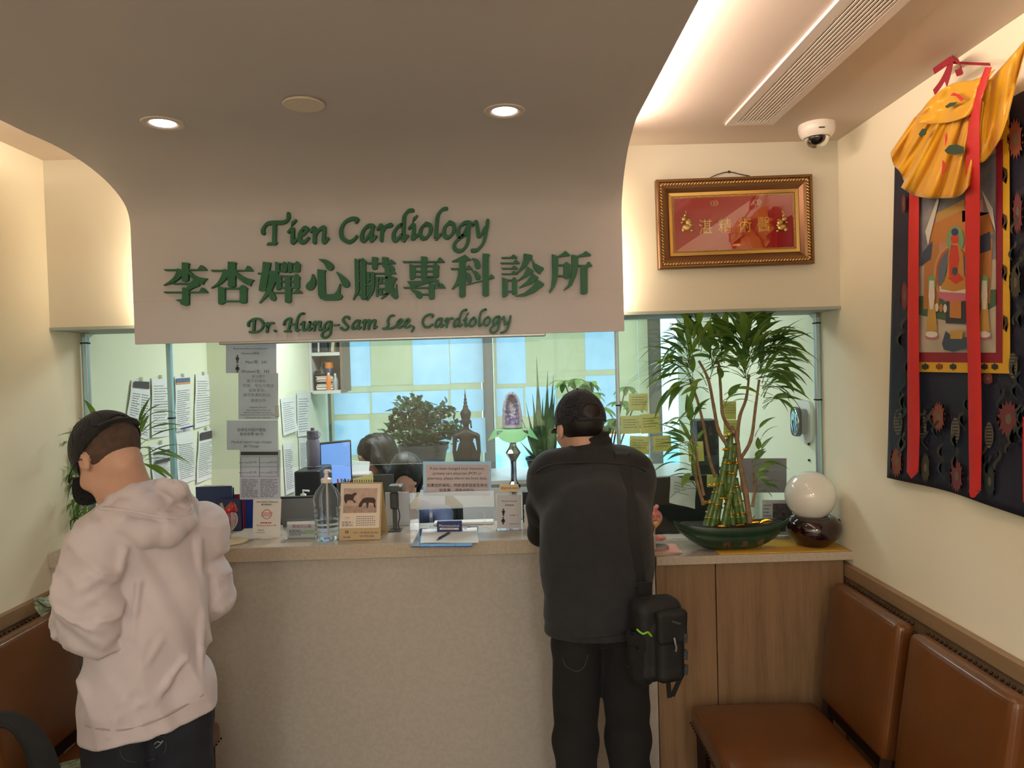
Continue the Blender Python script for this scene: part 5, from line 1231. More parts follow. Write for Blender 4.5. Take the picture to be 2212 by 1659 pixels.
# small stool that carries the pedestal
so = thing('plant_stool', 'low grey stool carrying the silver pedestal', 'stool', (pg.x, yg, 0)); MB().bb((pg.x-.13, yg-.10, .70), (pg.x+.13, yg+.09, .739), bev=.004).build('seat', m_desk, so)
for sx in (-1, 1):
    for sy in (-1, 1): MB().bb((pg.x+sx*.10-.012, yg+sy*.07-.012, 0), (pg.x+sx*.10+.012, yg+sy*.07+.012, .70)).build('leg', m_desk, so)
ge = thing('geode', 'purple amethyst geode standing on the silver pedestal', 'geode', (pg.x, yg, zs_+.001))
hg = (925-846)*k_
def geod(P):
    Q = P-A3((pg.x, yg, zs_+.001)); t = np.clip(Q[..., 2]/hg, 0, 1); w_ = .066*np.sqrt(np.clip(1-t**3.0, 0.02, 1))
    o = np.sqrt((Q[..., 0]/w_)**2+((Q[..., 1]-.0)/.055)**2)*w_-w_; o = np.maximum(o*.8, np.maximum(Q[..., 2]-hg*(1-.6*(Q[..., 0]/.09)**2), -Q[..., 2]))-.003*vnoise(P*60.); return o
def geode_mid(c):
    Q = c-A3((pg.x, yg, zs_)); t = np.clip(Q[:, 2]/hg, 0, 1); return (Q[:, 1] < -.020) & (np.abs(Q[:, 0]) < .047*np.sqrt(1-t**3)) & (t > .1) & (t < .93)
def geod2(P):
    d = geod(P); Q = P-A3((pg.x, yg, zs_)); cav = ell(Q, (0, -.06, hg*.52), (.044, .045, hg*.40)); return smax(d, -(cav+.006*vnoise(P*110.)), .003)
blob('rock', geod2, A3((pg.x-.09, yg-.08, zs_-.005)), A3((pg.x+.09, yg+.08, zs_+hg+.02)), .0045, [mat('geode_rim', S(150, 140, 150), .6, bump=(60, .5)), mat('amethyst', S(62, 44, 82), .15, bump=(90, 1), vary=(S(110, 90, 130), 40))], ge, 0, geode_mid)
# ------------------------------------------------------------------ snake plant and money tree
def potted(name, lab, x, y, z, r, h, m, sx=1):
    t = thing(name, lab, 'potted plant', (x, y, z)); MB().lathe([(0, 0), (r*.7, 0), (r*.75, .01), (r, h), (r*1.05, h), (r*1.05, h+.02), (r*.92, h+.02), (r*.9, h-.02), (0, h-.02)], (x, y, z), 30).build('pot', m, t, 40)
    MB().lathe([(0, h-.015), (r*.9, h-.015)], (x, y, z), 24).build('soil', m_soil, t); return t
ysk = 4.92; ps_ = atY(1172, 1000, ysk); sn = potted('snake_plant', 'tall upright snake plant left of the cap wearer', ps_.x, ysk, 1.0, .11, .12, mat('dark_pot', S(60, 60, 64), .5))
lf = MB(); R_ = random.Random(8)
for (tx, ty, bx, w_) in ((1159, 768, 1168, .05), (1150, 850, 1165, .05), (1183, 800, 1178, .055), (1196, 808, 1182, .05), (1172, 860, 1172, .055), (1136, 870, 1162, .03), (1124, 895, 1160, .022), (1140, 930, 1164, .03), (1198, 850, 1186, .05), (1206, 905, 1188, .045), (1120, 950, 1160, .02), (1165, 900, 1168, .05), (1187, 880, 1180, .055), (1153, 905, 1166, .05)):
    o = atY(bx, 968, ysk+R_.uniform(-.05, .05)); o.z = 1.11; e = atY(tx, ty, ysk+R_.uniform(-.10, .10)); leaf(lf, o, e-o, (e-o).length, w_, .0, up=(R_.uniform(-.5, .5), -1, 0), seg=9, fold=.3, shape=2)
lf.build('foliage', leafmat('snake_leaf', S(40, 62, 40), S(96, 116, 72), .4, .08), sn, 180)
ymt = 4.6; pm_ = atY(1300, 1000, ymt); st2 = thing('plant_stool', 'grey stool under the leafy palmate tree', 'stool', (pm_.x, ymt, 0)); MB().bb((pm_.x-.14, ymt-.12, .70), (pm_.x+.14, ymt+.12, .739), bev=.004).build('seat', m_desk, st2); [MB().bb((pm_.x+a*.11-.012, ymt+b*.09-.012, 0), (pm_.x+a*.11+.012, ymt+b*.09+.012, .70)).build('leg', m_desk, st2) for a in (-1, 1) for b in (-1, 1)]; mt_ = potted('money_tree', 'leafy potted tree with palmate leaves behind the cap wearer', pm_.x, ymt, .74, .12, .18, mat('pot_white', S(190, 190, 186), .4))
br = MB(); lf = MB()
ends = ((1218, 822), (1248, 818), (1262, 835), (1280, 850), (1300, 880), (1342, 868), (1352, 835), (1330, 905), (1372, 870), (1362, 905), (1310, 920), (1240, 850), (1276, 825))
for x, y in ends:
    e = atY(x, y, ymt+R_.uniform(-.15, .15)); s_ = Vector((pm_.x+R_.uniform(-.02, .02), ymt, .90)); m1 = s_.lerp(e, .6)+Vector((0, 0, .03)); br.tube(cat_rom([s_, m1, e], 6), .0045, 6)
    for k in range(7): a = 2*PI*k/7+R_.random(); leaf(lf, e, (math.cos(a), math.sin(a)*.7, R_.uniform(-.5, .25)), R_.uniform(.085, .125), .040, .9, shape=1, seg=6, fold=.2)
br.tube(cat_rom([(pm_.x, ymt, .9), (pm_.x+.01, ymt, 1.1), (pm_.x, ymt, 1.25)], 5), .016, 9)
br.build('stems', m_stem, mt_, 60); lf.build('foliage', leafmat('money_leaf', S(60, 110, 50), S(120, 160, 80), .4, .4), mt_, 180)
# ------------------------------------------------------------------ two seated clerks
def clerk(lab, hp, Ff, Uf, hair_col, shirt, body_y, seat_x, hair_style, hand_t):
    fr = frame(Ff, Uf); M = Mloc(fr); c = np.array(hp); nk = np.array((seat_x, body_y, hp[2]-.20)); Fv = A3((hand_t[0]-seat_x, hand_t[1]-body_y, 0)); Fv /= np.linalg.norm(Fv); hip_ = np.array((seat_x, body_y, .58))-Fv*.10; Rv = np.cross(Fv, ZA)
    sL, sR = nk-Rv*.16-ZA*.06, nk+Rv*.16-ZA*.06; hL = A3((*hand_t, .77))-Rv*.09; hR = A3((*hand_t, .77))+Rv*.09; eL, eR = sL*.5+hL*.5-ZA*.08-Rv*.05, sR*.5+hR*.5-ZA*.08+Rv*.05
    root = thing('person', lab, 'person', (seat_x, body_y, 0))
    k1 = hip_+Fv*.38-Rv*.09; k2 = hip_+Fv*.38+Rv*.09; f1 = k1*A3((1, 1, 0))+ZA*.06; f2 = k2*A3((1, 1, 0))+ZA*.06
    def bodyf(P):
        d = head_sdf(P, c, M, .97); d = smin(d, rcone(P, c+M@A3((0, -.03, -.05)), nk, .046, .05), .02); d = smin(d, rcone(P, nk-ZA*.07, hip_, .08, .10, Fv, .7), .04); d = smin(d, rcone(P, sL, sR, .04, .04), .03)
        for s_, e_, h_ in ((sL, eL, hL), (sR, eR, hR)): d = smin(d, chain(P, [(*s_, .04), (*e_, .034), (*h_, .024)], .02), .02)
        for h_, k_, f_ in ((hip_-Rv*.08, k1, f1), (hip_+Rv*.08, k2, f2)): d = smin(d, chain(P, [(*h_, .07), (*k_, .05), (*f_, .038)], .03), .03)
        for h_, s_ in ((hL, 1), (hR, -1)): d = smin(d, hand_sdf(P, h_, Fv, (0, 0, 1), .35, .85, s_), .01)
        return d
    lo, hi = box_of([c, hip_, k1, k2, hL, hR, f1, f2], .17); lo[2] = .01; blob('body', bodyf, lo, hi, .0115, m_skinf, root)
    def shirtf(P):
        d = rcone(P, nk-ZA*.09, hip_+ZA*.02, .125, .135, Fv, .7); d = smin(d, rcone(P, sL, sR, .06, .06), .05)
        for s_, e_, h_ in ((sL, eL, hL), (sR, eR, hR)): d = smin(d, smax(chain(P, [(*s_, .058), (*e_, .05), (*h_, .036)], .02), (P-h_)@((h_-e_)/np.linalg.norm(h_-e_))+.01, .004), .015)
        return d-.004*vnoise(P*A3((14, 14, 22)))
    lo, hi = box_of([nk, hip_, eL, eR, hL, hR], .19); blob('shirt', shirtf, lo, hi, .010, shirt, root)
    def trf(P):
        d = None
        for h_, k_, f_ in ((hip_-Rv*.08, k1, f1), (hip_+Rv*.08, k2, f2)):
            e = chain(P, [(*h_, .09), (*k_, .066), (*(f_+ZA*.05), .055)], .03); d = e if d is None else smin(d, e, .02)
        return d
    lo, hi = box_of([hip_, k1, k2, f1, f2], .12); blob('trousers', trf, lo, hi, .012, m_blk, root)
    for f_ in (f1, f2):
        blob('shoe', lambda P, f_=f_: smax(ell(P, f_*A3((1, 1, 0))+Fv*.05+ZA*.03, (.045, .12, .036), np.array([Rv, Fv, ZA]).T), -P[..., 2]+.001, .003), f_*A3((1, 1, 0))-A3((.2, .2, .01)), f_*A3((1, 1, 0))+A3((.2, .2, .12)), .011, m_shoe, root)
    hair_style(root, c, M, hair_col)
    ch = thing('office_chair', ('black swivel chair under the long haired seated person' if 'long' in lab else 'black swivel chair under the person bending over the desk'), 'chair', (hip_[0], hip_[1], 0)); sx, sy = hip_[0], hip_[1]
    MB().box((sx, sy, .44), (.44, .42, .05), None, .02).build('seat', m_shoe, ch, 40); MB().cyl((sx, sy, .05), (sx, sy, .42), .025).build('column', m_alu, ch, 40)
    MB().box(Vector((sx, sy, .72))-Vector(Fv)*.24, (.40, .05, .42), Matrix([list(Rv), list(Fv), list(ZA)]).transposed(), .02).build('backrest', m_shoe, ch, 40)
    for k in range(5): a = 2*PI*k/5; MB().tube([(sx, sy, .07), (sx+.26*math.cos(a), sy+.26*math.sin(a), .04)], [.02, .014], 8).build('leg', m_shoe, ch, 40)
    return root
def long_hair(root, c, M, m):
    q0 = lambda q: tuple(c+M@A3(q))
    side = M@A3((1, 0, 0))
    def f(P):
        Q = (P-A3(c))@M; d = ell(Q, (0, -.02, .030), (.090, .108, .102)); face = ell(Q, (0, .118, -.03), (.085, .066, .088)); d = smax(d, -face, .015)
        d = smin(d, chain(P, [(*q0((.0, -.08, .03)), .075), (*(c+A3((.10, .03, -.06))), .070), (*(c+A3((.17, .02, -.17))), .055), (*(c+A3((.22, 0, -.30))), .035)], .03), .03)
        for sd_ in (-1, 1): d = smin(d, chain(P, [(*q0((sd_*.045, -.01, .06)), .05), (*q0((sd_*.072, .0, -.02)), .034), (*q0((sd_*.072, -.01, -.12)), .028), (*q0((sd_*.06, -.03, -.22)), .018)], .03), .02)
        return d-.004*vnoise(np.stack([Q[..., 0]*60, Q[..., 1]*60, Q[..., 2]*8], -1))
    lo, hi = box_of([c, c+A3((.22, 0, -.32))], .15); blob('hair', f, lo, hi, .0065, m, root)
def tied_hair(root, c, M, m):
    def f(P):
        Q = (P-A3(c))@M; d = ell(Q, (0, -.018, .032), (.088, .110, .102)); face = ell(Q, (.018, .118, -.012), (.070, .074, .094)); d = smax(d, -face, .012); d = smax(d, -(np.abs(Q[..., 0]-.012)-.0012) if False else d, .0001)
        d = smin(d, rcone(Q, (0, -.10, .0), (.0, -.15, -.12), .045, .03), .03); d = smin(d, rcone(Q, (-.07, .01, .02), (-.085, -.02, -.10), .03, .02), .02); d = smin(d, rcone(Q, (.07, .01, .02), (.085, -.02, -.10), .03, .02), .02)
        part = np.sqrt((Q[..., 0]-.02)**2+(Q[..., 2]-.135)**2*.0); return d-.003*vnoise(np.stack([Q[..., 0]*70, Q[..., 1]*10, Q[..., 2]*30], -1))
    blob('hair', f, c-.22, c+.2, .0065, m, root)
h1 = atY(808, 984, 4.50)
clerk('person with long dark hair seated sideways at the office desk, head lowered', h1, (-.86, -.30, -.42), (-.36, .0, .90), m_hair, mat('maroon_top', S(88, 40, 44), .8), 4.52, h1.x+.15, long_hair, (h1.x-.24, 4.42))
h2 = atY(874, 1034, 3.72)
clerk('person with black parted hair bending low over the desk behind the insurance sign', h2, (.22, -.86, -.44), (.30, -.36, .88), m_hair, mat('blue_scrubs', S(60, 70, 100), .8), 4.02, h2.x-.0, tied_hair, (h2.x+.05, 3.55))
mk = thing('face_mask', 'white face mask worn by the person bending low over the desk', 'face mask', tuple(h2)); fr2 = frame((.22, -.86, -.44), (.30, -.36, .88)); M2 = Mloc(fr2); hh = np.array(h2)
def maskf(P):
    Q = (P-A3(hh))@M2; return smax(ell(Q, (0, .050, -.055), (.064, .066, .060)), -ell(Q, (0, .048, -.052), (.061, .063, .058)), .001)*1.0
def maskf2(P):
    Q = (P-A3(hh))@M2; return smax(smax(maskf(P), .035-Q[..., 1], .002), Q[..., 2]+.018, .002)
blob('mask', maskf2, hh-.15, hh+.15, .003, mat('mask_white', S(220, 224, 228), .8), mk)
# ------------------------------------------------------------------ desk equipment
def monitor(lab, c, w_, h_, rz, m_screen, rx=0, stand=True, zdesk=.741, group=None):
    t = thing('computer_monitor', lab, 'monitor', (c[0], c[1], zdesk), group); R_ = rotm(rx, 0, rz); C = Vector(c)
    MB().box(C, (w_, .03, h_), R_, .004).build('casing', mat('monitor_black', S(20, 21, 24), .4), t)
    MB().box(C+R_ @ Vector((0, -.0158, 0)), (w_-.02, .001, h_-.02), R_).build('screen', m_screen, t)
    if stand:
        MB().bb((C.x-.02, C.y+.01, zdesk+.01), (C.x+.02, C.y+.03, C.z)).build('stand_neck', MATS['monitor_black'], t); MB().lathe([(0, 0), (.10, 0), (.10, .008), (0, .012)], (C.x, C.y+.02, zdesk), 28).build('stand_foot', MATS['monitor_black'], t, 40)
    return t
c = atY(723, 1000, 4.0); monitor('monitor with a bright blue screen left of the long haired person', c, .20, .24, .75, mat('blue_screen', S(90, 130, 200), .3, emit=(S(120, 160, 225), .8)))
bx = atY(680, 1035, 3.75); t = thing('desk_printer', 'black boxy printer under the lilac bottle', 'printer', (bx.x, 3.75, .741)); ztp = atY(680, 1010, 3.75).z
MB().bb((bx.x-.07, 3.62, .741), (bx.x+.06, 3.88, ztp), bev=.01).build('casing', mat('printer_black', S(34, 38, 42), .45), t); MB().bb((bx.x-.05, 3.615, .80), (bx.x+.04, 3.622, .86)).build('paper_slot', m_dark, t)
lb = thing('water_bottle', 'lilac insulated water bottle standing on the black printer', 'water bottle', (bx.x, 3.75, ztp)); kb = 3.75/F; hb = 88*kb
m_lil = mat('lilac_steel', S(140, 132, 160), .4, .2)
MB().lathe([(0, 0), (.030, 0), (.033, .004), (.034, hb*.62), (.028, hb*.70), (0, hb*.70)], (bx.x-.003, 3.75, ztp+.0005), 30).build('bottle_body', m_lil, lb, 50)
MB().lathe([(0, hb*.70), (.029, hb*.70), (.030, hb*.88), (.027, hb*.905), (.010, hb*.91), (.009, hb*.975), (0, hb*.985)], (bx.x-.003, 3.75, ztp+.0005), 28).build('lid', mat('lilac_lid', S(112, 104, 124), .5), lb, 50)
tubeo('handle', [(bx.x-.03, 3.75, ztp+hb*.84), (bx.x+.03, 3.72, ztp+hb*.74), (bx.x+.038, 3.74, ztp+hb*.82), (bx.x+.03, 3.76, ztp+hb*.86)], .003, MATS['lilac_lid'], lb, 6)
cpr = atY(772, 1005, 4.18); t = thing('fax_machine', 'pale grey fax machine with a tilted paper tray beside the blue screen', 'fax machine', (cpr.x, 4.18, .741))
MB().bb((cpr.x-.07, 4.10, .741), (cpr.x+.08, 4.22, cpr.z-.04), bev=.01).build('casing', m_desk, t); MB().box((cpr.x, 4.215, cpr.z-.03), (.12, .012, .10), rotm(-.4, .1, .1), .003).build('paper_tray', mat('pale_tray', S(190, 196, 196), .5), t)
# dark computer gear to the right
c = atY(1455, 1088, 3.32); monitor('large black monitor seen from behind right of the cap wearer', (c.x, 3.30, c.z), .36, .26, PI+.15, mat('off_screen', S(10, 12, 16), .1))
tw = atY(1520, 960, 3.9); t = thing('document_tower', 'tall dark rack standing behind the bamboo on the office desk', 'rack', (tw.x, 3.9, .741)); MB().bb((tw.x-.06, 3.8, .741), (tw.x+.055, 3.94, atY(1520, 905, 3.9).z), bev=.006).build('casing', mat('rack_black', S(24, 28, 32), .5), t)
for k in range(4): MB().bb((tw.x-.05, 3.795, .85+.12*k), (tw.x+.045, 3.801, .90+.12*k)).build('slot', mat('rack_slot', S(52, 62, 68), .4), t)
kbp = atY(1470, 1040, 3.5); t = thing('office_phone', 'dark desk phone behind the glass right of the cap wearer', 'phone', (kbp.x, 3.54, .741)); MB().box((kbp.x, 3.54, .84), (.22, .16, .19), None, .01).build('base', MATS['printer_black'], t); MB().box((kbp.x, 3.50, .945), (.2, .1, .02), rotm(.5, 0, 0), .004).build('keypad', mat('phone_grey', S(70, 84, 92), .4), t)
# grey framed monitor close behind the glass at the left
c = atY(645, 1110, 3.13); t = thing('computer_monitor', 'grey backed monitor behind the business card holder', 'monitor', (c.x, 3.14, .741))
a_, b_ = atY(602, 1073, 3.14), atY(690, 1160, 3.14); MB().bb((a_.x, 3.13, 1.0), (b_.x, 3.15, a_.z), bev=.004).build('casing', MATS['monitor_black'], t); MB().bb((a_.x+.008, 3.128, 1.01), (b_.x-.006, 3.1305, a_.z-.008)).build('back_panel', mat('monitor_grey', S(112, 114, 116), .45, .2), t); MB().bb((c.x-.02, 3.14, .74), (c.x+.02, 3.16, 1.02)).build('stand_neck', MATS['monitor_black'], t); MB().bb((c.x-.1, 3.134, .741), (c.x+.1, 3.28, .75)).build('stand_foot', MATS['monitor_black'], t)
# blue file sorters
m_blu = mat('blue_plastic', S(30, 52, 92), .35); m_blu2 = mat('bright_blue_plastic', S(34, 70, 150), .35); m_redp = mat('red_plastic', S(140, 34, 44), .4)
for i, (x0, y0, x1, y1, Y_, mm, lab) in enumerate(((422, 1052, 503, 1110, 3.07, m_blu, 'blue transparent file holder behind the red heart model'), (500, 1068, 526, 1120, 3.10, m_redp, 'red file holder edge right of the blue holder'), (470, 1078, 522, 1150, 3.05, mat('navy_file', S(34, 40, 80), .4), 'navy file box behind the red heart model'), (505, 1080, 558, 1098, 3.16, m_blu2, 'bright blue tray farthest right of the file holders'))):
    a_, b_ = atY(x0, y0, Y_), atY(x1, y1, Y_); zb0 = 1.096 if Y_ < 3.1 else .742; zb0 = 1.0955 if Y_ <= 3.07 else .742
    t = thing('file_holder', lab, 'file holder', ((a_.x+b_.x)/2, Y_, zb0), 'file holders at the left end of the desk'); MB().bb((a_.x, Y_, zb0), (b_.x, Y_+.003, a_.z), bev=.0014).build('front_panel', mm, t); MB().bb((a_.x, Y_+.0035, zb0), (b_.x, Y_+.020, zb0+.003)).build('bottom', mm, t); MB().bb((a_.x, Y_+.021, zb0), (b_.x, Y_+.023, a_.z-.01)).build('rear_panel', mm, t)
    if i == 0:
        for k in range(3): MB().box(((a_.x+b_.x)/2+.01*k-.01, Y_+.007+.004*k, (zb0+a_.z)/2+.008), (.12, .0015, a_.z-zb0-.01), rotm(0, .05*k-.05, 0)).build('paper', m_pap, t)
# ------------------------------------------------------------------ things on the reception counter
ZT = 1.0955
m_acr = glass('clear_acrylic', (.93, .96, .98), .12); m_acrb = glass('blue_acrylic', (.45, .62, .9), .12); m_guard = glass('sky_reflection_acrylic', (.74, .86, 1.0), .22)  # the guard's blue tint paints in the reflected sky
def quadY(x0, y0, x1, y1, Y_): return [atY(a, b, Y_) for a, b in ((x0, y0), (x1, y0), (x1, y1), (x0, y1))]
def onZ(x, y, z=ZT): return atZ(x, y, z)
# red anatomical heart on a round cream stand
p = onZ(505, 1168); hx, hy = p.x, 2.845
hm = thing('heart_model', 'clear and red anatomical heart model on a cream base at the left of the desk', 'heart model', (hx, hy, ZT)); kh = hy/F
MB().lathe([(0, 0), (.062, 0), (.065, .004), (.064, .009), (.03, .014), (0, .015)], (hx, hy, ZT), 40).build('base', mat('cream_base', S(220, 206, 176), .35), hm, 40)
MB().cyl((hx-.005, hy, ZT+.012), (hx-.005, hy, ZT+.05), .004).build('stand_rod', m_alu, hm, 60)
hc = np.array(atY(497, 1122, hy)); hc[1] = hy
cryst = mat('clear_resin', S(214, 200, 200), .12, trans=.5)
blob('clear_heart', lambda P: smin(ell(P, hc+A3((.0, 0, .0)), (.030, .026, .036)), ell(P, hc+A3((-.006, 0, -.025)), (.020, .018, .024)), .015), hc-.07, hc+.07, .003, cryst, hm)
blob('red_aorta', lambda P: smin(chain(P, [(*(hc+A3((-.008, -.006, .012))), .012), (*(hc+A3((-.004, -.004, .036))), .014), (*(hc+A3((.010, 0, .052))), .012), (*(hc+A3((.022, 0, .036))), .009)], .01), chain(P, [(*(hc+A3((.006, 0, .050))), .005), (*(hc+A3((.008, 0, .066))), .0045)], .004), .004), hc-.08, hc+.09, .003, mat('red_enamel', S(168, 30, 34), .25, coat=.5), hm)
ves = MB(); R_ = random.Random(5)
for k in range(9):
    a = R_.uniform(-2.6, -.5); q = [hc+A3((math.cos(a)*.031*math.sin(t), math.sin(a)*.027*math.sin(t), .036*math.cos(t)))+A3((R_.uniform(-.003, .003), 0, 0)) for t in (.3, .8, 1.3, 1.9, 2.4)]; ves.tube(cat_rom(q, 4), .0013, 5)
ves.build('red_vessels', mat('red_vessel', S(170, 40, 70), .4), hm, 180)
for s_, mm in ((-1, m_acr),): MB().tube([hc+A3((-.02, 0, .02)), hc+A3((-.030, 0, .05)), hc+A3((-.034, 0, .066))], [.007, .006, .006], 10).build('clear_vessel', cryst, hm, 60)
# welcome card on an acrylic easel (no code printed)
c = quadY(546, 1086, 605, 1168, 2.90); dz = ZT-c[2].z; c = [v+Vector((0, 0, dz)) for v in c]; c[0].y += .02; c[1].y += .02; c[0].x -= .004
wc = thing('display_card', 'white new patient welcome card with pink logo and red phone number', 'card', tuple(c[3])); nC = (0, -1, .1)
sheet('card', c, m_pap, wc, nC, thick=.0015); MB().prism([c[2]+Vector((-.01, .004, 0)), c[2]+Vector((.0, .06, 0)), c[1]+Vector((-.01, .004, -.05))], (-.02, 0, 0)).build('easel_back', m_acr, wc)
txt(c, 'New Patient Welcome', .5, .1, .0125, wc, width=.085); txt(c, '歡迎新病人', .5, .17, .009, wc)
m_pk = mat('pink_print', S(205, 130, 140), .7)
def disc(c, u, v, r, m, par, ry=None, off=.0016, name='printed_shape', n=24):
    ux = (c[1]-c[0]).normalized(); uz = (c[0]-c[3]).normalized(); un = ux.cross(uz); o = bil(c, u, v)+un*off
    return MB().add([o+ux*r*math.cos(a)+uz*(ry or r)*math.sin(a) for a in [2*PI*i/n for i in range(n)]], [tuple(range(n))]).build(name, m, par)
disc(c, .5, .40, .020, m_pk, wc); disc(c, .5, .40, .016, m_pap, wc, off=.0019)
dashes(c, wc, nC, .3, .7, .34, .46, 4, .02, 2, m_pk, (.04, .1), .0022); txt(c, '000-000-0000', .5, .66, .011, wc, m_red, width=.055) if False else dashes(c, wc, nC, .28, .78, .60, .64, 1, .03, 3, m_red, (.05, .09), .0022)
txt(c, 'Flushing Commons 88', .5, .715, .009, wc, m_red, width=.078); txt(c, 'Scan me', .3, .82, .007, wc); txt(c, 'for more info', .3, .88, .006, wc)
# business card holder
c = quadY(618, 1132, 683, 1166, 2.87); dz = ZT+.004-c[2].z; c = [v+Vector((0, 0, dz)) for v in c]
bh = thing('business_card_holder', 'clear holder with pink lettered business cards left of the pump bottle', 'card holder', tuple(c[3])); x0, x1 = c[0].x, c[1].x; z1 = c[0].z
for k in range(5): MB().bb((x0+.003, 2.873+.0012*k, ZT+.003), (x1-.003, 2.874+.0012*k, z1-.003)).build('business_card', m_pap, bh)
MB().bb((x0-.002, 2.866, ZT), (x1+.002, 2.868, z1-.012)).build('holder_front', m_acr, bh); MB().bb((x0-.002, 2.882, ZT), (x1+.002, 2.884, z1+.006)).build('holder_back', m_acr, bh); MB().bb((x0-.002, 2.8681, ZT), (x1+.002, 2.8819, ZT+.002)).build('holder_floor', m_acr, bh)
c = [v+Vector((0, .003, 0)) for v in c]; txt(c, '醫健天心臟', .52, .42, .012, bh, mat('magenta_print', S(190, 90, 130), .7), width=.075, off=.0008); dashes(c, bh, nG, .1, .7, .52, .9, 4, .05, 8, None, (.05, .15), .0008); band(c, bh, nG, .6, .95, .55, .8, mat('pale_green_print', S(190, 200, 150), .7), .0006)
# big clear pump bottle
p = onZ(709, 1166); bx_, by_ = p.x, 2.84; ks = by_/F; pb = thing('pump_bottle', 'large clear ribbed sanitiser bottle with white pump beside the calendar', 'bottle', (bx_, by_, ZT))
m_pet = mat('clear_pet', S(225, 232, 236), .06, trans=.92); m_pet.node_tree.nodes['Principled BSDF'].inputs['IOR'].default_value = 1.12
pr = [(0, .001), (.036, .001), (.043, .008)]
zq = .008
for k in range(7): pr += [(.0435, zq+.004), (.0435, zq+.010), (.0415, zq+.0125), (.0435, zq+.015)]; zq += .017
pr += [(.044, .132), (.046, .15), (.0455, .17), (.036, .195), (.021, .215), (.017, .222), (.017, .226), (0, .226)]
MB().lathe([(r*1.16, z) for r, z in pr], (bx_, by_, ZT), 44).build('bottle_body', m_pet, pb, 60)
MB().lathe([(0, .002), (.038, .003), (.041, .012), (.0415, .085), (0, .086)], (bx_, by_, ZT), 32).build('gel', glass('clear_gel', (.93, .96, .97), .05), pb, 60)
MB().lathe([(0, .226), (.021, .226), (.0215, .240), (.016, .243), (.008, .246), (.007, .262), (.010, .264), (.010, .275), (0, .277)], (bx_, by_, ZT), 28).build('pump_collar', mat('pump_white', S(226, 220, 214), .35), pb, 50)
MB().tube([(bx_-.002, by_, ZT+.272), (bx_+.014, by_-.004, ZT+.2725), (bx_+.022, by_-.006, ZT+.268)], [.006, .0055, .004], 10).build('pump_nozzle', MATS['pump_white'], pb, 60); MB().cyl((bx_, by_, ZT+.02), (bx_+.001, by_, ZT+.226), .0035).build('dip_tube', MATS['pump_white'], pb, 60)
# small pump bottle further back
p = atY(655, 1065, 3.3); b2 = bottle('pump_bottle', 'small white pump top behind the grey backed monitor', p.x, 3.3, .741, [(0, 0), (.035, 0), (.036, p.z-.80), (.015, p.z-.765), (0, p.z-.765)], mat('pale_bottle', S(214, 216, 210), .4), m_white, .014, (p.z-.767, p.z-.745)); MB().tube([(p.x, 3.3, p.z-.02), (p.x, 3.3, p.z+.012), (p.x+.03, 3.29, p.z+.01)], .005, 8).build('pump_nozzle', m_white, b2, 50)
# desk calendar with two horses
yc0, yc1 = 2.83, 2.90; cA = atY(735, 1045, yc1); 
cTL, cTR, cBR, cBL = atY(737, 1046, 2.875), atY(826, 1046, 2.875), atY(822, 1172, 2.815), atY(733, 1170, 2.815)
dz = ZT-(cBR.z+cBL.z)/2; c = [cTL+Vector((0, 0, dz)), cTR+Vector((0, 0, dz)), cBR, cBL]; c[2].z = c[3].z = ZT+.001
cal = thing('desk_calendar', 'tent desk calendar with a picture of two dark horses', 'calendar', tuple(c[3])); m_tan = mat('kraft_tan', S(186, 162, 120), .7); nK = (c[1]-c[0]).cross(c[0]-c[3]).normalized()
sheet('easel_front', c, m_tan, cal, nK, thick=.0015)
back = [c[0]+Vector((0, .002, 0)), c[1]+Vector((0, .002, 0)), c[2]+Vector((.012, .115, 0)), c[3]+Vector((.012, .115, 0))]
MB().grid(lambda u, v: bil(back, u, v), 2, 2, .0015).build('easel_back', m_tan, cal); MB().grid(lambda u, v: bil([c[2]*.98+c[1]*.02+Vector((0, .003, .003)), c[2]+Vector((.010, .108, .003)), c[2]+Vector((.010, .108, .001)), c[2]+Vector((0, .003, .001))], u, v), 1, 1, .0005).build('easel_floor', m_tan, cal)
pg_ = [bil(c, .0, .03), bil(c, .97, .03), bil(c, .96, .80), bil(c, .0, .80)]; pg_ = [v+nK*.003 for v in pg_]; sheet('page', pg_, mat('calendar_page', S(222, 208, 192), .7), cal, nK, thick=.001)
u_ = .003
band(pg_, cal, nK, .08, .92, .10, .66, mat('photo_dusk', S(178, 150, 134), .6, vary=(S(196, 172, 156), 60)), .0014, 'photograph')
band(pg_, cal, nK, .08, .92, .50, .66, mat('photo_sand', S(150, 124, 110), .6, vary=(S(176, 152, 136), 90)), .0016, 'photograph')
m_horse = mat('photo_horse', S(58, 36, 34), .6)
def pshape(c, pts, m, par, off=.0024, name='printed_shape', nk=None):
    P = [bil(c, a, b)+nk*off for a, b in pts]; bm = bmesh.new(); vs = [bm.verts.new(p) for p in P]; bm.faces.new(vs); bmesh.ops.triangulate(bm, faces=list(bm.faces)); bm.verts.index_update()
    o = MB().add([v.co.copy() for v in bm.verts], [[v.index for v in f.verts] for f in bm.faces]).build(name, m, par); bm.free(); return o
pshape(pg_, [(.10, .25), (.16, .23), (.28, .24), (.36, .20), (.40, .21), (.41, .26), (.38, .25), (.34, .31), (.33, .37), (.40, .40), (.37, .44), (.30, .38), (.20, .37), (.15, .44), (.17, .48), (.12, .42), (.09, .34)], m_horse, cal, nk=nK, name='printed_horse')
pshape(pg_, [(.46, .50), (.50, .42), (.56, .34), (.66, .31), (.84, .32), (.89, .37), (.88, .46), (.90, .54), (.86, .55), (.83, .44), (.72, .43), (.70, .55), (.67, .55), (.65, .43), (.58, .44), (.54, .52), (.49, .54)], m_horse, cal, nk=nK, name='printed_horse')
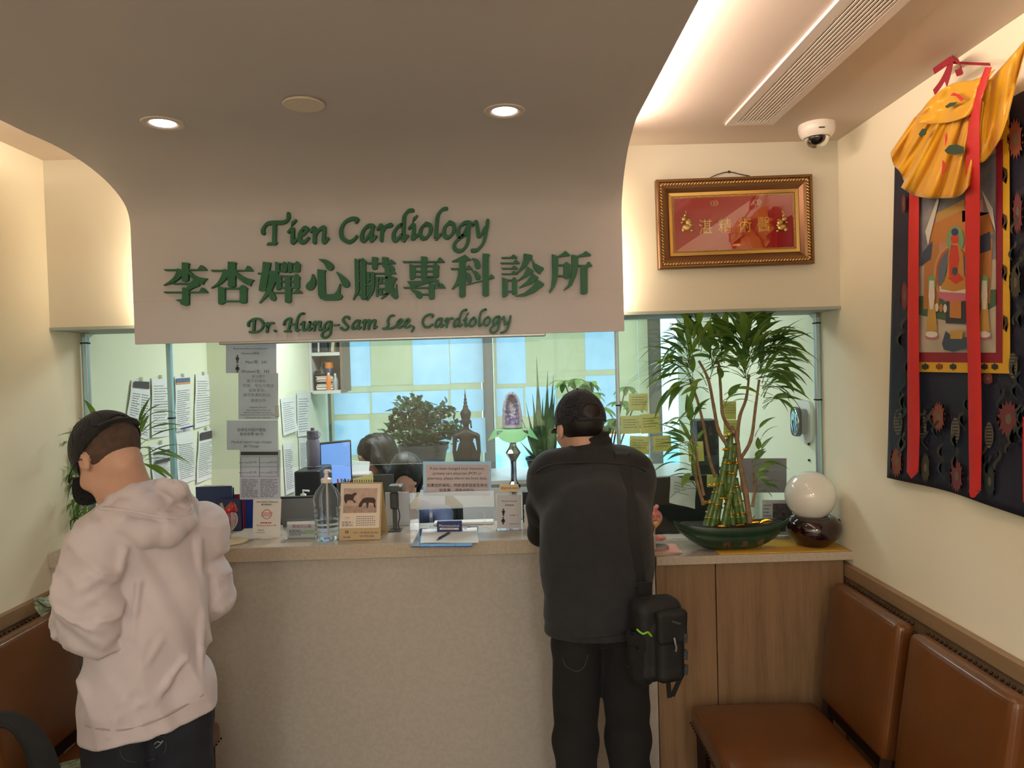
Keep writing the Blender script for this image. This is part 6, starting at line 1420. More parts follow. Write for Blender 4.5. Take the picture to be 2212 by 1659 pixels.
txt(pg_, '三  2026' if False else '三月', .18, .79, .010, cal, m_red, off=.0016); dashes(pg_, cal, nK, .42, .9, .72, .96, 5, .018, 4, m_inkg, (.035, .04), .0016); dashes(pg_, cal, nK, .06, .34, .84, .96, 5, .012, 9, m_inkg, (.04, .1), .0016)
m_indigo = mat('indigo_print', S(58, 50, 100), .7); disc(c, .18, .86, .007, m_indigo, cal, .0055, .0022); disc(c, .18, .86, .0035, m_tan, cal, .003, .0026); txt(c, '洪新·健康', .18, .965, .007, cal, m_indigo, off=.002, width=.028); txt(c, '65岁了，要了解红蓝卡医疗保险！', .65, .895, .009, cal, m_indigo, off=.002, width=.098); txt(c, '347-878-8288', .67, .955, .007, cal, m_indigo, off=.002, width=.055)
coil = MB(); 
for k in range(17):
    o = bil(c, .05+.9*k/16, .0); coil.tube([o+Vector((0, .004+.006*math.cos(a), .002+.008*math.sin(a))) for a in [2*PI*j/10 for j in range(10)]], .0009, 5, closed=True)
coil.build('wire_coil', m_shoe, cal, 180)
# card terminal on an arm with its cord
p = atY(858, 1060, 2.96); te = thing('card_terminal', 'dark grey payment terminal on a post right of the calendar', 'card terminal', (p.x, 2.97, ZT)); m_tg = mat('terminal_grey', S(58, 60, 64), .4)
a_ = atY(842, 1046, 2.97); b_ = atY(872, 1058, 2.97); MB().bb((a_.x, 2.93, b_.z), (b_.x, 2.985, a_.z), bev=.004).build('reader_head', m_tg, te); a_ = atY(843, 1062, 2.97); b_ = atY(862, 1098, 2.97); MB().bb((a_.x, 2.95, b_.z), (b_.x, 2.978, a_.z), bev=.006).build('reader_body', mat('terminal_dark', S(44, 46, 50), .4), te); MB().bb((a_.x+.008, 2.962, ZT), (b_.x-.008, 2.972, b_.z+.002)).build('post', m_tg, te); MB().bb((a_.x-.01, 2.94, ZT), (b_.x+.01, 2.985, ZT+.006), bev=.002).build('foot', m_tg, te)
tubeo('cord', [(b_.x-.002, 2.96, b_.z+.004), (b_.x+.004, 2.955, b_.z-.03), (b_.x-.002, 2.955, ZT+.03), (b_.x+.002, 2.95, ZT+.008)], .0022, m_shoe, te, 6); MB().cyl((p.x+.018, 2.929, a_.z+.03), (p.x+.018, 2.934, a_.z+.03), .006).build('camera_eye', m_alu, te, 60)
# white board leaning behind, note pads
a_, b_ = atY(832, 1064, 3.06), atY(886, 1147, 3.06); single('white_panel', MB().bb((a_.x, 3.055, ZT), (b_.x, 3.061, a_.z), bev=.001), mat('pale_grey_board', S(178, 180, 184), .5), 'pale grey upright panel behind the payment terminal', 'panel')
a_, b_ = atY(806, 1026, 3.35), atY(850, 1048, 3.35); t = thing('notepad', 'black spiral notepad standing behind the calendar', 'notepad', (a_.x, 3.35, .741)); MB().bb((a_.x, 3.35, .741), (b_.x, 3.36, a_.z), bev=.001).build('cover', m_tg, t)
cl_ = MB(); [cl_.tube([(a_.x+.006+k*.0092, 3.355+.005*math.cos(q), a_.z+.006*math.sin(q)) for q in [2*PI*j/8 for j in range(8)]], .001, 4, closed=True) for k in range(10)]; cl_.build('spiral', m_ink, t, 180)
a_, b_ = atY(762, 1030, 3.2), atY(806, 1043, 3.2); t = thing('yellow_folder', 'pale yellow folder edge standing behind the calendar', 'folder', (a_.x, 3.2, .741)); MB().prism([(a_.x, 3.2, .741), (b_.x, 3.2, .741), (b_.x, 3.2, a_.z+.012), (a_.x, 3.2, a_.z-.01)], (0, .004, 0)).build('cover', mat('pale_yellow', S(220, 214, 150), .7), t)
t = thing('pen_cup', 'small cup of coloured pens behind the clear pump bottle', 'pen cup', (atY(742, 1035, 3.4).x, 3.4, .741)); xo = atY(742, 1035, 3.4).x; zo = atY(742, 1045, 3.4).z; MB().lathe([(0, 0), (.03, 0), (.032, zo-.741), (.029, zo-.741), (.027, .01), (0, .01)], (xo, 3.4, .741), 24).build('cup', m_tg, t, 50)
for k, cc in enumerate((S(200, 60, 50), S(70, 150, 60), S(40, 60, 150), S(210, 180, 60))): MB().cyl((xo-.012+.008*k, 3.4, .76), (xo-.026+.017*k, 3.395, zo+.025), .0035).build('pen', mat('pen_%d' % k, cc, .4), t, 60)
# insurance change notice in a blue edged holder, clear acrylic guard below it
c = quadY(920, 1004, 1056, 1066, 2.975); ins = thing('counter_sign', 'notice about changed insurance in English and Chinese in a pale blue frame', 'sign', tuple(c[3])); m_pb = mat('pale_blue_frame', S(166, 208, 240), .4)
e = quadY(914, 997, 1061, 1071, 2.979); sheet('frame', [v+Vector((0, .001, 0)) for v in e], m_pb, ins, nG, thick=.003); sheet('paper', c, mat('mauve_paper', S(196, 184, 188), .8), ins, nG, thick=.0008)
for s_, v in (('If you have changed your insurance,', .20), ('primary care physician (PCP) or', .37), ('pharmacy, please inform the front desk.', .54)): txt(c, s_, .5, v, .0165, ins, width=[.225, .20, .245][[.20, .37, .54].index(v)], off=.0012)
txt(c, '如果您的保险，药房或家庭医生有任', .5, .775, .018, ins, width=.25); txt(c, '何变更，请告诉前台。', .5, .95, .018, ins, width=.15)
lz = e[2].z
for x in (e[3].x+.03, e[2].x-.03): MB().bb((x-.006, 2.981, ZT), (x+.006, 2.985, lz+.02)).build('leg', m_acr, ins)
a_, b_ = atY(884, 1064, 2.965), atY(1070, 1144, 2.965)
ac_ = thing('acrylic_guard', 'clear acrylic guard with a pass-through slot under the insurance sign', 'acrylic guard', ((a_.x+b_.x)/2, 2.965, ZT)); xm0, xm1, zm_ = atY(905, 1100, 2.965).x, atY(1068, 1100, 2.965).x, atY(985, 1098, 2.965).z
MB().bb((a_.x, 2.963, zm_), (b_.x, 2.967, a_.z), bev=.001).build('upper_sheet', m_guard, ac_); MB().bb((a_.x, 2.963, ZT), (xm0, 2.967, zm_-.0005)).build('side_sheet', m_guard, ac_); MB().bb((xm1-.002, 2.963, ZT), (b_.x, 2.967, zm_-.0005)).build('side_sheet', m_guard, ac_); tubeo('polished_rim', [(xm0, 2.962, ZT), (xm0, 2.962, zm_-.012), (xm0+.012, 2.962, zm_), (xm1-.012, 2.962, zm_), (xm1, 2.962, zm_-.012)], .0013, m_edge, ac_, 6, False, 4)
a_, b_ = atY(935, 1100, 3.02), atY(1066, 1145, 3.02); single('document_tray', MB().bb((a_.x, 3.03, ZT), (b_.x, 3.085, ZT+.012), bev=.002), m_white, 'white document tray on the desk behind the clear acrylic guard', 'tray')
# restroom sign
c = quadY(1074, 1070, 1126, 1142, 2.92); dz = ZT+.004-c[2].z; c = [v+Vector((0, 0, dz)) for v in c]; rs = thing('restroom_sign', 'restroom password sign with two pictograms in a clear stand left of the leaning person', 'sign', tuple(c[3])); e = [c[0]+Vector((-.006, .004, .006)), c[1]+Vector((.006, .004, .006)), c[2]+Vector((.006, .004, -.0035)), c[3]+Vector((-.006, .004, -.0035))]
sheet('holder', e, m_acr, rs, nG, thick=.003); sheet('paper', c, mat('grey_paper', S(196, 196, 200), .8), rs, nG); MB().bb((e[3].x, 2.90, ZT), (e[2].x, 2.945, ZT+.002)).build('holder_base', m_acr, rs)
txt(c, 'Restroom Password', .5, .2, .008, rs, width=.06); txt(c, '洗手間密碼', .5, .33, .008, rs, width=.035); icon(c, .26, .63, .030, rs); icon(c, .25, .88, .030, rs, True); txt(c, 'Men/男:  241', .7, .63, .006, rs, width=.035); txt(c, 'Women/女: 342', .7, .88, .006, rs, width=.04)
# yellow e-mail note taped above it
c = quadY(1079, 1046, 1120, 1063, 3.003); t = thing('email_note', 'small yellow note with a red handwritten e-mail address above the restroom sign', 'note', tuple(c[3])); sheet('note', c, mat('note_cream', S(226, 206, 160), .8), t, nG); txt(c, '@gmail.com', .5, .68, .014, t, m_red, width=.068)
# pen pot behind the leaning person
p = onZ(1152, 1150); wx, wy = p.x-.004, 2.93; t = thing('pen_pot', 'white ribbed pot of pens partly behind the leaning person', 'pen pot', (wx, wy, ZT)); prf = [(0, 0), (.026, 0)]
for k in range(8): prf += [(.028+(.002 if k % 2 else 0), .004+.011*k)]
prf += [(.029, .095), (.026, .095), (.024, .01), (0, .01)]; MB().lathe(prf, (wx, wy, ZT), 28).build('pot', mat('ribbed_white', S(214, 206, 202), .4), t, 60); MB().cyl((wx-.005, wy, ZT+.02), (wx-.012, wy, ZT+.135), .004).build('pen', m_ink, t, 60); MB().cyl((wx+.004, wy, ZT+.02), (wx-.002, wy+.004, ZT+.125), .004).build('pen', mat('teal_pen', S(40, 90, 100), .4), t, 60)
a_, b_ = atY(1128, 1062, 3.06), atY(1160, 1148, 3.06); single('black_box_file', MB().bb((a_.x, 3.05, ZT), (b_.x, 3.09, a_.z), bev=.003), MATS['monitor_black'], 'black box file behind the pen pot', 'box file')
# clipboard, paper, pen, blue card holder
q = [onZ(x, y, ZT+.002) for x, y in ((908, 1143), (1033, 1138), (1018, 1181), (888, 1182))]
cb = thing('clipboard', 'translucent blue clipboard lying on the front edge of the desk', 'clipboard', tuple((q[0]+q[2])/2)); MB().prism([q[3], q[2], q[1], q[0]], (0, 0, .003)).build('board', m_acrb, cb); tubeo('board_edge', [v+Vector((0, 0, .0015)) for v in q], .0018, mat('blue_edge', S(40, 84, 170), .3), cb, 6, True, 1)
q = [onZ(x, y, ZT+.0056) for x, y in ((912, 1143), (1030, 1139), (1034, 1172), (908, 1173))]; pp = thing('paper_sheet', 'white sheets of paper lying on the blue clipboard', 'paper', tuple(q[3]))
MB().grid(lambda u, v: bil(q, u, v)+Vector((0, 0, .0006*math.sin(6*u))), 8, 4, .0005).build('sheet', m_pap, pp); dashes(q, pp, (0, 0, 1), .45, .9, .05, .2, 2, .04, 3, None, (.05, .12), .0011)
a_, b_ = onZ(943, 1166, ZT+.011), onZ(971, 1150, ZT+.011); pn = thing('pen', 'navy ballpoint pen lying on the paper of the clipboard', 'pen', tuple(a_)); d_ = (b_-a_).normalized(); MB().tube([a_, a_+d_*.008, a_+d_*.012, b_-d_*.004, b_], [.001, .003, .0045, .0045, .003], 12).build('barrel', mat('navy_pen', S(28, 38, 84), .3), pn, 60); MB().tube([a_+d_*.0, a_+d_*.012], [.0012, .0047], 12).build('tip', m_alu, pn, 60); MB().tube([b_-d_*.04+Vector((0, -.002, .0052)), b_+Vector((0, -.002, .005))], .0013, 6).build('clip', m_alu, pn, 60)
c = quadY(943, 1122, 997, 1145, 2.885); dz = ZT-c[2].z; c = [v+Vector((0, 0, dz)) for v in c]; for_ = c[0]; t = thing('card_dispenser', 'royal blue appointment card holder at the top of the clipboard', 'card holder', tuple(c[3])); MB().bb((c[0].x, 2.887, ZT+.001), (c[1].x, 2.915, c[0].z), bev=.003).build('body', mat('royal_blue', S(34, 46, 110), .35), t)
cc2 = [v+Vector((0, .0008, 0)) for v in c]; txt(cc2, 'FARXIGA-PILLS' if False else 'Pharmaceutical', .5, .42, .010, t, m_pap, width=.08, off=.0006); band(cc2, t, nG, .12, .88, .52, .70, m_pap, .0006); dashes(cc2, t, nG, .2, .8, .55, .68, 1, .05, 3, mat('blue_print', S(60, 80, 150), .7), (.05, .1), .0009)
# ------------------------------------------------------------------ sticky notes and papers on the right glass
m_sticky = blind_mat('sticky_paper', (S(206, 200, 140), S(212, 206, 150)))
labs = ['highest yellow sticky note near the window frame', 'left yellow sticky note of the second row on the glass', 'right yellow sticky note of the second row on the glass', 'left yellow sticky note of the third row on the glass', 'right yellow sticky note of the third row on the glass', 'yellow sticky note right of the third row, in front of the dark rack', 'lone yellow sticky note high behind the bamboo canes', 'sticky note under the lone high one behind the bamboo', 'half hidden sticky note at the shoulder of the leaning person', 'low yellow sticky note behind the bamboo canes']
for i, (x0, y0, x1, y1, s_) in enumerate(((1358, 850, 1399, 887, .5), (1341, 898, 1382, 937, -2), (1383, 894, 1425, 936, -4), (1360, 942, 1403, 981, 2), (1411, 941, 1450, 975, -3), (1487, 954, 1520, 997, -4), (1562, 867, 1590, 906, 0), (1563, 907, 1598, 946, 0), (1396, 990, 1409, 1030, 0), (1527, 1025, 1550, 1052, 0))):
    c = quadY(x0, y0, x1, y1, YG+.0062 if x0 > 1345 else YG+.0062); R_ = rotm(0, math.radians(s_), 0); m0 = (c[0]+c[2])/2; c = [m0+R_ @ (v-m0) for v in c]
    t = thing('sticky_note', labs[i], 'sticky note', tuple(c[3]), 'yellow sticky notes on the glass'); sheet('note', c, m_sticky, t, nG, curl=lambda u, v: 0); dashes(c, t, nG, .12, .9, .15, .7, 4, .03, i+200, m_inkg, (.08, .25), GO)
c = quadY(1599, 990, 1699, 1064, YG+.0065); t = thing('glass_notice', 'large mauve grey paper on the glass behind the white glass globe', 'paper', tuple(c[3])); sheet('sheet', c, blind_mat('mauve_film', (S(168, 156, 160), S(172, 160, 162))), t, nG)
c = [atY(1448, 1026, YG+.03), atY(1503, 1040, YG+.01), atY(1501, 1099, YG+.03), atY(1446, 1086, YG+.05)]; t = thing('crumpled_paper', 'crumpled white paper behind the left end of the boat planter', 'paper', tuple(c[3])); sheet('sheet', c, m_pap, t, nG, curl=lambda u, v: .006*math.sin(7*u+3*v)*math.sin(5*v)); dashes(c, t, nG, .15, .8, .15, .6, 4, .02, 31, m_inkg, (.05, .2), .010)
c = quadY(1646, 1090, 1712, 1166, YG+.02); c = [v+Vector((0, 0, 1.011-c[2].z)) for v in c]; t = thing('small_calendar', 'small dark desk calendar picture behind the boat planter', 'calendar', tuple(c[3])); sheet('page', c, mat('mauve_paper', S(196, 184, 188), .8), t, nG, thick=.001); band(c, t, nG, .35, .98, .1, .9, mat('dark_photo', S(60, 44, 48), .6, vary=(S(110, 90, 92), 70)), .0016, 'photograph'); dashes(c, t, nG, .05, .3, .1, .5, 4, .03, 6, m_inkg, (.05, .1), .0016)
# convex mirror on the office right wall
c0 = atX(1722, 910, XR-.045); mr = thing('wall_mirror', 'small rounded mirror on a white bracket on the wall right of the bamboo', 'mirror', (XR-.03, c0.y, c0.z)); hz = .078
def sq(r, n=36, ax=1.0, az=1.0, p=3.0):
    return [(abs(math.cos(a))**(2/p)*math.copysign(1, math.cos(a))*r*ax, abs(math.sin(a))**(2/p)*math.copysign(1, math.sin(a))*r*az) for a in [2*PI*i/n for i in range(n)]]
def pill(x0, x1, ry, rz, y, z): b = MB(); pts = [(x0, y+a, z+b_) for a, b_ in sq(1, 36, ry, rz, 4)]; b.prism(pts[::-1], (x1-x0, 0, 0)); return b
pill(XR-.016, XR-.001, .072, .092, c0.y, c0.z).build('wall_plate', m_white, mr, 40); pill(XR-.05, XR-.016, .035, .055, c0.y-.01, c0.z).build('bracket', mat('grey_bracket', S(150, 152, 150), .4), mr, 40)
b = pill(XR-.060, XR-.050, .050, .064, c0.y-.012, c0.z); b.build('mirror_rim', mat('dark_rim', S(60, 62, 66), .35), mr, 40)
mm_ = MB(); RR = rotm(0, 0, -.55); mm_.lathe([(0, 0), (.02, .0006), (.034, .002), (.044, .005)], (0, 0, 0), 30, None, 1, 1); 
mf = MB(); mf.v = [(XR-.0605-(.006-math.hypot(v[0], v[1])**2*3), c0.y-.012+v[0]*1.05, c0.z+v[1]*1.35) for v in mm_.v]; mf.f = mm_.f; mf.build('mirror_glass', mat('mirror', S(225, 235, 240), .03, 1), mr, 180)
for z in (.10, .17): MB().ball((XR-.004, c0.y-.02, c0.z-z), .006).build('anchor_plug', m_ink, mr, 60)
# ------------------------------------------------------------------ lucky bamboo in a boat shaped planter
ZR = 1.0105
yb = 2.842; pl_, pr_ = atY(1456, 1130, yb), atY(1700, 1120, yb); bxc = (pl_.x+pr_.x)/2; bL = (pr_.x-pl_.x)/2
zt_l = pl_.z; zb0 = ZR; hB_ = zt_l-zb0
lbm = thing('bamboo_planter', 'green boat shaped ceramic planter with tied lucky bamboo at the right of the counter', 'potted plant', (bxc, yb, zb0))
m_cer = mat('green_glaze', S(22, 50, 38), .34, coat=.15, vary=(S(36, 66, 46), 18), bump=(30, .3))
def hull(u, v, ins=0):
    """u along the boat -1..1, v across 0..1 (rim, keel, rim)"""
    a = PI*v; sh = (1-abs(u)**2.6)**.55 if abs(u) < 1 else 0; w_ = (.070-ins)*max(sh, .12)+(.0022*math.sin(v*50) if not ins else 0); rim = hB_*(.90+.12*u*u+.06*abs(u)**6)
    keel = hB_*(.0+.62*abs(u)**2.6)+ins; z = rim-(rim-keel)*(math.sin(a)**.8); y = math.cos(a)*w_*(1 if True else 1)
    x = u*bL*(1-.16*(math.sin(a)**1.5)*abs(u)); rib = 0
    return (bxc+x, yb-y+(-1 if y > 0 else 1)*rib*0, zb0+z+rib)
MB().grid(lambda u, v: hull(-1+2*u, v), 44, 44, .004).build('planter', m_cer, lbm, 60)
MB().grid(lambda u, v: (bxc+(-1+2*u)*bL*.93, yb+(-1+2*v)*.0655*max((1-abs(-1+2*u)**2.6)**.55, .05), zb0+hB_*(.90+.10*(-1+2*u)**2)+.004*mnoise.noise((u*20, v*6, 1))), 40, 10).build('soil', m_soil, lbm, 60)
cuL = [(bxc-.02, '一'), (0, '')]
m_glyph = mat('worn_red_gold', S(120, 84, 66), .5)
for i, ch in enumerate(('帆', '風', '順')):
    uu = (atY((1568, 1607, 1643)[i], 1165, yb-.05).x-bxc)/bL; p0_, pu, pd = Vector(hull(uu, .20)), Vector(hull(uu, .12)), Vector(hull(uu, .28)); up_ = (pu-pd).normalized(); n_ = Vector((1, 0, 0)).cross(up_)
    text_mesh(ch, .030, p0_-Vector((.014, 0, 0))-up_*.013+n_*.0035, (1, 0, 0), up_, m_glyph, lbm, 'raised_character', width=.028, extr=.0016)
for k in range(12): MB().ball(hull(-.8+k*.145, .13 if k % 2 else .34), (.009, .004, .004), 10).build('brown_dab', mat('brown_glaze', S(110, 80, 54), .4), lbm, 180)
# canes
m_cane = mat('green_cane', S(66, 100, 44), .35, coat=.3, vary=(S(96, 122, 58), 30)); m_br = mat('tan_branch', S(150, 124, 92), .7, vary=(S(118, 94, 66), 50)); m_gold = mat('gold_ribbon', S(220, 160, 30), .18, .9)
R_ = random.Random(21); zs0 = zb0+hB_*.76
def cane(x0, y0p, x1, y1p, dy0, dy1, r=.0125):
    a = atY(x0, y0p, yb+dy0); a.z = zs0-.006; e = atY(x1, y1p, yb+dy1); b = MB(); n = max(3, int((e-a).length/.045)); path, rad = [], []
    for i in range(n):
        for t, rr in ((0, 1.12), (.12, 1.0), (.88, .98), (.999, 1.1)): path.append(a.lerp(e, (i+t)/n)); rad.append(r*rr)
    b.tube(path, rad, 10); b.build('cane', m_cane, lbm, 50); MB().tube([e-(e-a).normalized()*.004, e+(e-a).normalized()*.004], r*1.02, 10).build('cane_cap', mat('cut_cane', S(40, 38, 30), .6), lbm, 50)
    for t in (R_.uniform(.2, .45), R_.uniform(.5, .8)):
        c_ = a.lerp(e, t); ax = (e-a).normalized(); sx = ax.orthogonal().normalized(); sy = ax.cross(sx); MB().tube([c_+(sx*math.cos(q)+sy*math.sin(q))*(r*1.14)+ax*.004*math.sin(2*q) for q in [2*PI*k/12 for k in range(12)]], .0026, 6, closed=True).build('gold_tie', m_gold, lbm, 180)
    return e
for q in ((1522, 1120, 1556, 1030, -.022, 0), (1535, 1120, 1568, 990, -.025, 0), (1545, 1120, 1575, 950, .01, 0), (1520, 1120, 1550, 1050, 0, .0), (1610, 1120, 1588, 1035, -.02, .01), (1598, 1120, 1572, 985, 0, 0), (1575, 1120, 1585, 960, .02, .0), (1560, 1120, 1590, 1000, -.03, 0), (1585, 1120, 1560, 1010, -.012, .01), (1605, 1118, 1584, 1050, .02, 0), (1540, 1120, 1580, 975, .03, 0), (1570, 1118, 1578, 940, -.005, -.005)): cane(*q)
for (x, y, w_) in ((1541, 1048, .030), (1533, 1085, .038), (1567, 970, .022), (1573, 1000, .030), (1583, 1022, .028), (1590, 1050, .026), (1572, 940, .02), (1560, 1075, .045), (1590, 1000, .02)):
    o = atY(x, y, yb-.012); MB().tube([o+Vector((math.cos(a)*w_*.5, math.sin(a)*.016, .002*math.sin(3*a))) for a in [2*PI*k/16 for k in range(16)]], .0034, 6, closed=True).build('gold_tie', m_gold, lbm, 180)
gr_ = MB()
for k in range(26):
    o = Vector((bxc+R_.uniform(-.07, .12), yb+R_.uniform(-.04, .02), zs0+R_.uniform(.002, .02))); d_ = Vector((R_.uniform(-1, 1), R_.uniform(-1, .4), R_.uniform(0, .9))).normalized()
    leaf(gr_, o, d_, R_.uniform(.03, .07), .009, R_.uniform(.5, 1.6), shape=0, seg=6, fold=.6, twist=R_.uniform(0, 3))
gr_.build('gold_ribbon', m_gold, lbm, 60)
def branch(pts, r0=.007, dy=None, m=None):
    dy = dy or [0]*len(pts); q0_ = [atY(x, y, yb+dy[i]) for i, (x, y) in enumerate(pts)]
    if pts[0][1] > 1110: q0_[0].z = zs0-.004
    p = cat_rom(q0_, 5); n = len(p); return MB().tube(p, [r0*(1-.45*i/n)*(1+.12*(i % 5 == 0)) for i in range(n)], 8).build('branch', m or m_br, lbm, 60), p
BR = [(((1620, 1115), (1610, 1060), (1598, 1000), (1592, 950), (1580, 920)), .0095), (((1585, 935), (1570, 915), (1560, 890), (1556, 830), (1552, 780)), .006), (((1592, 950), (1598, 900), (1612, 860), (1618, 810)), .006), (((1570, 960), (1552, 930), (1542, 880), (1530, 820), (1510, 780)), .006), (((1545, 1030), (1532, 990), (1520, 920), (1505, 860), (1490, 820)), .0055), (((1600, 990), (1622, 950), (1632, 880), (1640, 820)), .006), (((1520, 1090), (1505, 1040), (1498, 1000)), .006), (((1625, 1095), (1632, 1050), (1628, 1020)), .005), (((1520, 1070), (1510, 1020), (1500, 960), (1492, 930)), .005)]
for pts, r in BR: branch(pts, r*1.35, [0, 0, R_.uniform(-.03, .03), R_.uniform(-.05, .05), R_.uniform(-.06, .06)][:len(pts)])
# leaf tufts: origin px, radius of directions
fol = MB(); stm = MB()
def tuft(x, y, n, ang0, ang1, L0, L1, W=.032, Y_=None, up=.3, dr=(.5, 1.3)):
    o = atY(x, y, (Y_ or yb)+R_.uniform(-.04, .04))
    for k in range(n):
        a = math.radians(R_.uniform(ang0, ang1)); d_ = Vector((math.cos(a), R_.uniform(-.75, .55), math.sin(a)))
        oo = o+Vector((R_.uniform(-.008, .008), R_.uniform(-.02, .02), R_.uniform(-.045, .06))); L = R_.uniform(L0, L1); mid = oo+d_.normalized()*L*.35
        stm.tube([oo, oo.lerp(mid, .5)+Vector((0, 0, .004)), mid], [.0016, .0013, .001], 5)
        dd = (d_.normalized()+Vector((0, 0, -.15))); leaf(fol, mid, dd, L*.75, R_.uniform(.7, 1.15)*W, R_.uniform(*dr), seg=8, fold=.22, twist=R_.uniform(-.5, .5))
for x, y, n, a0, a1, l0, l1 in ((1497, 815, 26, 90, 215, .13, .22), (1490, 770, 24, 70, 200, .12, .21), (1510, 740, 16, 60, 160, .10, .19), (1535, 790, 14, 20, 150, .10, .16), (1612, 800, 34, 20, 160, .12, .22), (1618, 750, 36, 10, 170, .12, .23), (1640, 810, 28, -15, 90, .13, .23), (1640, 770, 24, 10, 100, .13, .24), (1660, 790, 10, -20, 60, .10, .18), (1605, 740, 20, 40, 150, .12, .21), (1648, 860, 16, -20, 70, .10, .18), (1558, 770, 12, 60, 150, .10, .17), (1560, 860, 6, 20, 160, .08, .14), (1498, 985, 15, 70, 175, .09, .17), (1492, 930, 11, 60, 190, .10, .19), (1505, 1040, 7, 90, 200, .07, .14), (1630, 1030, 7, -10, 80, .08, .14), (1632, 1055, 4, -10, 60, .07, .11), (1636, 970, 4, 40, 110, .08, .12), (1530, 850, 6, 60, 200, .08, .14)): tuft(x, y, n, a0, a1, l0, l1)
def clampz(b, y1=YG-.012): b.v = [(v[0], min(v[1], y1) if v[2] > 1.3 else v[1], min(v[2], ZSO-.016)) for v in b.v]
clampz(stm); clampz(fol); mat('leaf_stalk', S(66, 96, 44), .5); fol.add(stm.v, stm.f); fol.build('foliage', m_bam, lbm, 180)
# white glass globe on a dark glazed bowl, yellow mat beneath
p = [atZ(x, y, ZR) for x, y in ((1552, 1196), (1848, 1192), (1800, 1163), (1640, 1168))]
yl = mat('yellow_mat', S(214, 166, 60), .6, bump=(200, .5)); x0m, x1m = p[0].x, XR-.012
single('woven_mat', MB().bb((x0m, 2.755, ZR), (x1m, 2.955, ZR+.003), bev=.001), yl, 'yellow ribbed mat under the dark glazed bowl', 'mat')
gx, gy = atY(1757, 1150, 2.86).x, 2.86; gz = ZR+.0032; kg = gy/F
gb = thing('glazed_bowl', 'dark brown glazed round bowl carrying the white glass globe', 'bowl', (gx, gy, gz)); rb = 58*kg
MB().lathe([(0, 0), (rb*.58, 0), (rb*.62, .006), (rb*.92, .035), (rb, .062), (rb*.97, .088), (rb*.78, .112), (rb*.62, .118), (rb*.56, .114), (rb*.50, .10), (0, .095)], (gx, gy, gz), 44).build('bowl_body', mat('oxblood_glaze', S(38, 16, 18), .12, coat=.8), gb, 60)
for s_ in (-1, 1): MB().ball((gx+s_*rb*.99, gy, gz+.090), (.012, .012, .009)).build('lug', MATS['oxblood_glaze'], gb, 180)
gl_ = thing('glass_globe', 'milky white glass globe resting in the dark bowl', 'globe', (gx-.012, gy, gz+.098)); rg = 53*kg
MB().ball((gx-.010, gy, gz+.0985+rg), rg, 48).build('globe', mat('milk_glass', S(226, 224, 216), .10, coat=.4), gl_, 180)
# second heart model with papers below
q = atZ(1418, 1190, ZR); hx, hy = q.x, 2.86
t0 = thing('brochure', 'stack of brochures under the pink heart model at the right of the leaning person', 'brochures', (hx+.01, hy, ZR)); MB().box((hx+.014, hy-.01, ZR+.003), (.14, .14, .006), rotm(0, 0, .15), .001).build('brochure', mat('brochure_grey', S(180, 172, 168), .6), t0); MB().box((hx+.02, hy-.012, ZR+.0085), (.13, .13, .004), rotm(0, 0, -.1)).build('brochure', mat('brochure_pink', S(210, 150, 130), .6), t0)
h2m = thing('heart_model', 'pink sectioned heart model on a grey stand right of the leaning person', 'heart model', (hx, hy, ZR+.011)); zz = ZR+.011
MB().lathe([(0, 0), (.050, 0), (.052, .006), (.045, .010), (0, .011)], (hx, hy, zz), 36).build('base', mat('grey_base', S(150, 146, 142), .5), h2m, 40); MB().cyl((hx-.004, hy, zz+.01), (hx-.004, hy, zz+.075), .005).build('stand_rod', m_alu, h2m, 60)
c2_ = A3((hx-.004, hy, zz+.118)); m_pkh = mat('heart_pink', S(186, 84, 88), .3, coat=.4, vary=(S(214, 150, 142), 50))
def h2f(P):
    d = smin(ell(P, c2_, (.034, .026, .034)), ell(P, c2_+A3((-.008, 0, -.022)), (.024, .020, .026)), .012)
    d = smin(d, chain(P, [(*(c2_+A3((.0, 0, .03))), .010), (*(c2_+A3((.014, 0, .044))), .008)], .01), .006)
    for q_ in ((-.012, -.024, .008), (.012, -.024, .004), (.0, -.022, -.016)): d = smax(d, -ell(P, c2_+A3(q_), (.009, .010, .011)), .003)
    return d
blob('heart', h2f, c2_-.07, c2_+.07, .0026, m_pkh, h2m); MB().ball(c2_+A3((.004, -.020, -.020)), (.014, .008, .012)).build('fat_pad', mat('heart_yellow', S(206, 170, 90), .4), h2m, 180)
MB().grid(lambda u, v: Vector((hx, hy, zz+.030))+Vector((math.cos(2*PI*u)*.036*v*(1+.18*math.cos(4*PI*u)), math.sin(2*PI*u)*.030*v, .008*math.cos(PI*v/2))), 24, 5, .010).build('cross_section', m_pkh, h2m, 60)
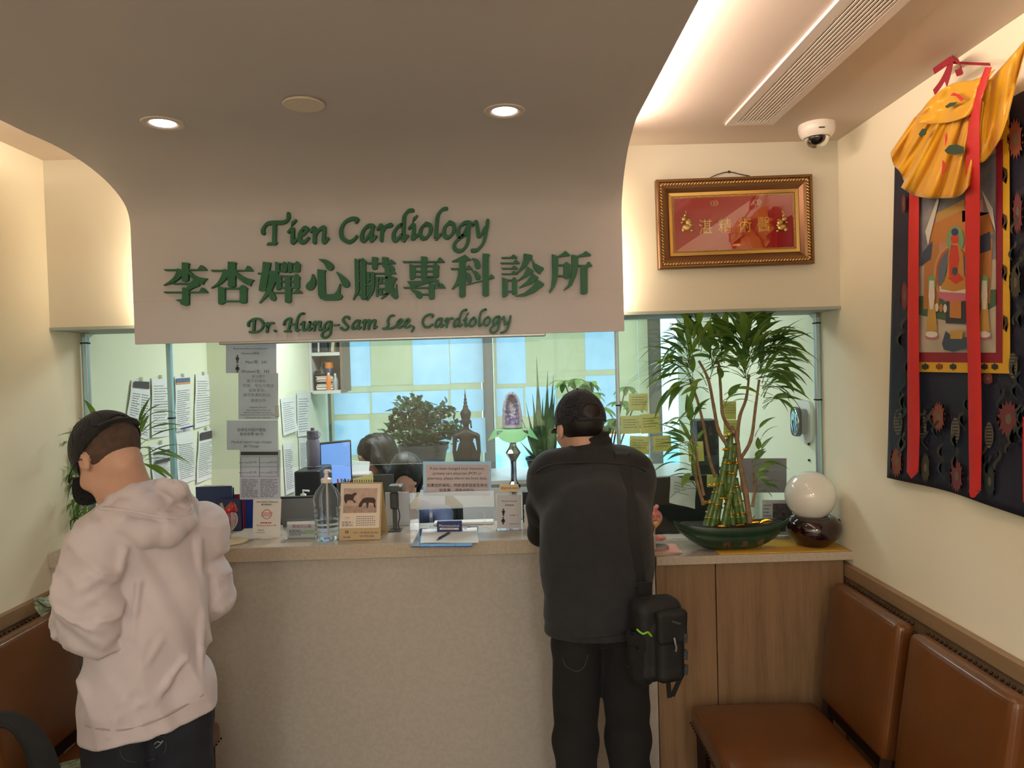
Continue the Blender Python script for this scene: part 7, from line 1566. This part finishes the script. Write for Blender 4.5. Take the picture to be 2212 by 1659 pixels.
# ------------------------------------------------------------------ bamboo plant in a vase at the left wall
yv = 2.90; vx = XL+.16; zv = ZT; vp = thing('bamboo_vase', 'lucky bamboo in a clear vase behind the person in the hoodie', 'potted plant', (vx, yv, zv))
MB().lathe([(0, 0), (.04, 0), (.045, .01), (.038, .12), (.05, .18), (.047, .18), (.035, .12), (.041, .012), (0, .012)], (vx, yv, zv), 30).build('vase', glass('vase_glass', (.86, .95, .92), .2), vp, 60)
cn = MB()
for k in range(8): a = k*.8; cn.tube([(vx+.02*math.cos(a), yv+.02*math.sin(a), zv+.015), (vx+.03*math.cos(a), yv+.03*math.sin(a), zv+.2), (vx+.045*math.cos(a), yv+.04*math.sin(a), zv+.30)], .006, 8)
cn.build('canes', m_cane, vp, 60); fol = MB(); stm = MB(); R_ = random.Random(4)
for x, y, n, a0, a1, l0, l1 in ((225, 960, 8, 10, 170, .10, .16), (290, 985, 12, -10, 90, .12, .20), (175, 1000, 14, 110, 220, .08, .15), (185, 1060, 16, 130, 250, .09, .16), (205, 1090, 16, 150, 270, .09, .16), (300, 940, 5, 30, 100, .10, .16), (230, 1060, 14, 60, 250, .08, .14)): tuft(x, y, n, a0, a1, l0, l1, .022, yv, dr=(.3, 1.0))
lim = XL+.008
fol.v = [(max(v[0], lim), min(v[1], YG-.012), v[2]) for v in fol.v]; stm.v = [(max(v[0], lim), min(v[1], YG-.012), v[2]) for v in stm.v]
fol.add(stm.v, stm.f); fol.build('foliage', m_bam, vp, 180)
# ------------------------------------------------------------------ framed plaque
ysf = YS; P_ = lambda x, y, d=0: atY(x, y, ysf-d)
TL, TR, BR_, BL_ = P_(1417, 390, .02), P_(1753, 377, .02), P_(1757, 570, .02), P_(1421, 582, .02)
x0, x1 = (TL.x+BL_.x)/2, (TR.x+BR_.x)/2; z1, z0 = (TL.z+TR.z)/2, (BL_.z+BR_.z)/2; tilt = ((TR.z-TL.z)+(BR_.z-BL_.z))/2/(x1-x0)
W_p, H_p = x1-x0, z1-z0; pc_ = Vector(((x0+x1)/2, YS, (z0+z1)/2)); Rt = rotm(0, -tilt, 0)
pq = thing('framed_plaque', 'gold framed red plaque with gold Chinese characters on the soffit wall', 'framed plaque', tuple(pc_+Vector((0, -.03, -H_p/2))))
m_g1 = mat('antique_gold', S(168, 128, 74), .35, .75); m_g2 = mat('bright_gold', S(214, 180, 110), .28, .85); m_bz = mat('bronze_brown', S(124, 88, 58), .35, .6); m_redv = mat('red_velvet', S(170, 18, 28), .8, sheen=.3)
def mould(prof, m, name):
    """prof [(inset from outer edge, depth towards the room)]"""
    n = len(prof); vs = []; fs = []
    for cx, cz in ((-1, -1), (1, -1), (1, 1), (-1, 1)):
        for ins, dp in prof: vs.append(pc_+Rt @ Vector((cx*(W_p/2-ins), -dp, cz*(H_p/2-ins))))
    for k in range(4):
        for i in range(n): j = (i+1) % n; k2 = (k+1) % 4; fs.append((k*n+i, k2*n+i, k2*n+j, k*n+j))
    return MB().add(vs, fs).build(name, m, pq)
mould([(0, .001), (0, .030), (.004, .034), (.010, .034), (.012, .028), (.012, .001)], m_bz, 'outer_frame'); mould([(.012, .001), (.012, .026), (.024, .026), (.024, .001)], m_bz, 'rope_bed')
mould([(.024, .001), (.024, .028), (.034, .024), (.050, .010), (.052, .001)], m_bz, 'frame_slope'); mould([(.050, .001), (.050, .014), (.062, .012), (.063, .001)], m_g2, 'inner_gold_band'); mould([(.063, .001), (.063, .010), (.071, .009), (.072, .001)], m_g1, 'bead_bed')
rope = MB(); beads = MB()
def along(ins, step):
    hw, hh = W_p/2-ins, H_p/2-ins; pts = []
    for (ax, az, bx_, bz_) in ((-hw, -hh, hw, -hh), (hw, -hh, hw, hh), (hw, hh, -hw, hh), (-hw, hh, -hw, -hh)):
        L = math.hypot(bx_-ax, bz_-az); n = int(L/step); pts += [(ax+(bx_-ax)*(i+.5)/n, az+(bz_-az)*(i+.5)/n, math.atan2(bz_-az, bx_-ax)) for i in range(n)]
    return pts
for x, z, a in along(.018, .0115): rope.ball(pc_+Rt @ Vector((x, -.028, z)), (.0088, .0055, .0038), 8, Rt @ rotm(0, -a-.75, 0))
for x, z, a in along(.067, .0058): beads.ball(pc_+Rt @ Vector((x, -.0105, z)), .0021, 6)
rope.build('rope_moulding', m_g2, pq, 180); beads.build('bead_moulding', m_g2, pq, 180)
iw, ih = W_p/2-.070, H_p/2-.070; MB().box(pc_+Rt @ Vector((0, -.005, 0)), (2*iw, .004, 2*ih), Rt).build('red_panel', m_redv, pq)
uxp, uzp = Rt @ Vector((1, 0, 0)), Rt @ Vector((0, 0, 1)); uy = Vector((0, -1, 0))
def on(x, y, d=.0075):   # pixel to panel
    q = P_(x, y, .0075); v = q-pc_; return pc_+uxp*v.dot(uxp)+uzp*v.dot(uzp)+uy*d
for ch, x in zip('湛精術醫', (1523, 1565, 1608, 1649)):
    o = on(x-13, 506 - (x-1523)*.04); text_mesh(ch, .05, o, uxp, uzp, m_g2, pq, 'gold_character', width=.050, height=.056, extr=.002)
for s_, x in ((1, 1483), (-1, 1689)):
    o = on(x, 482); R2 = random.Random(9); lion = MB()
    for (a, b, r1, r2) in ((0, -.012, .020, .014), (.008, .006, .014, .012), (-.010, .020, .012, .010), (-.006, .034, .006, .009), (-.002, .046, .003, .008), (.016, -.004, .009, .007), (-.014, -.022, .008, .010), (.020, -.026, .007, .006), (-.018, .006, .006, .005), (.010, .016, .009, .004)): lion.ball(o+uxp*a*s_+uzp*(b-.004)+uy*.002, (r1, .004, r2), 12, rotm(0, R2.uniform(-.6, .6), 0))
    lion.build('gold_ornament', m_g2, pq, 180)
for x, y in ((1543, 439), (1636, 437)):
    o = on(x, y)
    for k in (-1, 1): MB().tube([o+uxp*(k*.006+.0085*math.cos(a))+uzp*.0095*math.sin(a) for a in [2*PI*i/20 for i in range(20)]], .0013, 6, closed=True).build('gold_coin_ring', m_g2, pq, 180); MB().tube([o+uxp*(k*.006+q_[0]*.004)+uzp*q_[1]*.004 for q_ in ((1, 1), (-1, 1), (-1, -1), (1, -1))], .001, 5, closed=True).build('coin_hole', m_g2, pq)
o = on(1591, 529); MB().box(o, (.030, .002, .008), Rt).build('name_plate', m_g2, pq)
MB().box(pc_+Rt @ Vector((0, -.0125, 0)), (2*iw+.004, .001, 2*ih+.004), Rt).build('glass', glass('plaque_glass', (1, 1, 1), .12), pq)
nl = P_(1575, 371, .006); MB().ball(nl, .005, 10).build('nail', m_ink, pq, 180)
tubeo('hanging_cord', [P_(1534, 384, .012), P_(1552, 376, .008), nl, P_(1598, 376, .008), P_(1620, 380, .012)], .0016, m_ink, pq, 6, False, 3)
# ------------------------------------------------------------------ brocade wall hanging with painted scroll, right wall
XH = XR-.012; nW = Vector((-1, 0, 0))
hg_ = thing('wall_hanging', 'dark blue brocade wall hanging with painted centre, red ribbons and yellow silk cover', 'wall hanging', tuple(atX(2060, 1060, XH)))
m_broc = mat('navy_brocade', S(24, 26, 50), .6, bump=(300, .4), vary=(S(34, 34, 52), 10)); m_yb = mat('yellow_brocade', S(222, 172, 40), .5, bump=(300, .3)); m_rb = mat('crimson_border', S(140, 26, 44), .6, bump=(300, .3))
zc = [atX(1940, 372, XH), atX(2240, 120, XH), atX(2240, 1130, XH), atX(1924, 1030, XH)]
yTL, yTR = atX(1941, 600, XH).y, 1.775
zTop = atX(2060, 190, XH).z; zTop = 2.40; zBot = atX(1924, 1032, XH).z; zBot2 = atX(2205, 1118, XH).z; yBL = atX(1923, 1030, XH).y
def hang(u, v):   # u 0 far edge -> 1 near edge, v 0 top -> 1 bottom
    y = (yTL*(1-v)+yBL*v)*(1-u)+(yTR-(yBL-yTL)*v)*u; z = zTop*(1-v)+(zBot*(1-u)+zBot2*u+.012*math.sin(PI*u))*v
    return Vector((XH-.004-.006*math.sin(PI*3.2*u+.6)*v**2-.002*v, y, z))
MB().grid(lambda u, v: hang(u, v), 40, 44, .002).build('brocade', m_broc, hg_, 180)
def HW(x, y, d=0): # pixel to hanging plane
    v = atX(x, y, XH-.013-d); return v
def fshape(pts, m, d, name='painted_shape', par=None):
    P = [HW(x, y, d) for x, y in pts]; P = [Vector((XH-.015-d-.008*0, p.y, p.z)) for p in P]
    nn = Vector((0, 0, 0))
    for i in range(len(P)): nn += P[i].cross(P[(i+1) % len(P)])
    if nn.x > 0: P = P[::-1]
    bm = bmesh.new(); vs = [bm.verts.new(p) for p in P]; bm.faces.new(vs); bmesh.ops.triangulate(bm, faces=list(bm.faces)); bm.verts.index_update()
    b = MB().add([v.co.copy() for v in bm.verts], [[v.index for v in f.verts] for f in bm.faces]); bm.free(); return b.build(name, m, par or hg_)
def C_(n, r, g, b, **k): return mat(n, S(r, g, b), .65, **k)
def ov(cx, cy, rx, ry, n=22): return [(cx+rx*math.cos(2*PI*i/n), cy+ry*math.sin(2*PI*i/n)+.30*rx*math.cos(2*PI*i/n)*0) for i in range(n)]
# borders and painting (perspective quads on the wall)
fshape([(1985, 330), (2182, 210), (2184, 807), (1985, 803)], m_yb, .001, 'yellow_border'); fshape([(1985, 400), (2168, 300), (2167, 784), (1985, 782)], m_rb, .002, 'red_border')
paint = fshape([(1985, 415), (2153, 320), (2153, 762), (1985, 761)], C_('thangka_ground', 172, 160, 142, vary=(S(196, 184, 166), 12)), .003, 'painting')
_pn = [0]
def pp_(pts, m, d=.0042): _pn[0] += 1; return fshape(pts, m, d+.00005*_pn[0], 'painted_shape')
pp_([(1985, 420), (2153, 330), (2153, 560), (1985, 575)], C_('p_sky', 92, 100, 112, vary=(S(150, 146, 146), 14)), .0036)
pp_([(1985, 640), (2153, 625), (2153, 660), (2080, 700), (1985, 680)], C_('p_green', 70, 100, 74), .0038)
pp_([(2018, 470), (2125, 430), (2130, 640), (2012, 640)], C_('p_pink', 190, 128, 116), .0040); pp_([(1998, 545), (2030, 520), (2030, 665), (1996, 668)], C_('p_orange', 176, 118, 66), .0040); pp_([(2110, 520), (2146, 515), (2140, 655), (2112, 655)], MATS['p_orange'], .0041)
pp_([(2008, 490), (2080, 455), (2080, 480), (2140, 460), (2148, 505), (2008, 530)], C_('p_roof', 186, 122, 60), .0044); pp_([(2022, 462), (2085, 430), (2085, 452), (2024, 480)], C_('p_gold', 190, 150, 76), .0046); pp_([(1994, 545), (2016, 520), (2012, 560), (1990, 575)], C_('p_blue', 62, 76, 96), .0046); pp_([(2118, 510), (2140, 500), (2142, 540), (2118, 548)], MATS['p_blue'], .0046)
for i, (rx, ry, m) in enumerate(((44, 66, C_('p_halo_gold', 182, 150, 84)), (39, 60, C_('p_halo_red', 170, 84, 70)), (34, 54, C_('p_halo_grey', 92, 104, 118)))): pp_(ov(2062, 592, rx, ry), m, .0048+.0002*i)
pp_(ov(2065, 518, 19, 30), C_('p_halo_green', 116, 152, 104), .0056); pp_(ov(2064, 516, 8.5, 12), C_('p_red', 196, 62, 44), .0060); pp_(ov(2064, 501, 7.5, 8), C_('p_hair', 50, 62, 110), .0062)
pp_([(2058, 526), (2070, 526), (2082, 548), (2084, 592), (2088, 612), (2040, 612), (2046, 590), (2050, 548)], C_('p_robe', 188, 134, 60), .0060); pp_([(2056, 528), (2070, 530), (2074, 560), (2066, 600), (2052, 596), (2052, 560)], MATS['p_red'], .0064)
pp_([(2036, 612), (2060, 596), (2094, 600), (2096, 622), (2062, 630), (2034, 624)], MATS['p_robe'], .0066); pp_([(2048, 600), (2072, 590), (2084, 604), (2066, 614)], MATS['p_red'], .0070); pp_(ov(2064, 586, 6, 9), MATS['p_blue'], .0072)
pp_([(2030, 618), (2098, 614), (2096, 634), (2060, 640), (2032, 632)], C_('p_white', 214, 208, 196), .0063); pp_([(2026, 630), (2098, 634), (2094, 648), (2060, 654), (2030, 644)], C_('p_lotus', 196, 110, 128), .0068)
pp_([(2046, 648), (2086, 648), (2088, 700), (2044, 698)], C_('p_dark', 56, 58, 70), .0058); pp_([(2053, 650), (2078, 650), (2078, 688), (2053, 686)], MATS['p_roof'], .0070)
for cx in (2014, 2128):
    pp_(ov(cx, 612, 9, 18), MATS['p_halo_green'], .0060); pp_([(cx-5, 606), (cx+5, 606), (cx+7, 640), (cx+3, 668), (cx-4, 668), (cx-7, 640)], MATS['p_white'], .0066); pp_([(cx-6, 645), (cx+6, 645), (cx+12, 715), (cx-12, 715)], MATS['p_gold'], .0062); pp_(ov(cx, 722, 13, 7), MATS['p_white'], .0070); pp_(ov(cx, 727, 14, 5), MATS['p_lotus'], .0068)
pp_([(2036, 742), (2044, 715), (2060, 728), (2092, 728), (2094, 752), (2060, 760), (2040, 755)], MATS['p_blue'], .0070); pp_([(2054, 715), (2082, 712), (2080, 732), (2054, 732)], MATS['p_gold'], .0074)
for k in range(5): pp_(ov(2025+9*k, 664+k, 4, 9), (MATS['p_white'], MATS['p_roof'], MATS['p_white'], MATS['p_blue'], MATS['p_white'])[k], .0056)
pp_([(2000, 500), (2026, 428), (2030, 432), (2006, 530)], MATS['p_white'], .0050); pp_([(2122, 410), (2146, 450), (2152, 500), (2134, 450)], MATS['p_white'], .0050)
# woven motifs on the brocade
m_mo = [C_('motif_orange', 132, 70, 50), C_('motif_rose', 112, 54, 58), C_('motif_gold', 104, 98, 78), C_('motif_teal', 44, 56, 58), C_('motif_olive', 66, 64, 52)]
def star(cx, cy, rx, ry, n=16): return [(cx+(rx if i % 2 else rx*.72)*math.cos(2*PI*i/(2*n)), cy+(ry if i % 2 else ry*.72)*math.sin(2*PI*i/(2*n))) for i in range(2*n)]
mo_ = lambda pts, m, d=.0026: fshape(pts, m, d, 'woven_motif')
for (cx, cy, rx, ry, k) in ((2028, 900, 16, 34, 0), (2180, 905, 26, 42, 1), (1938, 998, 14, 34, 0), (2068, 1028, 15, 38, 1), (2000, 1010, 12, 34, 4), (2139, 1040, 15, 36, 3), (1955, 640, 9, 34, 1), (2195, 300, 18, 46, 0), (2200, 460, 12, 50, 1), (1953, 440, 6, 22, 1), (2195, 610, 14, 40, 4), (2136, 818, 14, 14, 1)): mo_(star(cx, cy, rx, ry), m_mo[k]); mo_(ov(cx, cy, rx*.25, ry*.28), m_mo[2], .0030)
for (cx, cy) in ((1993, 920), (2065, 930), (2138, 940), (1941, 912), (2190, 790)):
    mo_(ov(cx, cy, 9.5, 28), m_mo[2])
    for j in range(-3, 4): mo_([(cx-7, cy+j*7-1.2), (cx+7, cy+j*7-1.2), (cx+7, cy+j*7+1.2), (cx-7, cy+j*7+1.2)], m_broc, .0032)
R3 = random.Random(12)
for k in range(44):
    u, v = R3.random(), R3.random(); cx = R3.choice([R3.uniform(1945, 1962), R3.uniform(1992, 2205), R3.uniform(2188, 2208)]); cy = R3.uniform(830, 1030) if 1965 < cx < 2187 else R3.uniform(480, 1000)
    if 1965 < cx < 2187 and cy < 825: continue
    a = R3.uniform(0, 3); pts = []
    for j in range(9): q_ = j/8; pts.append((cx+7*math.sin(5*q_+a), cy-20+40*q_))
    mo_([(x-2.5, y) for x, y in pts]+[(x+2.5, y+2) for x, y in pts[::-1]], m_mo[3+k % 2], .0028+.00002*k)
for (cx, cy) in ((2172, 480), (2172, 590), (2174, 700), (2173, 380)): 
    fshape([(cx-5, cy-20), (cx+4, cy-14), (cx+5, cy), (cx-2, cy+8), (cx+2, cy+18), (cx-6, cy+10), (cx-1, cy-2)], C_('scroll_brown', 74, 56, 34), .0024, 'woven_scroll')
for cx in (2000, 2030, 2060, 2128, 2150): fshape(star(cx, 792, 8, 8, 6), m_mo[3 if cx != 2030 else 0], .0034, 'woven_scroll')
# ribbons
m_rib = mat('red_ribbon', S(206, 40, 38), .6, bump=(200, .2))
def ribbon(ptsL, wpx, d, name='red_ribbon'):
    P = cat_rom([HW(x, y, d if not isinstance(d, (list, tuple)) else d[i]) for i, (x, y) in enumerate(ptsL)], 6); k = len(P)-1
    Wd = cat_rom([HW(x+(wpx if not isinstance(wpx, (list, tuple)) else wpx[i]), y, d if not isinstance(d, (list, tuple)) else d[i]) for i, (x, y) in enumerate(ptsL)], 6)
    def g(u, v):
        i = min(int(round(u*k)), k); q = P[i].lerp(Wd[i], v); return q+Vector((-.003*math.sin(PI*v), 0, 0))
    return MB().grid(g, k, 6, .0012).build(name, m_rib, hg_, 60)
ribbon([(1976, 262), (1968, 330), (1964, 430), (1961, 600), (1960, 800), (1960, 930), (1959, 1020)], [8, 16, 21, 23, 25, 26, 24], .016)
ribbon([(2128, 145), (2108, 200), (2094, 250), (2086, 350), (2085, 500), (2086, 650), (2090, 780), (2092, 920), (2094, 1060)], [14, 17, 22, 30, 31, 29, 28, 28, 24], [.085, .09, .085, .075, .03, .02, .018, .018, .018])
ribbon([(2209, 900), (2209, 1000), (2210, 1085)], 24, .018)
fshape([(1959, 1018), (1984, 1021), (1970, 1034)], m_rib, .0175, 'ribbon_tip'); fshape([(2094, 1058), (2118, 1062), (2106, 1075), (2098, 1074)], m_rib, .0195, 'ribbon_tip')
# yellow silk cover gathered at the top
m_silk = mat('yellow_silk', S(236, 178, 36), .30, bump=(14, .5), sheen=.2, vary=(S(222, 160, 30), 7))
def silk(A, B, d0, d1, npl, amp, name, nu=60, nv=26, seed=0, ph=0):
    CA_, CB_ = cat_rom([Vector((x, y, 0)) for x, y in A], 8), cat_rom([Vector((x, y, 0)) for x, y in B], 8)
    def pick(Cv, u): t = u*(len(Cv)-1); i = min(int(t), len(Cv)-2); return Cv[i].lerp(Cv[i+1], t-i)
    def g(u, v):
        p = pick(CA_, u).lerp(pick(CB_, u), v); env = .25+.75*v
        d = d0+(d1-d0)*math.sin(PI*min(v*1.1, 1)*.5)+amp*env*math.sin(2*PI*npl*u+ph+.8*math.sin(3*v+seed))+amp*.22*math.sin(2*PI*npl*2.3*u+seed+2*v)+.010*mnoise.noise((u*4, v*3, seed))
        return HW(p.x, p.y, max(d, .014))
    return MB().grid(g, nu, nv, .0012).build(name, m_silk, hg_, 180)
silk([(1975, 255), (2010, 222), (2060, 190), (2110, 170), (2150, 150)], [(1924, 330), (1930, 355), (1945, 372), (1960, 400), (1990, 395)], .025, .05, 3, .010, 'silk_cover_far', seed=1)
silk([(2110, 195), (2150, 160), (2190, 115), (2225, 75)], [(2110, 350), (2130, 345), (2165, 290), (2190, 200)], .06, .045, 2, .010, 'silk_cover_near', seed=2)
silk([(2060, 190), (2080, 200), (2100, 210), (2115, 215), (2125, 220)], [(1947, 405), (1985, 425), (2040, 428), (2078, 420), (2108, 375)], .07, .065, 4, .014, 'silk_pleats', 90, seed=3)
silk([(1990, 240), (2020, 205), (2060, 180), (2110, 172), (2140, 160)], [(1975, 262), (2010, 268), (2060, 262), (2098, 245), (2120, 215)], .085, .088, 2, .008, 'silk_top_fold', seed=4)
def silkshape(pts, m, d): 
    P = [HW(x, y, d) for x, y in pts]; nn = sum((P[i].cross(P[(i+1) % len(P)]) for i in range(len(P))), Vector((0, 0, 0)))
    if nn.x > 0: P = P[::-1]
    bm = bmesh.new(); vs = [bm.verts.new(p) for p in P]; bm.faces.new(vs); bmesh.ops.triangulate(bm, faces=list(bm.faces)); bm.verts.index_update(); b = MB().add([v.co.copy() for v in bm.verts], [[v.index for v in f.verts] for f in bm.faces]); bm.free(); b.build('printed_leaf', m, hg_)
m_gl = mat('silk_leaf_green', S(40, 66, 36), .6)
silkshape([(2040, 325), (2050, 314), (2066, 311), (2082, 318), (2082, 330), (2062, 335), (2046, 332)], m_gl, .094); silkshape([(1984, 290), (1992, 278), (2003, 278), (2000, 290), (1990, 297)], m_gl, .10); silkshape([(2041, 230), (2052, 222), (2070, 220), (2060, 228), (2046, 234)], m_gl, .106)
silkshape([(2052, 206), (2060, 200), (2072, 204), (2084, 214), (2076, 219), (2066, 208)], m_rib, .107); silkshape([(2042, 292), (2046, 286), (2047, 300), (2041, 318)], m_rib, .098); silkshape([(2036, 345), (2042, 352), (2042, 368), (2034, 378)], m_rib, .098)
# bow and hanging loop
nlw = HW(2058, 118, .004); MB().tube([nlw+Vector((.012, 0, 0)), nlw+Vector((-.02, 0, .006))], .003, 8).build('nail', m_alu, hg_, 60)
def loop(pts, w_, name='bow'):
    P = cat_rom([HW(*q) for q in pts], 6); k = len(P)-1
    def g(u, v): i = min(int(round(u*k)), k); return P[i]+Vector((-.003, (v-.5)*w_*.4, (v-.5)*w_*.9))
    return MB().grid(g, k, 3, .0015).build(name, mat('crimson_ribbon', S(150, 24, 44), .6), hg_, 60)
loop([(2058, 128, .02), (2040, 140, .03), (2020, 154, .025)], .022); loop([(2060, 126, .02), (2074, 135, .035), (2080, 152, .03), (2068, 158, .02)], .024); loop([(2058, 128, .02), (2046, 160, .028), (2034, 182, .03), (2020, 200, .04)], .02); loop([(2060, 128, .022), (2054, 155, .03), (2046, 182, .035)], .022)
loop([(2060, 135, .012), (2095, 137, .012), (2140, 139, .03)], .010, 'hanging_ribbon')
# ------------------------------------------------------------------ chairs
m_lea = mat('tan_leather', S(108, 64, 29), .28, bump=(90, .15), vary=(S(99, 58, 25), 5), coat=.2); m_leg = mat('dark_wood_leg', S(46, 28, 22), .4); m_stud = mat('bronze_stud', S(54, 36, 28), .4, .6)
def chair(lab, loc, rz, group):
    """local frame: +y is the front of the seat, back at y=0"""
    L = Vector(loc); R_ = rotm(0, 0, rz); t = thing('waiting_chair', lab, 'chair', loc, group)
    def TX(b): b.v = [tuple(L+R_ @ Vector(v)) for v in b.v]; return b
    def cushion(c, d, bulge, ax, R2=None, n=16):
        b = MB(); b.box((0, 0, 0), d, None, .022); bm = bmesh.new(); vs = [bm.verts.new(v) for v in b.v]; [bm.faces.new([vs[i] for i in f]) for f in b.f]
        bmesh.ops.subdivide_edges(bm, edges=list(bm.edges), cuts=4, use_grid_fill=True); o = MB(); bm.verts.index_update()
        hx, hy, hz_ = d[0]/2, d[1]/2, d[2]/2
        for v in bm.verts:
            p = v.co; k = 1
            for a in range(3):
                if a != ax: k *= max(0, 1-(p[a]/(d[a]/2))**2)
            if p[ax] > 0: p[ax] += bulge*k**.6*(p[ax]/(d[ax]/2))
        o.add([(R2 @ v.co if R2 else v.co)+Vector(c) for v in bm.verts], [[v.index for v in f.verts] for f in bm.faces]); bm.free(); return o
    se_ = TX(cushion((0, .390, .43), (.47, .47, .075), .018, 2)).build('seat', m_lea, t, 60)
    Rb_ = rotm(.14, 0, 0); bc = Vector((0, .084, .70)); TX(cushion((0, 0, 0), (.47, .50, .062), .010, 2)) if False else None
    b = cushion((0, 0, 0), (.46, .062, .44), .010, 1); b.v = [tuple(bc+Rb_ @ Vector(v)) for v in b.v]; bk_ = TX(b).build('backrest', m_lea, t, 60)
    for s_ in (-1, 1):
        TX(MB().tube([(s_*.205, .585, 0), (s_*.205, .585, .395)], [.020, .026], 4)).build('leg', m_leg, t); TX(MB().tube([(s_*.205, .085, 0), (s_*.205, .125, .40), (s_*.205, .105, .53)], [.020, .026, .022], 4)).build('leg', m_leg, t)
        TX(MB().bb((s_*.205-.012, .14, .35), (s_*.205+.012, .57, .393))).build('side_rail', m_leg, t)
    TX(MB().bb((-.19, .573, .35), (.19, .597, .393))).build('front_rail', m_leg, t); TX(MB().bb((-.19, .10, .44), (.19, .125, .49))).build('back_rail', m_leg, t)
    st_ = []
    for i in range(21): st_.append(tuple(bc+Rb_ @ Vector((-.215+.0215*i, -.022, .2215))))
    for i in range(20): st_ += [tuple(bc+Rb_ @ Vector((s_*.2325, -.022, -.20+.021*i))) for s_ in (-1, 1)]
    stb = MB()
    for q_ in st_: stb.ball(q_, .0056, 6)
    TX(stb).build('back_studs', m_stud, bk_, 180); stb = MB()
    for i in range(22): stb.ball((-.22+.021*i, .627, .405), .0045, 6)
    for i in range(20):
        for s_ in (-1, 1): stb.ball((s_*.2365, .17+.0225*i, .405), .0045, 6)
    TX(stb).build('seat_studs', m_stud, se_, 180)
    return t
ZCH = 0
chair('tan leather studded chair in the corner by the oak counter doors', (XR-.035, 2.445, 0), PI/2, 'tan leather waiting chairs')
chair('tan leather studded chair nearest the camera at the right wall', (XR-.035, 1.93, 0), PI/2, 'tan leather waiting chairs')
chair('tan leather studded chair behind the person in the hoodie at the left wall', (XL+.035, 2.445, 0), -PI/2, 'tan leather waiting chairs')
chair('tan leather studded chair at the left wall holding the black backpack', (XL+.035, 1.62, 0), -PI/2, 'tan leather waiting chairs')
# backpack at the lower left corner
kx = atY(20, 1640, 1.62); bk = thing('backpack', 'black backpack with looped strap at the lower left corner', 'backpack', (kx.x, 1.60, .478)); bc_ = A3((kx.x-.02, 1.60, .60))
blob('pack_body', lambda P: rbox(P, bc_, (.13, .11, .13), .06)-.006*vnoise(P*14.), bc_-.25, bc_+.25, .009, m_nyl, bk)
def BP(x, y): return atY(x, y, 1.66)
P = cat_rom([BP(-60, 1545), BP(-10, 1537), BP(40, 1560), BP(75, 1600), BP(95, 1650), BP(108, 1700)], 6); k_ = len(P)-1
MB().grid(lambda u, v: P[min(int(round(u*k_)), k_)]+Vector((-(v-.5)*.030, -(v-.5)*.05, (v-.5)*.030-.01)), k_, 4, .012).build('shoulder_strap', m_nyl2, bk, 60)
P2 = cat_rom([BP(-60, 1580), BP(0, 1575), BP(30, 1600), BP(50, 1640), BP(60, 1690)], 6); k2_ = len(P2)-1
tubeo('strap_edge', [p+Vector((0, .02, 0)) for p in P2[::3]], .008, m_nyl, bk)
# leaflets on the left seat
q = atZ(180, 1650, .481); lt = thing('leaflets', 'pale green printed leaflets scattered on the left chair seat', 'leaflets', (q.x, q.y, .480))
for i in range(5): MB().box((q.x+.012*i-.02, q.y-.008*i, .4835+.0016*i), (.15, .066, .0008), rotm(.02*i, 0, .5+.18*i)).build('leaflet', MATS['banknote'], lt)
